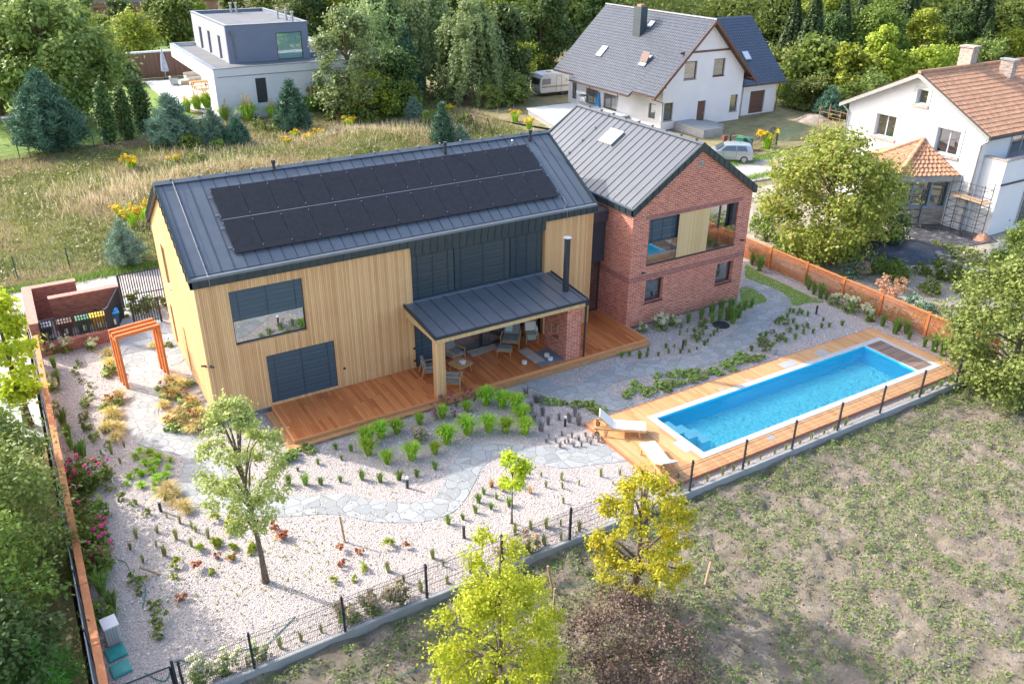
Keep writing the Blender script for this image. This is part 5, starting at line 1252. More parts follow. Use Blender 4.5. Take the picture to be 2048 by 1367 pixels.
def patch(name, px, mat, z, label=None, cat=None, amp=.0, th=.03):
    pts = [G(*q) for q in px]; xs = [p.x for p in pts]; ys_ = [p.y for p in pts]
    o = MB().prism([(p.x, p.y) for p in pts], z, z + th).build(name, mat); return tag(o, label, cat) if label else tag(o, kind='structure')
patch('debris_tarp', [(1797, 462), (1880, 500), (1995, 482), (1978, 470), (1925, 458), (1880, 440)], TARP, -.04, 'dark sheet strewn with building rubble in front of the bay window', 'ground sheet')
def mound(name, c, r, h_, mat, label, cat, seed=0, n_=22, rz=0, jag=.35):
    V = []; F = []; rr = random.Random(seed)
    for i in range(n_ + 1):
        for j in range(n_ + 1):
            u_, v_ = i / n_ * 2 - 1, j / n_ * 2 - 1; d = min(1, sqrt(u_ * u_ + v_ * v_)); x, y = u_ * r[0], v_ * r[1]
            z = h_ * (1 - d * d) ** 1.0 * (1 - jag + 2 * jag * float(fbm(np.array(x + seed * 9.1), np.array(y), 1.2, seed))) - .06
            V.append((x * cos(rz) - y * sin(rz), x * sin(rz) + y * cos(rz), z))
    for i in range(n_):
        for j in range(n_): a = i * (n_ + 1) + j; F.append([a, a + n_ + 1, a + n_ + 2, a + 1])
    b = MB(); b.add(V, F); o = b.build(name, mat, None, smooth=True); o.location = (c[0], c[1], 0); return tag(o, label, cat)
TARP2 = M('blue_black_tarp', (.045, .055, .075), .38, .3, 1.5, bump=.06, bsc=3)
c = G(1800, 505); mound('tarp_mound', (c.x, c.y), (3.4, 1.9), .75, TARP2, 'dark blue plastic tarpaulin over a heap beside the round green tree', 'tarpaulin', 3, rz=-.5, jag=.4)
c = G(2005, 512); mound('slag_rock', (c.x, c.y), (1.5, .9), .95, M('dark_rock', (.13, .13, .16), .6, .7, 3.5, bump=.05, bsc=6), 'heap of dark grey crumpled sheeting at the right edge by the orange-tiled house', 'heap', 5, jag=.8)
c = G(1965, 478); mound('clay_rubble', (c.x, c.y), (.7, .5), .5, M('clay_rubble', (.42, .23, .15), .9, .4, 6), 'small heap of broken clay pieces on the dark sheet', 'rubble', 6, jag=.8)
c = G(1625, 240); mound('sand_heap', (c.x, c.y), (2.2, 1.4), .6, M('sand', (.42, .33, .26), .95, .3, 3), 'low heap of soil near the rusty scaffold', 'soil heap', 8)
# old stone retaining line
b = MB(); pts = [G(*q) for q in [(1845, 500), (1880, 520), (1935, 545), (1985, 560), (2020, 600)]]; rr = random.Random(4)
for i in range(4):
    for k in range(9): p = pts[i].lerp(pts[i + 1], k / 9); b.obox((p.x + rr.uniform(-.1, .1), p.y + rr.uniform(-.1, .1), rr.uniform(0, .15)), (rr.uniform(.3, .6), rr.uniform(.25, .5), rr.uniform(.3, .6)), rz=rr.uniform(0, 3))
tag(b.build('rubble_wall', M('rubble_stone', (.30, .27, .24), .9, .4, 2.5), bevel=.03), 'low rough stone wall running towards the large bush on the right', 'stone wall')
# ---- modern house back left
w1 = thing('modern_house', 'flat-roofed modern house, white below with a blue-grey upper storey', 'house', (13.3, 54.6, 0))
b = MB(); b.wall((13.3, 54.6, 0), X, -Y, 15.5, 4.75, .35, [(3.8, 4.85, 1.3, 3.65)], h0=-.6)
b.wall((13.3, 57.5, 0), -Y, -X, 2.55, 4.75, .35, h0=0)
b.box(16.2, 28.8, 54.95, 75, 0, 4.0); b.box(13.3, 13.65, 57.5, 74.5, 3.35, 4.75); b.box(13.3, 28.8, 74.5, 74.8, 3.35, 4.75); b.box(28.5, 28.8, 54.95, 74.5, 4.0, 4.75)
b.build('lower_wall', RENDER, w1)
MB().box(13.66, 28.49, 54.96, 74.49, 4.1, 4.45).build('lower_roof', ROOFD, w1)
b = MB(); b.box(13.24, 28.86, 54.54, 54.98, 4.752, 4.80); b.box(13.24, 13.68, 54.98, 74.86, 4.752, 4.80); b.box(13.68, 28.86, 74.46, 74.86, 4.752, 4.80); b.box(28.46, 28.86, 54.98, 74.46, 4.752, 4.8); b.build('parapet_cap', GUT, w1)
MB().box(17.12, 18.12, 54.78, 54.82, 1.32, 3.63).build('side_door', ANTH, w1)
b = MB(); b.box(13.6, 27, 54.55, 54.598, 3.98, 4.03); b.build('facade_joint', PLINTH, w1)
b = MB(); b.wall((16, 59.3, 0), X, -Y, 8.3, 8.0, .3, [(4.95, 7.6, 4.5, 7.1)], h0=4.46); b.wall((24.3, 59.6, 0), Y, X, 14.9, 8.0, .3, h0=4.46); b.box(16.3, 24.0, 74.5, 74.8, 4.46, 8.0)
b.build('upper_wall', M('slate_blue_render', (.19, .215, .28), .9, .05, .6), w1)
b = MB(); b.wall((16, 74.5, 0), -Y, -X, 14.9, 8.0, .3, [(3.0, 4.3, 4.5, 6.78), (7.0, 8.2, 4.5, 6.78), (11.5, 12.6, 4.5, 6.78)], h0=4.46); b.build('upper_side_wall', M('light_slate_render', (.33, .34, .38), .9, .05, .6), w1)
for a, w_ in ((71.5, 1.3), (67.5, 1.2), (63.0, 1.1)): MB().box(16.12, 16.18, a - w_, a, 4.5, 6.78).build('slit_window', GLASS, w1)
GT = m_glass('green_glass', (.20, .38, .34), .35); window(w1, (20.95, 59.3, 4.5), X, -Y, 2.65, 2.6, rec=.1, glass=GT, ft=.07)
MB().box(16.28, 24.02, 59.58, 74.52, 7.5, 7.72).build('upper_roof', ROOFD, w1)
b = MB(); b.box(15.94, 24.36, 59.24, 59.66, 8.002, 8.05); b.box(15.94, 16.34, 59.66, 74.86, 8.002, 8.05); b.box(23.96, 24.36, 59.66, 74.86, 8.002, 8.05); b.box(16.34, 23.96, 74.44, 74.86, 8.002, 8.05); b.build('parapet_cap', GUT, w1)
b = MB(); b.tube([(16.6, 59.2, 7.3), (16.7, 59.2, 4.8)], .06, 6); b.box(16.45, 16.75, 59.1, 59.29, 7.2, 7.5); b.build('downpipe', GUT, w1)
for x, y in ((20.3, 73.8), (20.9, 73.8), (23.3, 66), (23.6, 64), (23.5, 61.5)): MB().cyl((x, y, 7.7), .12, 1.0, 8).cyl((x, y, 8.7), .2, .12, 8).build('vent_pipe', STEEL, w1)
for a, c in ((60, 63), (64, 67)): MB().box(16.12, 16.18, a, c, .2, 2.9).build('patio_glass', GLASS, w1)
b = MB(); b.box(24.32, 28.4, 60, 60.3, 4.46, 4.9); b.build('roof_terrace_edge', GUT, w1)
# patio and its furniture
tag(MB().prism([(10.6, 79.5), (16.1, 79.5), (16.1, 58.0), (13.0, 58.0), (10.6, 66)], 0, .12).build('patio', M('white_paving', (.72, .71, .69), .8, .05, .8)), kind='structure')
t = thing('timber_screen', 'brown timber privacy screen with white cap behind the patio', 'screen wall', (12.5, 82.5, 0))
MB().box(9.6, 19, 82.4, 82.6, 0, 2.9).build('boards', m_planks('screen_boards', (.17, .09, .06), (.26, .14, .10), .14, 'x', .15), t); MB().box(9.5, 19.1, 82.3, 82.7, 2.902, 3.08).build('cap', WHITE, t)
t = thing('parasol', 'closed pale blue-grey parasol on the white patio', 'parasol', (*G(333, 160).xy, .12)); MB().tube([(0, 0, 0), (0, 0, 3.3)], .04, 6).build('pole', STEEL, t, local=True); MB().tube([(0, 0, .9), (.02, 0, 1.2), (0, 0, 2.4), (0, 0, 3.4)], [.45, .42, .25, .05], 10).build('canopy', M('parasol_cloth', (.38, .42, .52), .9, .15, 3), t, local=True); MB().cyl((0, 0, 0), .35, .08, 12).build('base', FRAME, t, local=True)
def sofa(label, px, rz, w_, col, cat='armchair', name='patio_chair'):
    p = G(*px); t = thing(name, label, cat, (p.x, p.y, .12), rz); MB().box(-w_ / 2, w_ / 2, -.45, .45, .12, .45).build('seat', col, t, local=True, bevel=.04); MB().box(-w_ / 2, w_ / 2, .3, .5, .45, .95).build('backrest', col, t, local=True, bevel=.04)
    for s in (-1, 1): MB().box(s * w_ / 2 - .08, s * w_ / 2 + .08, -.45, .3, .12, .66).build('armrest', col, t, local=True, bevel=.03)
    for s in (-1, 1):
        for q in (-1, 1): MB().box(s * w_ / 2 - .03, s * w_ / 2 + .03, q * .4 - .03, q * .4 + .03, 0, .12).build('leg', FRAME, t, local=True)
    return t
sofa('light grey outdoor armchair alone on the white patio', (350, 172), 1.4, .95, CUSH if False else M('lightgrey_fabric', (.45, .46, .47), .9)); sofa('beige outdoor sofa against the modern house under its roof edge', (388, 163), .2, 1.9, M('beige_fabric', (.55, .5, .42), .9), 'sofa', 'patio_sofa')
p = G(371, 171); t = thing('wicker_pouf', 'round beige pouf table between the patio armchair and the wooden table', 'pouf', (p.x, p.y, .12)); MB().tube([(0, 0, 0), (0, 0, .25), (0, 0, .5)], [.42, .5, .45], 16).build('body', M('wicker', (.42, .35, .26), .9, .2, 12), t, local=True); MB().cyl((0, 0, .5), .46, .03, 16).build('top', CREAM, t, local=True)
p = G(402, 178); t = thing('garden_table', 'orange-brown wooden dining table with benches on the white patio', 'table', (p.x, p.y, .12), .1)
ORW = M('patio_wood', (.52, .25, .07), .6, .15, 4); MB().box(-1.0, 1.0, -.5, .5, .72, .78).build('table_top', ORW, t, local=True)
for s in (-1, 1):
    for q in (-1, 1): MB().box(s * .85 - .05, s * .85 + .05, q * .4 - .05, q * .4 + .05, 0, .72).build('leg', ORW, t, local=True)
for s in (-1, 1):
    bn = thing('garden_bench', ('near' if s < 0 else 'far') + ' wooden bench along the ' + ('near' if s < 0 else 'far') + ' side of the patio table', 'bench', (p.x, p.y + s * .95, .12), .1, 'benches at the patio table'); MB().box(-.9, .9, -.16, .16, .4, .45).build('seat', ORW, bn, local=True)
    for q in (-1, 1): MB().box(q * .75 - .04, q * .75 + .04, -.14, .14, 0, .4).build('leg', ORW, bn, local=True)
tag(MB().prism([(12.2, 56.3), (13.28, 56.6), (13.28, 54.65), (11.6, 54.0), (10.8, 54.4)], 0, .45).build('planter_wall', CONC), 'low pale stone planter wall at the corner of the modern house', 'planter')
# far brick building
t = thing('brick_shell', 'unfinished orange brick building far behind the trees at the top left', 'building', (12, 141, 0))
b = MB(); b.wall((4, 141, 0), X, -Y, 30, 8, .4, [(4, 6, 1, 3), (9, 11, 1, 3), (14, 16, 1, 3), (19, 21, 1, 3), (6, 9, 4.7, 6.8), (14, 17, 4.7, 6.8), (22, 25, 1, 3)]); b.box(4, 34, 141.5, 152, 0, 7.9); b.build('wall', M('orange_block', (.50, .25, .15), .9, .25, .8), t); MB().box(3.5, 34.5, 140.7, 153, 3.6, 3.9).build('floor_slab', CONC, t)
MB().box(-26, 0, 150, 162, 0, 7).build('far_wall', RENDER, t) if False else None
# swing frame in the meadow
t = thing('swing_frame', 'old wooden swing frame standing in the meadow', 'swing frame', (32, 37.4, 0)); DW = M('weathered_wood', (.15, .10, .07), .9, .2, 6)
z_ = 1.75
MB().tube([(31.9, 38.3, z_), (32.3, 35.9, z_)], .07, 6).build('crossbar', DW, t)
for q in ((31.9, 38.3), (32.3, 35.9)):
    for s in (-1, 1): MB().tube([(q[0], q[1], z_), (q[0] + s * .75, q[1] + .15, -.2)], .05, 6).build('leg', DW, t)
# green mesh fences of the meadow
def meshfence(label, pts, h_, every=2.5, mat=None, name='wire_fence', dens=.22):
    t = thing(name, label, 'fence', (*pts[0], 0)); tot = 0
    b = MB(); mat = mat or GREENW
    for i in range(len(pts) - 1):
        a, c = Vector((*pts[i], 0)), Vector((*pts[i + 1], 0)); L = (c - a).length; m = int(L / dens)
        for k in range(m): p = a.lerp(c, k / m); b.box(p.x - .008, p.x + .008, p.y - .008, p.y + .008, .05, h_)
        for z in np.arange(.1, h_ + .01, .3): b.tube([a + Z * z, c + Z * z], .008, 3, cap=False)
        for k in range(int(L / every) + 1): p = a.lerp(c, k * every / L); MB().box(p.x - .035, p.x + .035, p.y - .035, p.y + .035, -.1, h_ + .12).build('post', mat, t)
    b.build('wire_mesh', mat, t); return t
GREENW = M('green_wire', (.035, .10, .075), .6)
meshfence('dark green wire fence in front of the lawn trees at the left', [(-14, 46.6), (-3.4, 48.4), (2.36, 49.5), (6.4, 51.6), (12, 52.6)], 1.3, dens=.08)
meshfence('thin green wire fence along the far side of the gravel road', [(-24, 19.7), (-.5, 20.6), (6, 21)], 1.2, 2.6, dens=.3)
# white table on the lawn
p = G(28, 250); t = thing('lawn_table', 'white garden table on the lawn at the left edge', 'table', (p.x, p.y, .04)); MB().box(-.9, .9, -.5, .5, .7, .76).build('table_top', WHITE, t, local=True)
for s in (-1, 1): MB().obox((s * .75, 0, .36), (.08, .7, .72), ry=s * .35).build('leg', WHITE, t, local=True)

# ------------------------------------------------------------------ entrance yard: brick walls, bins, dark slat railing
t = thing('entrance_wall', 'dark red brick wall enclosing the bin yard behind the pergola', 'brick wall', (-5.5, 10.4, 0))
b = MB(); b.box(-5.6, -5.25, 9.7, 14.4, 0, 1.62); b.build('side_wall', BRICKW, t)
b = MB(); b.box(-5.25, -3.3, 14.05, 14.4, 0, 1.62); b.build('back_wall', BRICKW, t); b = MB(); b.box(-4.6, -1.6, 12.3, 12.62, 0, 1.62); b.build('inner_wall', BRICKW, t)
b = MB(); b.box(-5.24, -2.45, 9.78, 10.1, 0, .55); b.build('low_wall', BRICKV, t)
CAPM = M('brick_capping', (.46, .22, .17), .8, .2, 8)
MB().box(-5.63, -5.22, 9.67, 14.43, 1.622, 1.68).build('capping', CAPM, t); MB().box(-5.21, -3.27, 14.02, 14.43, 1.622, 1.68).build('capping', CAPM, t); MB().box(-4.63, -1.57, 12.27, 12.65, 1.622, 1.68).build('capping', CAPM, t)
def slatrail(label, a, c, z0, z1, th=.05):
    a, c = Vector((*a, 0)), Vector((*c, 0)); t = thing('slat_railing', label, 'railing', (*a.xy, 0)); b = MB(); L = (c - a).length; m = int(L / .115)
    for k in range(m + 1): p = a.lerp(c, k / m); b.box(p.x - .022, p.x + .022, p.y - .02, p.y + .02, z0, z1)
    b.build('slats', ANTH, t); r = MB(); r.tube([a + Z * (z0 + .08), c + Z * (z0 + .08)], .025, 4); r.tube([a + Z * (z1 - .02), c + Z * (z1 - .02)], .03, 4); r.build('rails', ANTH, t)
    for p in (a, c): MB().box(p.x - .05, p.x + .05, p.y - .05, p.y + .05, z0 - .3 if z0 > .3 else 0, z1 + .02).build('post', ANTH, t)
slatrail('dark metal slat railing on the low brick wall in front of the bins', (-5.2, 9.94), (-2.5, 9.94), .6, 1.6)
slatrail('tall dark slat fence from the bin yard to the house, farther of two', (-1.45, 13.2), (1.0, 13.2), .1, 1.9)
slatrail('low dark metal slat gate between the bin yard and the house corner, nearer one', (-1.3, 10.9), (-.1, 10.9), .1, 1.3)
slatrail('short dark slat panel closing the right side of the bin yard', (-2.4, 9.94), (-1.62, 12.25), .1, 1.65)
gb_ = 'wheelie bins in the brick bin yard'
for (u_, v_), nm, c1, c2 in (((98, 686), 'black', (.03, .035, .04), (.35, .37, .4)), ((138, 680), 'brown', (.10, .05, .035), (.16, .09, .06)), ((172, 672), 'green', (.04, .10, .04), (.08, .22, .12)), ((203, 668), 'yellow', (.62, .38, .01), (.75, .5, .02)), ((231, 662), 'blue', (.02, .10, .22), (.02, .22, .55))):
    p = G(u_, v_); t = bin_(nm + ' rubbish bin in the bin yard' + (' with a grey lid, leftmost' if nm == 'black' else ' behind the slat railing'), (p.x + .0, 10.85, 0), 0, c1, c2, gb_, 1.0)
    MB().box(-.08, .1, -.31, -.285, .5, .76).build('paper_label', WHITE, t, local=True)

# ------------------------------------------------------------------ small garden things
for i, (q, l_) in enumerate([((815, 975), 'with a white cap between the curved path and the tuft row'), ((928, 1075), 'in the gravel below the curved path'), ((1130, 852), 'with a white cap among the lavender above the path end'), ((1365, 698), 'between the terrace and the stone path'), ((1632, 628), 'at the right end of the gravel near the batten fence'), ((322, 1022), 'with a white cap beside the feather grass on the left'), ((1260, 984), 'behind the yellow tree near the pool deck corner')]):
    p = G(*q); t = thing('path_light', 'short dark bollard light ' + l_, 'bollard light', (p.x, p.y, 0), 0, 'bollard lights in the gravel'); MB().cyl((0, 0, 0), .05, .38, 10).build('stem', FRAME, t, local=True); MB().cyl((0, 0, .38), .055, .08, 10).build('cap', WHITE if 'white' in l_ else FRAME, t, local=True)
def stake(label, base, top, r=.035):
    a = G(*base); d = (a - CAM); # top point at same depth plane
    h_ = .9; o = MB().tube([a - Z * .05, top], r, 6).build('wooden_stake', POLE); return tag(o, label, 'stake', 'wooden stakes')
for q, dx, dy, hh, l_ in (((690, 1083), -.05, .1, .98, 'upright wooden stake in the gravel below the curved path'), ((325, 1148), -.55, .25, .35, 'wooden stake leaning almost flat in the gravel on the left'), ((1106, 1178), -.15, .1, .9, 'wooden stake in the field just right of the lime green tree, upper one'), ((1106, 1230), .1, .1, .9, 'wooden stake in the field just right of the lime green tree, lower one'), ((1410, 1166), .5, .35, .35, 'wooden stake leaning low in the field right of the yellow tree'), ((790, 1352), -.12, .15, .35, 'short wooden stake in the field at the bottom edge, left of the lime tree'), ((495, 1330), 0, 0, .4, 'short wooden stake beside the front fence at the lower left')):
    a = G(*q); stake(l_, q, Vector((a.x + dx, a.y + dy, hh)))
p = G(1442, 650); tag(MB().cyl((p.x, p.y, .0), .42, .03, 24).cyl((p.x, p.y, .03), .36, .01, 24).build('manhole_cover', FRAME), 'round dark manhole cover in the gravel near the brick wing', 'manhole cover')
p = G(1547, 708); tag(MB().cyl((p.x, p.y, 0), .13, .28, 14).cyl((p.x, p.y, .28), .11, .03, 14).build('drain_cap', CONC), 'small round grey concrete cap in the gravel above the pool', 'drain cap')
p = G(1557, 640); tag(MB().obox((p.x, p.y, .08), (.3, .15, .1), rz=.4).build('ground_spotlight', FRAME, bevel=.02), 'small black spotlight lying on the gravel by the grass strip', 'spotlight')
t = thing('utility_box', 'pale grey ribbed utility box beside the left fence', 'utility box', (-5.1, -9.55, 0), .12); b = MB().box(-.18, .18, -.22, .22, 0, .62); b.build('cabinet', CONCL, t, local=True, bevel=.02); MB().box(-.2, .2, -.24, .24, .622, .66).build('lid', WHITE, t, local=True)
b = MB()
for k in range(5): b.box(-.2 + .07 * k, -.18 + .07 * k, -.235, -.222, .04, .6)
b.build('ribs', CONC, t, local=True)
TQ = M('turquoise_lid', (.03, .33, .30), .5, .15, 6)
for q, l_ in (((233, 1306), 'upper turquoise square tank lid in the gravel by the left fence'), ((242, 1338), 'lower turquoise tank lid by the left fence with a dry tuft over it')):
    p = G(*q); t = thing('tank_lid', l_, 'tank lid', (p.x, p.y, 0), .12, 'turquoise tank lids'); MB().box(-.24, .24, -.24, .24, .0, .07).build('lid', TQ, t, local=True, bevel=.02); MB().box(-.2, .2, -.2, .2, .071, .078).build('lid_panel', TQ, t, local=True)
# hoses
HOSE = M('green_hose', (.03, .20, .16), .5)
def hose(label, px, z=.02, r=.013):
    pts = cr([G(*q, z) for q in px], 8, False); o = MB().tube(pts, r, 5).build('garden_hose', HOSE); tag(o, label, 'hose')
hose('thin green hose looping by the front fence and the garden gate', [(290, 1345), (330, 1360), (352, 1320), (400, 1330), (430, 1325), (480, 1300), (530, 1290), (560, 1262), (590, 1232)])
hose('thin green hose lying in the gravel from the roses down the left side', [(235, 1118), (252, 1125), (265, 1150), (290, 1170), (285, 1215)])
hose('thin green hose in the field left of the lime green tree', [(795, 1352), (830, 1340), (862, 1330)], -.03); hose('thin green hose in the field between the lime and the yellow tree', [(1112, 1175), (1150, 1170), (1200, 1160)], -.03)

# ------------------------------------------------------------------ vegetation
def PJ(p):
    d = Vector(p) - CAM; w_ = d.dot(fw); return (1024 + F_PX * d.dot(RT) / w_, 683.5 - F_PX * d.dot(UP) / w_)
def HT(u, v, vt, du=0):
    p = G(u, v); z = 0
    while z < 40 and PJ((p.x, p.y, z))[1] > vt: z += .05
    return z
def PW(u, v, wpx): return wpx * (G(u, v) - CAM).dot(fw) / F_PX
ORD = ['first', 'second', 'third', 'fourth', 'fifth', 'sixth', 'seventh', 'eighth', 'ninth', 'tenth', 'eleventh', 'twelfth', 'thirteenth', 'fourteenth', 'fifteenth', 'sixteenth', 'seventeenth', 'eighteenth', 'nineteenth']
TENS = {2: 'twenty', 3: 'thirty', 4: 'forty', 5: 'fifty', 6: 'sixty'}
def ordn(i, n):
    if i == 0: return 'leftmost'
    if i == n - 1: return 'rightmost'
    if i == n - 2 and n > 4: return 'last but one'
    k = i + 1
    w_ = ORD[k - 1] if k < 20 else (TENS[k // 10][:-1] + 'ieth' if k % 10 == 0 else TENS[k // 10] + '-' + ORD[k % 10 - 1])
    return w_ + ' from left'

# -- individual trees
def T(label, u, v, vt, wpx, mat, n, leaf, cat='tree', name='tree', seed=0, h0=.2, k=60, rb=.13, shape='egg', bark=None, **kw):
    p = G(u, v); h = HT(u, v, vt); return plant_tree(name, label, cat, (p.x, p.y), h, PW(u, v, wpx), mat, n, leaf, shape, h0, k, rb, seed=seed, bark=bark, **kw)
def PN(label, u, v, vt, wpx, n, leaf, mat=None, seed=0, **kw):
    p = G(u, v); return plant_pine(label, (p.x, p.y), HT(u, v, vt), PW(u, v, wpx), seed, mat, n, leaf, **kw)
sheet('yard_paving', [(-30, 2), (-5.9, 2), (-5.9, 13.4), (-30, 13.4)], -.045, PAVE)
T('huge leafy green tree on the lawn left of the modern house, tallest in that corner', 125, 245, -15, 235, L_MAPLE, 22000, .26, 'broadleaf tree', 'broadleaf_tree', 1, .12, 110, .11)
T('large leafy tree cut by the left picture edge on the lawn', 5, 232, -30, 200, L_MAPLE, 15000, .26, 'broadleaf tree', 'broadleaf_tree', 2, .15, 90, .12)
T('round yellow green shrub behind the timber screen of the patio', 275, 128, 32, 105, L_YG, 7000, .26, 'shrub', 'shrub', 3, .0, 50, .16)
T('tall green tree between the round shrub and the modern house', 365, 112, -5, 95, L_GREEN, 8000, .3, seed=4)
T('clipped dark round bush on the lawn beside the patio', 252, 168, 120, 44, L_DARK, 3500, .2, 'bush', 'bush', 5, .0, 30, .2)
PN('big bushy pine in front of the lawn at the left, widest of the pines', 110, 302, 152, 145, 15000, .26, seed=1)
PN('bluish pine right of the three columnar conifers, by the green fence', 350, 292, 196, 100, 9000, .24, L_BLUE, 2)
PN('small bluish pine left of the yellow grass clump before the modern house', 430, 292, 226, 56, 5000, .2, L_BLUE, 3)
PN('small pine standing alone in the meadow edge below the modern house', 476, 292, 240, 52, 5000, .2, L_PINE, 4)
PN('pointed pine in front of the modern house door', 588, 264, 168, 74, 8000, .22, L_PINE, 5)
PN('dense young pine behind the solar roof, left of the swing frame', 886, 292, 212, 52, 7000, .17, L_PINE, 6)
PN('tiny bluish pine in front of the weeping birches', 828, 240, 198, 40, 3500, .17, L_BLUE, 7)
PN('lowest blue pine beside the swing frame', 922, 292, 256, 42, 3000, .15, L_BLUE, 8)
PN('young blue green pine at the gravel road left of the wooden gable', 256, 530, 445, 84, 8000, .1, L_BLUE, 9)
PN('small dark pine at the forest edge by the soil heap', 1655, 236, 178, 60, 5000, .2, L_PINE, 10)
for i, (u, v, vt, w_) in enumerate(((222, 288, 170, 40), (257, 280, 186, 36), (290, 264, 165, 42))):
    p = G(u, v); t = thing('columnar_conifer', ['left', 'middle', 'right'][i] + ' one of three narrow columnar conifers on the lawn', 'conifer', (p.x, p.y, 0), 0, 'columnar conifers on the lawn'); h = HT(u, v, vt)
    trunk(t, h * .8, .06, [], seed=i); bl = env_blobs(.05 * h, h * .97, PW(u, v, w_) * .62, 50, PW(u, v, w_) * .17, i + 20, 'ell', 2.6); np_mesh('crown', blob_leaves(bl, 4500, .15, i + 30), 4, L_THUJA, t)
T('light airy tree overhanging the right end of the modern house', 702, 238, 12, 125, L_BIRCH, 13000, .2, 'acacia', 'acacia_tree', 11, .12, 80, .12)
T('dark dense tree between the airy tree and the birches', 772, 220, 95, 120, L_DARK, 10000, .24, seed=12, h0=.05, k=60)
PN('tall pine with pale shoots among the birches', 812, 200, 62, 75, 7000, .3, L_PINE, 13)
bg_ = 'weeping birches behind the meadow'
for i, (u, v, vt, w_) in enumerate(((770, 190, -45, 170), (850, 185, -50, 150), (945, 203, -12, 150))):
    p = G(u, v); h = HT(u, v, vt); t = thing('birch_tree', ['leftmost weeping birch with fine pale leaves behind the dark tree', 'middle weeping birch behind the small bluish pine', 'rightmost weeping birch with long hanging branches and a white stem'][i], 'birch', (p.x, p.y, 0), 0, bg_)
    trunk(t, h * .9, .16, [((random.Random(i * 9 + k).uniform(-1.5, 1.5), random.Random(i * 7 + k).uniform(-1.5, 1.5), h * (.5 + .06 * k)), 1) for k in range(7)], mat=BIRCH, seed=i)
    np_mesh('crown', birch_verts(h, PW(u, v, w_), i + 40, 18000, .2), 4, L_BIRCH, t)
T('dark green tree right of the birches, left one', 1003, 188, 5, 108, L_DARK, 13000, .28, seed=14, h0=.04, k=80)
T('dark green tree directly behind the caravan', 1080, 138, -30, 115, L_DARK, 13000, .28, seed=15, h0=.04, k=80)
T('bluish bush at the foot of the right birch', 1012, 205, 142, 66, L_OLIVE, 4500, .18, 'bush', 'bush', 16, .0, 30, .18)
T('low green bush left of the caravan', 1030, 208, 152, 55, L_OLIVE, 4500, .18, 'bush', 'bush', 17, .0, 30, .18)
T('leafy maple beside the garage of the grey-roofed house', 1612, 205, 80, 110, L_GREEN, 9000, .3, 'maple', 'maple_tree', 18, .05, 70)
T('yellow green maple at the forest edge behind the soil heap', 1680, 212, 92, 110, L_YG, 9000, .28, 'maple', 'maple_tree', 19, .04, 70)
T('bright yellow maple rising above the forest edge', 1752, 200, 52, 82, L_YG, 9000, .26, 'maple', 'maple_tree', 20, .2, 50)
T('spreading yellow green maple behind the roof of the tiled house', 1830, 195, 105, 120, L_YG, 8000, .28, 'maple', 'maple_tree', 21, .04, 60)
T('dark shrubby tree at the forest edge right of the garage', 1580, 190, 100, 70, L_OLIVE, 6000, .26, seed=22, h0=.0)
T('wide round tree with reddening leaf tips between the road and the tiled house', 1642, 512, 262, 250, L_AUT, 26000, .13, 'cherry tree', 'round_tree', 23, .08, 130, .1)
T('dark green bush under the right side of the round tree', 1752, 488, 415, 100, L_DARK, 6000, .13, 'bush', 'bush', 24, .0, 30, .2)
T('large sprawling bush leaning over the right end of the fences', 2010, 778, 518, 270, L_OLIVE, 26000, .10, 'bush', 'large_bush', 25, .03, 120, .1)
T('green shrub at the right picture edge below the tiled house', 2030, 560, 430, 80, L_GREEN, 5000, .1, 'shrub', 'shrub', 26, .0, 30, .2)
T('slim lime green tree outside the left fence', 58, 850, 578, 100, L_LIME, 5500, .12, 'tree', 'young_tree', 27, .22, 60, .15, shape='ell')
T('golden yellow leaved tree in the field just outside the front fence', 1268, 1202, 950, 205, L_YELLOW, 10500, .06, 'yellow tree', 'yellow_tree', 28, .2, 130, .06, nl=20)
p = G(1000, 1402); h = HT(1000, 1402, 1058); w_ = PW(1000, 1402, 265); t = thing('hornbeam_tree', 'lime green young hornbeam in the field at the bottom of the picture', 'hornbeam', (p.x, p.y, 0))
bl = env_blobs(0, h * .74, w_, 150, w_ * .075, 29, 'egg') + env_blobs(h * .55, h * 1.0, w_ * .42, 30, w_ * .06, 30, 'ell'); bl = [((c[0] - .1 * c[2] / h, c[1], c[2]), R) for c, R in bl]
trunk(t, h * .95, .07, bl, seed=29, nl=20); crown(t, bl, 21000, .05, L_LIME, 29)
plant_tree('brown_shrub', 'leafless looking dark brown shrub below the yellow tree', 'shrub', G(1262, 1325).to_2d(), 1.9, 3.9, L_BROWN, 13000, .045, 'vase', .0, 90, .1, .006, 30, nl=45, h0_=None) if False else plant_tree('brown_shrub', 'leafless looking dark brown shrub below the yellow tree', 'shrub', G(1262, 1325).to_2d(), 1.7, 3.9, L_BROWN, 13000, .045, 'ell', .0, 90, .09, .012, 30, nl=45)
T('slender light green tree with bare lower trunk in the white gravel', 532, 1163, 785, 156, L_GARD, 11500, .055, 'tree', 'garden_tree', 31, .34, 110, .085, shape='egg', nl=22, lean=(-.25, .1), tr=.014)
T('tiny round-headed yellow green tree on a thin stem in the gravel', 1024, 1046, 903, 58, L_LIME, 1500, .075, 'sapling', 'small_tree', 32, .52, 16, .2, nl=6, tr=.012)
p = G(532, 1163); tag(MB().cyl((p.x - .05, p.y + .02, 2.05), .075, .09, 10).build('tree_tie', TQ), 'turquoise tie wound round the trunk of the slender gravel tree', 'tree tie')
p = G(1268, 1202); tag(MB().cyl((p.x, p.y, 1.2), .08, .1, 10).build('tree_tie', TQ), 'turquoise tie round the trunk of the golden yellow tree', 'tree tie')
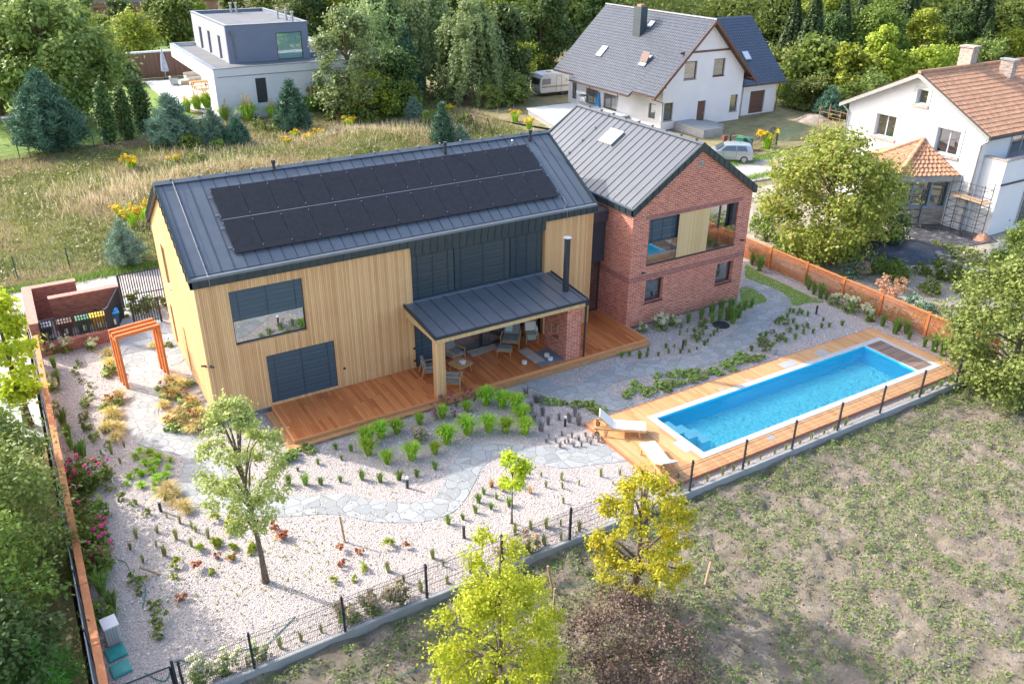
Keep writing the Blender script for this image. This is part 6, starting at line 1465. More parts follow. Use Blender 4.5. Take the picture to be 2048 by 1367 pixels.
# overgrown edge outside the left fence, near the camera
for i, (x, y, h_, w_, m_, l_) in enumerate(((-8.6, 1.2, 3.6, 3.6, L_GREEN, 'green tree outside the left fence, farthest of the dense group, below the lime one'), (-8.0, -2.2, 4.6, 4.4, L_OLIVE, 'dense olive green tree outside the left fence, next after the farthest'), (-7.9, -5.6, 5.2, 4.7, L_OLIVE, 'dense tree overhanging the middle of the left fence'), (-8.2, -8.6, 5.2, 4.4, L_GREEN, 'dense green tree outside the left fence near the utility box'), (-7.9, -11.2, 3.6, 3.4, L_DARK, 'darkest low tree at the bottom left picture corner'), (-11.2, -4.5, 5.4, 5.0, L_DARK, 'dark tree at the left picture edge behind the dense ones'), (-10.6, -9.5, 4.4, 4.4, L_OLIVE, 'olive green tree at the very left edge above the bottom corner'))):
    plant_tree('roadside_tree', l_, 'tree', (x, y), h_, w_, m_, 14000, .085, 'egg', .0, 90, .11, seed=50 + i, group='trees outside the left fence')
plant_pine('bright green bushy conifer at the bottom left corner beside the fence', (-6.9, -11.4), 2.6, 2.4, 77, LM('conifer_bright', (.05, .13, .02), (.12, .24, .04), (.08, .18, .03)), 7000, .09, name='young_conifer', cat='conifer')

# -- forest rows behind (copies), the far wood as one mass
def band(kind, pts, cat, desc, grp, protos):
    pts = sorted(pts, key=lambda q: q[0]); n_ = len(pts)
    for i, (u, v, vt) in enumerate(pts):
        p = G(u, v); h = HT(u, v, vt); root, h0_ = protos[i % len(protos)]
        lab = f'{ordn(i, n_)} {desc}'
        if not root.get('used'):
            root.location = (p.x, p.y, 0); root.scale = (h / h0_,) * 3; root['label'] = lab; root['used'] = 1; root['group'] = grp
        else: dup(root, (p.x, p.y, 0), i * 2.4, h / h0_, lab, grp)
S_ = [(plant_spruce('spruce_tree', 'x', (0, 0), 16, w_, s, None, 12000, .34), 16) for s, w_ in ((60, 9.6), (61, 8.4))]
rr = random.Random(11)
sp = [(u, 158 - (u - 1570) * .10 + rr.uniform(-16, 14), -20 + rr.uniform(-60, 60)) for u in [1572, 1608, 1668, 1702, 1780, 1800, 1868, 1935, 1958, 2030]] + [(u, 96 - (u - 1540) * .1 + rr.uniform(-5, 5), -70 + rr.uniform(-25, 15)) for u in [1552, 1590, 1680, 1735, 1850, 1890, 1990, 2050]]
band('spruce', sp, 'spruce', 'among the dark spruces of the forest at upper right', 'dark spruces of the forest', S_)
B_ = [(plant_tree('forest_tree', 'x', 'tree', (0, 0), 12, w_, m_, 17000, .29, 'egg', .04, 80, .12, seed=s), 12) for s, w_, m_ in ((62, 8.5, L_DARK), (63, 9.5, L_GREEN), (64, 8, L_OLIVE), (65, 8, L_YG))]
ft = [(u, 78 + rr.uniform(-10, 12), -45 + rr.uniform(-15, 15)) for u in range(620, 1200, 48)] + [(u, 28 + rr.uniform(-5, 5), -40) for u in range(350, 1560, 60)] + [(330, 75, -20), (395, 62, -10), (215, 118, 30), (60, 95, -60), (150, 100, -50), (-20, 110, -70), (250, 85, -5), (1190, 95, -20), (1160, 60, -30), (1530, 92, 20), (1490, 70, -5), (1440, 58, -30), (1640, 150, 20), (1740, 150, 0), (1830, 140, 20), (1905, 125, 10), (1995, 118, 0), (2055, 110, -10), (1630, 100, -60), (1780, 95, -60), (1930, 85, -70), (625, 50, -20)]
band('broad', ft, 'tree', 'among the leafy trees of the wood behind the houses', 'leafy trees of the wood', B_)
# low leafy edge before the spruces
U_ = [(plant_tree('edge_bush', 'x', 'bush', (0, 0), 4, w_, m_, 5000, .17, 'egg', .0, 40, .15, seed=s), 4) for s, w_, m_ in ((66, 4.6, L_GREEN), (67, 4.2, L_OLIVE), (68, 4.8, L_YG))]
eb = [(1565, 195, 140), (1592, 215, 160), (1622, 222, 150), (1700, 232, 165), (1722, 222, 140), (1560, 160, 90), (1875, 160, 95), (1920, 150, 90), (1650, 190, 120), (1965, 140, 75), (2010, 130, 60), (980, 215, 165), (1085, 140, 90), (745, 235, 150), (720, 240, 175), (800, 232, 160), (1035, 150, 80), (640, 222, 160)]
band('bush', eb, 'bush', 'among the leafy bushes along the forest edge', 'leafy bushes along the forest edge', U_)
r = np.random.default_rng(5); n_ = 380000
th_ = r.uniform(-.62, .62, n_) + ya; dd = r.uniform(128, 300, n_); Xp = CAM.x + np.sin(th_) * dd * 1.1; Yp = CAM.y + np.cos(th_) * dd
ok = ~((Xp > 5) & (Xp < 62) & (Yp < 133) & (Yp > 92)) & ~((Xp > 2) & (Xp < 38) & (Yp > 134) & (Yp < 156)) & ~((Xp < 16) & (Yp < 100)) & ~((Xp < 32) & (Yp < 84))
Xp, Yp = Xp[ok], Yp[ok]; hz = 5 + 9 * vnoise(Xp, Yp, .16, 3); Zp = hz * r.random(len(Xp)) ** .6
o = np_mesh('far_wood', leaves(np.stack([Xp, Yp, Zp], 1), np.stack([np.zeros(len(Xp)), -np.ones(len(Xp)) * .5, np.ones(len(Xp))], 1), 0.42, 1.4, 6), 4, L_GREEN); tag(o, 'dense leafy wood reaching away behind the houses', 'wood', None, 'stuff')

# -- small plants
def leaf_plant(nm, seed, n, r, h, leaf, mat, squash=.8, k=10, shell=.3):
    bl = env_blobs(.03, h, r * 2, k, r * .35, seed, 'egg', squash); return blob_leaves(bl, n, leaf, seed, shell=shell)
def V_(kind, s):
    P_ = []
    if kind == 'bright': P_ = [('grass', blades(170, .62, .42, .03, .35, s, .08), G_BRIGHT)]
    elif kind == 'tall': P_ = [('grass', blades(110, 1.0, .4, .028, .3, s, .1), G_GREEN)]
    elif kind == 'tuft': P_ = [('grass', blades(60, .36, .2, .022, .3, s, .05), G_GREEN)]
    elif kind == 'lime': P_ = [('grass', blades(80, .22, .26, .03, .5, s, .05), G_BRIGHT)]
    elif kind == 'reed': P_ = [('grass', blades(50, .6, .2, .02, .2, s, .06), G_REED)]
    elif kind == 'feather': P_ = [('grass', blades(230, .5, .55, .02, .6, s, .1), G_TAN)]
    elif kind == 'lav': P_ = [('grass', blades(40, .42, .18, .022, .1, s, .06), G_GREY)]
    elif kind == 'dry': P_ = [('grass', blades(40, .32, .16, .02, .3, s, .05), G_DRY)]
    elif kind == 'pampas': P_ = [('grass', blades(320, 1.9, 1.3, .06, .55, s, .3), G_BRIGHT), ('seed_heads', blades(40, 2.5, .9, .07, .1, s + 1, .2), G_DRY)]
    elif kind == 'sedum': P_ = [('foliage', leaf_plant('', s, 160, .2, .2, .07, 0), L_SED)]
    elif kind == 'sedred': P_ = [('foliage', leaf_plant('', s, 160, .22, .2, .07, 0), L_SED), ('flower_heads', leaf_plant('', s + 1, 32, .2, .3, .05, 0)+ np.array([0, 0, .08]), F_RED)]
    elif kind in ('hyd', 'hydpink'):
        rr_ = random.Random(s); C_ = [((rr_.uniform(-.32, .32), rr_.uniform(-.32, .32), rr_.uniform(.35, .66)), .10) for _ in range(9)]
        P_ = [('foliage', leaf_plant('', s, 190, .34, .45, .085, 0, k=14), L_MAPLE)] + [('flower_head', blob_leaves([c_], 75, .05, s, shell=.8), F_WHITE if kind == 'hyd' else F_PINKW) for c_ in C_]
    elif kind == 'rose':
        rr_ = random.Random(s); C_ = [((rr_.uniform(-.6, .6), rr_.uniform(-.6, .6), rr_.uniform(.45, 1.0)), .06) for _ in range(10)]
        P_ = [('foliage', leaf_plant('', s, 900, .62, .85, .08, 0, k=22), L_GREEN), *[('flower', blob_leaves([c_], 26, .05, s, shell=.7), F_ROSE) for c_ in C_]]
    elif kind == 'shrub': P_ = [('foliage', leaf_plant('', s, 110, .22, .42, .07, 0, k=12), L_OLIVE)]
    elif kind == 'red': P_ = [('foliage', leaf_plant('', s, 45, .15, .26, .085, 0, k=5), L_RED)]
    elif kind == 'yel': P_ = [('foliage', leaf_plant('', s, 45, .15, .22, .08, 0, k=5), L_YG)]
    elif kind == 'brownp': P_ = [('foliage', leaf_plant('', s, 40, .13, .2, .06, 0, k=5), L_AUT)]
    elif kind == 'purple': P_ = [('foliage', blades(25, .4, .2, .015, .1, s, .1), G_GREEN), *[('flower', blob_leaves([((random.Random(s + k).uniform(-.22, .22), random.Random(s * 3 + k).uniform(-.22, .22), random.Random(s * 5 + k).uniform(.3, .5)), .06)], 16, .045, s + k), F_PURPLE) for k in range(6)]]
    elif kind == 'gold': P_ = [('stems', blades(120, 1.1, .5, .05, .1, s, .3), G_BRIGHT), *[('flower_spray', blob_leaves([((random.Random(s + k).uniform(-.6, .6), random.Random(s * 3 + k).uniform(-.6, .6), random.Random(s * 5 + k).uniform(.85, 1.15)), .17)], 42, .09, s + k), F_GOLD) for k in range(10)]]
    elif kind == 'weed': P_ = [('foliage', leaf_plant('', s, 500, .6, .8, .10, 0, k=22), L_GREEN)]
    elif kind == 'rust': P_ = [('foliage', leaf_plant('', s, 500, .5, .9, .09, 0, k=18), LRUST)]
    elif kind == 'silver': P_ = [('foliage', leaf_plant('', s, 500, .6, .7, .09, 0, k=18), L_BLUE)]
    return P_
LRUST = LM('rust_leaf', (.40, .22, .13), (.56, .34, .22), (.45, .28, .18))
NAMES = {'bright': 'grass_clump', 'tall': 'miscanthus_plant', 'tuft': 'grass_tuft', 'lime': 'sedge_tuft', 'reed': 'reed_plant', 'feather': 'stipa_plant', 'lav': 'lavender_plant', 'dry': 'dry_grass_tuft', 'pampas': 'ornamental_clump', 'sedum': 'sedum_plant', 'sedred': 'sedum_plant', 'hyd': 'hydrangea', 'hydpink': 'hydrangea', 'rose': 'rose_bush', 'shrub': 'young_shrub', 'red': 'seedling', 'yel': 'seedling', 'brownp': 'seedling', 'purple': 'flowering_perennial', 'gold': 'goldenrod', 'weed': 'weed_bush', 'rust': 'dry_bush', 'silver': 'silver_bush'}
PR = {}
_cnt = [0]
def put(kind, p, sc, rz, label, cat, group):
    key = (kind, _cnt[0] % 3); _cnt[0] += 1
    if key not in PR:
        P_ = V_(kind, 100 + 7 * key[1] + sum(map(ord, kind)))
        if len(P_) == 1:
            o = np_mesh(NAMES[kind], P_[0][1], 4, P_[0][2]); o.location = (p.x, p.y, 0); o.rotation_euler = (0, 0, rz); o.scale = (sc,) * 3; tag(o, label, cat, group)
        else:
            o = thing(NAMES[kind], label, cat, (p.x, p.y, 0), rz, group); o.scale = (sc,) * 3
            for nm, V, m_ in P_: np_mesh(nm, V, 4, m_, o)
        PR[key] = o; return o
    return dup(PR[key], (p.x, p.y, 0), rz, sc, label, group, cat)
def bed(kind, reg, pts, desc, cat, grp, sc=1.0, dy=0, var=.3):
    rr = random.Random(len(desc) * 7 + len(pts)); q = sorted([R3(reg, x, y + dy) for x, y in pts]); n_ = len(q)
    for i, (u, v) in enumerate(q):
        put(kind, G(u, v), sc * rr.uniform(1 - var, 1 + var), rr.uniform(0, 6.3), (f'{ordn(i, n_)} of ' if n_ > 1 else '') + desc, cat, grp if n_ > 1 else None)
ZA = (400, 700, 2.9257); ZL = (0, 800, 2.4117); ZP = (0, 400, 2.9257); ZQ = (0, 540, 5.689); ZC = (500, 900, 2.9257)
bed('bright', ZA, [(980, 520), (985, 580), (1095, 630), (1240, 610), (1375, 575), (1445, 515), (1565, 460), (1690, 445), (1790, 450), (1900, 460), (1850, 330), (1880, 380), (1770, 305), (1675, 290), (1560, 330), (1420, 365), (1285, 405), (1155, 455), (1060, 480)], 'the big bright green grass clumps below the terrace', 'grass clump', 'bright grass clumps below the terrace', 1.3, 30)
bed('tuft', ZA, [(618, 765), (708, 765), (823, 750), (948, 735), (1055, 750), (1165, 738), (1270, 720), (1375, 675), (520, 765)], 'the green tufts in the row above the curved path', 'grass tuft', 'tuft row above the curved path', 1.15, 20)
bed('tuft', ZA, [(573, 690), (690, 650), (828, 625), (885, 575), (795, 565)], 'the thin tufts between the terrace corner and the tuft row', 'grass tuft', 'thin tufts near the terrace corner', .75, 16)
bed('sedum', ZA, [(530, 620), (650, 585), (610, 575), (500, 640)], 'the low plants at the left terrace corner', 'sedum', 'low plants at the terrace corner', 1.1, 8)
bed('purple', ZA, [(1375, 350), (1440, 310), (1500, 320), (1550, 280), (1610, 285), (1380, 400), (1490, 380)], 'the dark red flowering perennials at the terrace edge', 'perennial', 'dark red perennials', 1.0, 10)
bed('hydpink', ZA, [(1290, 500), (1410, 460), (1540, 395)], 'the pale pink seed heads among the bright grass clumps', 'perennial', 'pale seed heads', .8, 25)
bed('tuft', ZA, [(1660, 825), (1735, 855), (1630, 875), (1703, 915), (1612, 935), (1807, 890), (1538, 975), (1453, 1000)], 'the tufts left of the thin-stemmed small tree', 'grass tuft', 'tufts by the small tree', .95, 15)
bed('dry', ZA, [(1705, 785), (1770, 810), (1845, 775), (1885, 725), (1930, 820), (1775, 765)], 'the tan grass wisps around the small tree', 'dry grass', 'tan wisps by the small tree', 1.3, 14)
bed('reed', ZA, [(1360, 1190), (1097, 1265), (1423, 1240), (1447, 1335), (1583, 1280), (1845, 1050), (1935, 1025), (2010, 1110), (2025, 1015)], 'the thin brown green tufts along the inside of the front fence', 'grass tuft', 'thin tufts inside the front fence', .62, 22)
bed('red', ZA, [(483, 1085), (935, 1175), (828, 1255), (435, 1040), (1210, 1140), (815, 1165)], 'the orange red seedlings in the open gravel', 'seedling', 'red seedlings in the gravel', 1.0, 10)
bed('yel', ZA, [(965, 1275), (910, 1340), (785, 1350), (105, 1130), (185, 1215), (65, 1295), (310, 1165), (200, 1145), (185, 1065), (160, 1010), (1107, 1135)], 'the yellow green seedlings in the open gravel', 'seedling', 'yellow green seedlings in the gravel', 1.0, 10)
bed('lav', Z3, [(250, 655), (280, 710), (345, 680), (405, 695), (200, 690), (240, 745), (150, 545), (440, 660), (460, 710), (235, 590), (205, 580), (180, 640)], 'the slim grey plants beside the bright grass clumps', 'lavender', 'slim grey plants', 1.15, 18)
bed('lav', Z3, [(285, 795), (325, 820), (380, 825), (430, 845), (475, 845), (510, 815), (575, 815), (500, 785), (460, 810), (420, 790), (360, 780), (270, 820), (545, 790), (400, 820), (350, 850), (530, 830)], 'the small purple grey plants left of the sun loungers', 'lavender', 'small purple grey plants', .62, 12)
bed('sedum', Z3, [(340, 600), (370, 605), (440, 615), (525, 630), (590, 640), (565, 655), (525, 610), (480, 605), (300, 595), (250, 590)], 'the low green plants below the path fork', 'sedum', 'low plants below the path fork', 1.0, 8)
bed('sedum', Z3, [(925, 445), (990, 435), (1040, 440), (1090, 435), (1140, 430), (1205, 425), (1185, 450), (1250, 415), (1300, 385), (1350, 375), (1400, 360), (1425, 325), (1490, 345), (1535, 325), (1395, 340), (1360, 405), (1280, 425), (1120, 465), (1065, 480), (1035, 490), (990, 495), (940, 500), (890, 525), (760, 535), (740, 560), (975, 520), (860, 545), (800, 500), (1450, 350)], 'the low green plants between stone path and pool deck', 'sedum', 'low plants between path and pool', 1.0, 8)
bed('shrub', Z3, [(1540, 290), (1590, 280), (1535, 225), (1690, 180), (1665, 135), (1650, 215), (1590, 185), (1785, 150), (1620, 225), (1530, 250), (1560, 265)], 'the small dark shrubs above the pool', 'shrub', 'dark shrubs above the pool', .75, 10)
bed('tuft', Z3, [(1515, 260), (1470, 285), (1555, 200), (1670, 235), (1725, 215), (1775, 185), (1715, 120), (1735, 160), (1765, 70), (1800, 80), (1630, 130), (1650, 110), (1680, 90), (1740, 75), (1715, 60), (1830, 180), (1880, 150), (1925, 145), (2000, 135), (1890, 110), (1610, 125), (1750, 60), (1695, 60)], 'the green tufts in the gravel above the pool', 'grass tuft', 'tufts above the pool', .85, 12)
bed('tuft', Z3, [(710, 325), (755, 315), (815, 330), (860, 320), (865, 290), (815, 305), (985, 300), (1055, 300), (970, 270), (925, 315), (1105, 295), (1150, 280), (1195, 255), (1150, 235), (1215, 235), (1230, 205), (1250, 195), (1270, 175), (1020, 265)], 'the green tufts between brick wing and stone path', 'grass tuft', 'tufts by the brick wing', .8, 10)
bed('reed', Z3, [(1085, 255), (1050, 190), (1095, 175), (1135, 170), (1060, 150), (1120, 210)], 'the brownish stems between the hydrangeas and the path', 'reed plant', 'brownish stems', .6, 14)
bed('shrub', Z3, [(1175, 190), (1200, 150), (1180, 140), (1150, 210)], 'the dark shrubs near the manhole cover', 'shrub', 'dark shrubs near the manhole', .95, 14)
bed('tall', Z3, [(1100, 110), (1175, 90), (1235, 70), (1290, 50), (1240, 110), (1285, 100), (1360, 115), (1395, 80), (1350, 50), (1330, 95), (1430, 35), (1470, 20)], 'the tall green grasses in front of the brick wing', 'tall plant', 'tall grasses before the brick wing', .85, 22)
bed('hyd', Z3, [(835, 165), (935, 145), (1020, 130)], 'the cream hydrangeas at the foot of the brick wing', 'hydrangea', 'hydrangeas at the brick wing', .95, 22)
bed('hyd', Z4, [(755, 690), (860, 735), (980, 790)], 'the cream hydrangeas along the right batten fence', 'hydrangea', 'hydrangeas at the batten fence', .95, 24)
bed('tall', Z4, [(575, 590), (610, 620), (655, 650), (695, 660), (190, 420), (240, 460), (1080, 840), (1165, 890), (1190, 870), (1260, 930), (1365, 980), (1430, 1010), (1490, 1040), (1555, 1070), (1625, 1100), (1700, 1150), (1240, 890), (560, 565)], 'the tall grasses along the right batten fence', 'tall plant', 'tall grasses at the batten fence', .85, 20)
bed('reed', Z3, [(1128, 1085), (1210, 1050), (1300, 1005), (1365, 985), (1452, 950), (1522, 920), (1605, 890), (1670, 860), (1752, 830), (1818, 805), (1892, 775), (1955, 750), (2018, 720)], 'the green tufts between the pool deck and the fence kerb', 'grass tuft', 'tufts along the pool fence', .62, 16)
bed('tuft', Z4, [(1280, 1330), (1350, 1310), (1420, 1285), (1475, 1260), (1540, 1230), (1605, 1200)], 'the green tufts between the pool end and the right fence corner', 'grass tuft', 'tufts at the pool end', .95, 16)
bed('yel', Z3, [(1035, 1110)], 'yellow seedling at the front corner of the pool deck by the fence', 'seedling', None, 1.3, 10)
bed('reed', Z3, [(360, 1030), (462, 1060), (590, 1010), (700, 1000), (785, 1025), (240, 1010), (365, 1080), (270, 1075), (180, 1310), (90, 1320), (270, 1300), (355, 1300), (462, 1310), (50, 1190), (370, 1165)], 'the thin tufts between the curved path end and the yellow tree', 'grass tuft', 'thin tufts near the yellow tree', .6, 20)
bed('lime', ZL, [(675, 240), (655, 270), (725, 255), (765, 275), (825, 285), (705, 300), (755, 305), (812, 320), (735, 335), (660, 335), (685, 355), (625, 365), (610, 400), (755, 370), (800, 360), (770, 385), (745, 400), (750, 430), (683, 408)], 'the lime sedge tufts inside the bend of the path', 'sedge', 'lime sedge tufts', 1.05, 10)
bed('feather', ZL, [(815, 430), (840, 490), (890, 510), (910, 530), (800, 460), (550, 70), (560, 180), (520, 100), (580, 150), (540, 60), (500, 140), (850, 450), (550, 110)], 'the tan feather grasses left of the curved path', 'grass plume', 'feather grasses left of the path', .85, 14)
bed('reed', ZL, [(805, 550), (870, 580), (760, 625), (852, 655), (658, 650), (1005, 650), (630, 705), (795, 735), (690, 765), (925, 690), (755, 690), (600, 210), (945, 620), (925, 600), (580, 290), (510, 320), (490, 250), (540, 245)], 'the green brown tufts in the left gravel bed', 'grass tuft', 'tufts in the left gravel bed', .66, 14)
bed('shrub', ZL, [(425, 20), (410, 80), (420, 130), (450, 180), (525, 215), (520, 355), (535, 420), (585, 470), (645, 500), (710, 545), (665, 860), (675, 920), (745, 980), (780, 1060), (772, 1130)], 'the small leafy shrubs in a line down the left gravel', 'shrub', 'shrub line in the left gravel', .82, 12)
bed('tall', ZL, [(310, 110), (335, 180), (345, 220), (405, 255), (495, 920), (545, 990), (550, 1060), (380, 260)], 'the grasses close to the left orange fence', 'grass tuft', 'grasses at the left fence', .75, 16)
bed('yel', ZL, [(955, 710), (1055, 690), (1020, 830), (845, 795), (840, 850), (1130, 705), (1115, 635), (1095, 595), (1220, 715), (1040, 570)], 'the yellow green seedlings left of the slender tree', 'seedling', 'seedlings left of the slender tree', .95, 8)
bed('red', ZL, [(1050, 750), (875, 960), (1360, 655), (945, 805), (1120, 755)], 'the rust coloured seedlings left of the slender tree', 'seedling', 'rust seedlings left of the slender tree', .9, 8)
bed('rose', ZL, [(345, 330), (440, 370), (400, 410), (455, 640), (470, 775), (440, 700), (400, 590)], 'the pink rose bushes along the left fence', 'rose bush', 'rose bushes along the left fence', .85, 30)
bed('weed', ZL, [(460, 560), (440, 820), (470, 1040), (380, 520)], 'the green bushes growing through the left fence', 'bush', 'bushes at the left fence', .8, 20)
bed('hyd', ZQ, [(600, 900), (760, 880), (1055, 860), (540, 850)], 'the cream hydrangeas in front of the low brick wall', 'hydrangea', 'hydrangeas at the low brick wall', .8, 45)
bed('hyd', ZP, [(310, 1100), (325, 1200), (300, 1070)], 'the cream hydrangeas at the left fence beyond the roses', 'hydrangea', 'hydrangeas at the left fence', .8, 20)
bed('tall', ZP, [(320, 960), (335, 1020), (370, 1300), (400, 1350), (340, 1060)], 'the dark slender grasses at the upper left fence', 'grass tuft', 'slender grasses at the upper left fence', .65, 20)
bed('shrub', ZP, [(465, 955), (450, 1005), (480, 1050), (535, 1080), (530, 1135), (510, 1190), (500, 1270), (510, 1330)], 'the young shrubs in the gravel left of the pergola', 'shrub', 'young shrubs left of the pergola', .72, 12)
bed('feather', ZP, [(640, 900), (650, 960), (660, 980), (1000, 1060), (1060, 1080), (1010, 1140), (960, 1200), (1060, 1230), (1120, 1180), (1150, 1250), (990, 1290), (1080, 1310), (1160, 1320), (900, 850), (640, 1170), (700, 1150), (650, 1230), (690, 1270), (640, 1330), (700, 1330), (1030, 1090), (1100, 1220)], 'the feather grasses beside the pergola path', 'grass plume', 'feather grasses beside the pergola path', .9, 14)
bed('sedred', ZP, [(985, 840), (650, 1010), (1110, 1070), (640, 1200), (1000, 1100), (985, 1150), (1080, 1160), (1130, 1210), (1030, 1270), (1110, 1290), (1180, 1300), (960, 1110), (680, 1180), (650, 1290), (1010, 1330)], 'the red tinged sedums beside the pergola path', 'sedum', 'red sedums beside the pergola path', 1.2, 12)
bed('feather', ZL, [(790, 20), (830, 60), (900, 50), (960, 60), (990, 110), (930, 140)], 'the feather grasses at the left house corner', 'grass plume', 'feather grasses at the house corner', .9, 14)
bed('sedred', ZL, [(870, 110), (820, 110), (930, 90), (870, 60), (900, 130), (960, 120)], 'the red sedums at the left house corner', 'sedum', 'red sedums at the house corner', 1.2, 10)
bed('hydpink', ZC, [(720, 900), (875, 850), (1640, 560), (570, 970), (1500, 600)], 'the pinkish hydrangeas inside the front fence', 'hydrangea', 'pinkish hydrangeas at the front fence', 1.0, 30)
bed('hyd', ZL, [(975, 1310), (1100, 1270), (1250, 1215)], 'the cream hydrangeas inside the front fence at lower left', 'hydrangea', 'cream hydrangeas at the front fence', .8, 30)
bed('reed', ZC, [(180, 1130), (300, 1090), (418, 1040), (1290, 690), (1725, 530), (1925, 450), (1550, 470), (1640, 440), (1730, 435), (1820, 500), (1155, 755), (1000, 800), (900, 745), (1070, 610), (810, 690)], 'the green tufts right behind the front wire fence', 'grass tuft', 'tufts behind the front fence', .72, 24)
bed('shrub', ZP, [(760, 640), (820, 610), (880, 620), (940, 590)], 'the dark shrubs behind the slat fence at the road', 'shrub', 'dark shrubs at the road', 1.9, 40)
bed('gold', FULL, [(245, 432), (270, 446), (292, 436), (590, 272), (618, 282), (575, 290), (350, 325), (265, 335), (1030, 238), (1058, 252), (885, 192), (898, 222), (700, 250), (640, 272), (1385, 292)], 'the goldenrod clumps in the meadow', 'goldenrod', 'goldenrod clumps', .8, 6)
bed('gold', FULL, [(1532, 292)], 'yellow flowering goldenrod clump behind the dark yard fence', 'goldenrod', None, 1.35, 5)
bed('pampas', FULL, [(395, 218), (415, 215), (375, 222), (498, 242), (450, 238), (630, 222), (690, 225), (545, 235)], 'the ornamental grass clumps by the modern house', 'ornamental grass', 'ornamental grasses by the modern house', 1.0, 2)
bed('rust', FULL, [(1652, 500), (1668, 520), (1722, 545), (1765, 575), (1785, 590), (1800, 575)], 'the dried pinkish bushes beyond the right fence', 'dry bush', 'dried bushes beyond the right fence', .72, 5)
bed('silver', FULL, [(1702, 545), (1832, 612), (1855, 625), (1700, 520)], 'the silvery green bushes beyond the right fence', 'bush', 'silvery bushes beyond the right fence', .9, 5)
bed('weed', FULL, [(1790, 548), (1760, 540), (1870, 545), (1905, 555), (1530, 470), (1540, 440), (1560, 480), (1530, 420), (1590, 498), (1860, 580), (1990, 520), (1620, 512), (1680, 500), (1720, 500), (1800, 560), (1930, 580), (2040, 520), (1840, 540), (1575, 500), (1515, 450)], 'the green weed bushes beyond the right fence', 'bush', 'weed bushes beyond the right fence', .95, 5)
bed('weed', FULL, [(405, 262), (440, 300), (520, 262), (700, 250), (735, 245), (560, 262), (660, 240), (400, 330), (860, 250), (930, 250), (730, 330), (840, 330), (960, 330), (380, 300)], 'the leafy weeds in the meadow', 'weed', 'leafy weeds in the meadow', 1.3, 2)

# -- countless small growth
def blade_field(name, Xp, Yp, Zp, h, w_, mat, label, seed=0, lean=.5):
    r = np.random.default_rng(seed); n_ = len(Xp); a = r.random(n_) * 2 * pi; hh = h * (.5 + r.random(n_)); W = w_ * (.6 + .8 * r.random(n_))
    S = np.stack([np.cos(a), np.sin(a), 0 * a], 1) * W[:, None] / 2; L = np.stack([r.normal(0, lean, n_) * hh, r.normal(0, lean, n_) * hh, hh], 1)
    B = np.stack([Xp, Yp, Zp], 1); V = np.stack([B - S, B + S, B + L + S * .2, B + L - S * .2], 1).reshape(-1, 3)
    o = np_mesh(name, V, 4, mat); return tag(o, label, 'grass', None, 'stuff')
def vis(Xp, Yp):
    d = np.stack([Xp - CAM.x, Yp - CAM.y, np.full(len(Xp), -CAM.z)], 1); w_ = d @ np.array(fw); u = 1024 + F_PX * (d @ np.array(RT)) / w_; v = 683.5 - F_PX * (d @ np.array(UP)) / w_
    return (w_ > 0) & (u > -80) & (u < 2130) & (v > -60) & (v < 1450)
r = np.random.default_rng(21)
x = r.uniform(-26, 46, 260000); y = r.uniform(18.7, 62, 260000)
keep = vis(x, y) & ~((x < 12.5) & (y > 51.5)) & ~((x < 6) & (y > 49.5)) & ~((x > 37) & (y > 30)) & ~((x > 13) & (y > 53.5) & (x < 29)); x, y = x[keep], y[keep]
f = fbm(x, y, .22, 11, 4); kx = f + r.normal(0, .05, len(x))
zz = hm(x, y)
sel = kx < .50; blade_field('meadow_grass', x[sel], y[sel], zz[sel], .24, .05, LM('meadow_blade_green', (.10, .12, .03), (.22, .23, .07), (.16, .17, .05), sc=.9), 'green and yellow meadow grass behind the house', 1)
sel = (kx >= .50); blade_field('dry_meadow_grass', x[sel], y[sel], zz[sel], .3, .05, LM('meadow_blade_dry', (.17, .13, .07), (.34, .27, .17), (.22, .185, .09), sc=1.3), 'tall straw coloured meadow grass behind the house', 2, .35)
x = r.uniform(-14, 60, 420000); y = -12.85 - r.random(420000) ** 1.1 * 26; keep = vis(x, y) & (fbm(x, y, 1.3, 4, 4) + r.normal(0, .035, len(x)) + .10 * np.exp(-(-12.8 - y) / .8) + .05 * (x > 12) * np.exp(-((y + 15.5) / 2.5) ** 2) > .485); x, y = x[keep], y[keep]
o = np_mesh('field_weeds', leaves(np.stack([x, y, hf(x, y) + r.random(len(x)) * .09], 1), np.tile([0, 0, 1.0], (len(x), 1)), .042, 2.2, 3), 4, LM('field_weed', (.055, .095, .02), (.16, .23, .05), (.20, .19, .09), (.10, .16, .035), sc=1.5)); tag(o, 'patchy green weeds growing in the bare field soil', 'weeds', None, 'stuff')
x = r.uniform(30.95, 66, 60000); y = r.uniform(-14, 13, 60000); keep = vis(x, y) & (fbm(x, y, .35, 8, 4) > .56) & (x < 43.0 - .3 * y); x, y = x[keep], y[keep]
o = np_mesh('lot_weeds', leaves(np.stack([x, y, r.random(len(x)) * .3], 1), np.tile([0, 0, 1.0], (len(x), 1)), .13, 1.7, 4), 4, L_OLIVE); tag(o, 'green weeds over the rough building lot on the right', 'weeds', None, 'stuff')
x = r.uniform(-26, 60, 50000); y = np.where(r.random(50000) < .5, r.normal(18.6, .35, 50000), r.normal(14.8, .25, 50000)); keep = vis(x, y) & ((y > 17) | (x > 27) | (x < -5.8)); x, y = x[keep], y[keep]
blade_field('verge_grass', x, y, np.zeros(len(x)), .22, .04, G_GREEN, 'green grass verge along the gravel road', 3)
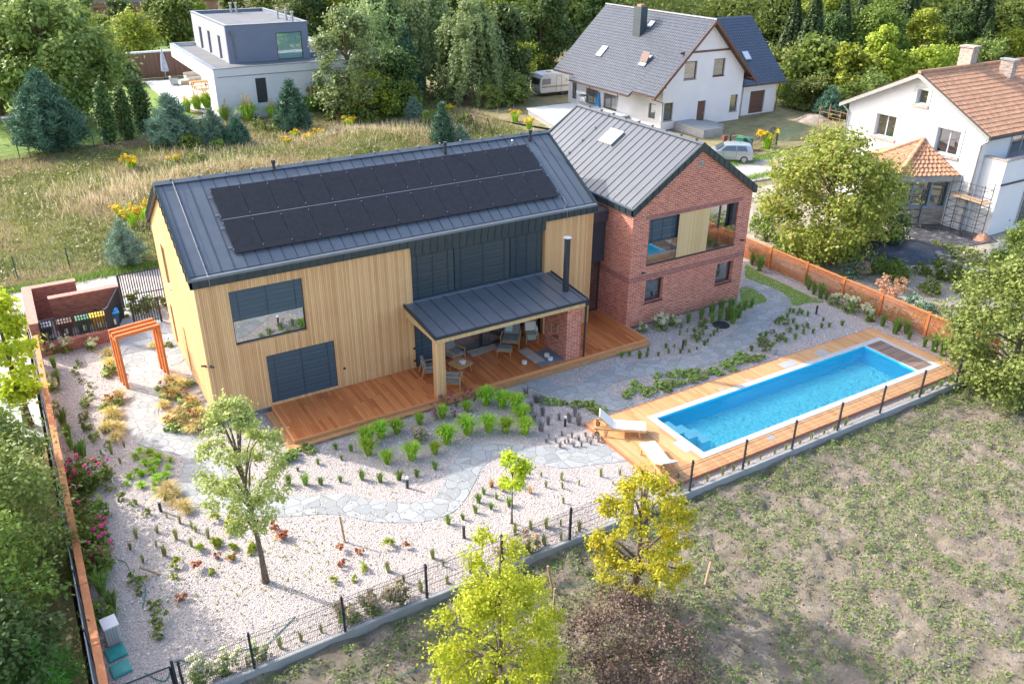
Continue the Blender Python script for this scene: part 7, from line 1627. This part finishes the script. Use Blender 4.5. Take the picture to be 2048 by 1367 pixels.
x = r.uniform(-5.3, 30.6, 26000); y = r.uniform(-12.4, 9.5, 26000); keep = vis(x, y) & ~((x > 1.7) & (x < 19.3) & (y > -3.3)) & ~((x > 18.6) & (x < 26.6) & (y > -1.6)) & ~((x > 12.2) & (x < 29.6) & (y < -7.1)) & ~((x > -.1) & (y > -.1) & (x < 19)); x, y = x[keep], y[keep]
n_ = len(x); P = np.stack([x, y, np.full(n_, .012)], 1)
o = np_mesh('loose_stones', leaves(P, np.tile([0, 0, .9], (n_, 1)), .055, 1.2, 9), 4, M('loose_stone', (.70, .65, .62), .9, .25, 6)); tag(o, 'loose pale stones scattered over the garden gravel', 'stones', None, 'stuff')

PL = LM('plume_blade', (.46, .36, .22), (.70, .56, .42), (.56, .45, .30), trans=.3, k=1.1)
xs, ys2 = [], []
for (u, v, sx, sy, m) in ((400, 372, 9, 2.8, 1000), (215, 385, 5, 2.4, 900), (800, 270, 10, 2.5, 1300), (480, 300, 8, 1.8, 800), (690, 275, 5, 1.8, 600), (330, 440, 2.5, 1.5, 700)):
    p = G(u, v); xs.append(r.normal(p.x, sx * .5, m)); ys2.append(r.normal(p.y, sy, m))
x = np.concatenate(xs); y = np.concatenate(ys2); kk = (y > 19); x, y = x[kk], y[kk]
blade_field('plume_grass', x, y, hm(x, y), .55, .05, PL, 'drifts of tall pinkish plumed grass in the meadow', 8, .25)
x = r.uniform(-26, 40, 60000); y = r.uniform(19, 56, 60000); keep = vis(x, y) & (fbm(x, y, .45, 31, 3) > .52) & ~((x < 12.5) & (y > 50)) & ~((x > 35) & (y > 30)); x, y = x[keep], y[keep]
o = np_mesh('meadow_herbs', leaves(np.stack([x, y, hm(x, y) + r.random(len(x)) * .45], 1), np.tile([0, 0, 1.0], (len(x), 1)), .13, 1.8, 14), 4, L_OLIVE); tag(o, 'leafy green herbs mixed into the dry meadow behind the house', 'herbs', None, 'stuff')
x = r.uniform(-14, 60, 40000); y = -12.85 - r.random(40000) * 24; keep = vis(x, y); x, y = x[keep], y[keep]
o = np_mesh('soil_clods', leaves(np.stack([x, y, hf(x, y) + .02], 1), np.tile([0, 0, .4], (len(x), 1)), .07, 1.1, 15), 4, M('clod', (.24, .19, .15), .95, .5, 3)); tag(o, 'small clods of earth scattered over the bare field', 'clods', None, 'stuff')

x = r.normal(G(560, 1120).x, 2.2, 500); y = np.clip(r.normal(G(560, 1120).y, 1.3, 500), -12.4, -5)
o = np_mesh('fallen_leaves', leaves(np.stack([x, y, np.full(500, .03)], 1), np.tile([0, 0, 1.5], (500, 1)), .05, 1.5, 33), 4, L_AUT); tag(o, 'fallen leaves under the slender tree in the gravel', 'leaves', None, 'stuff')
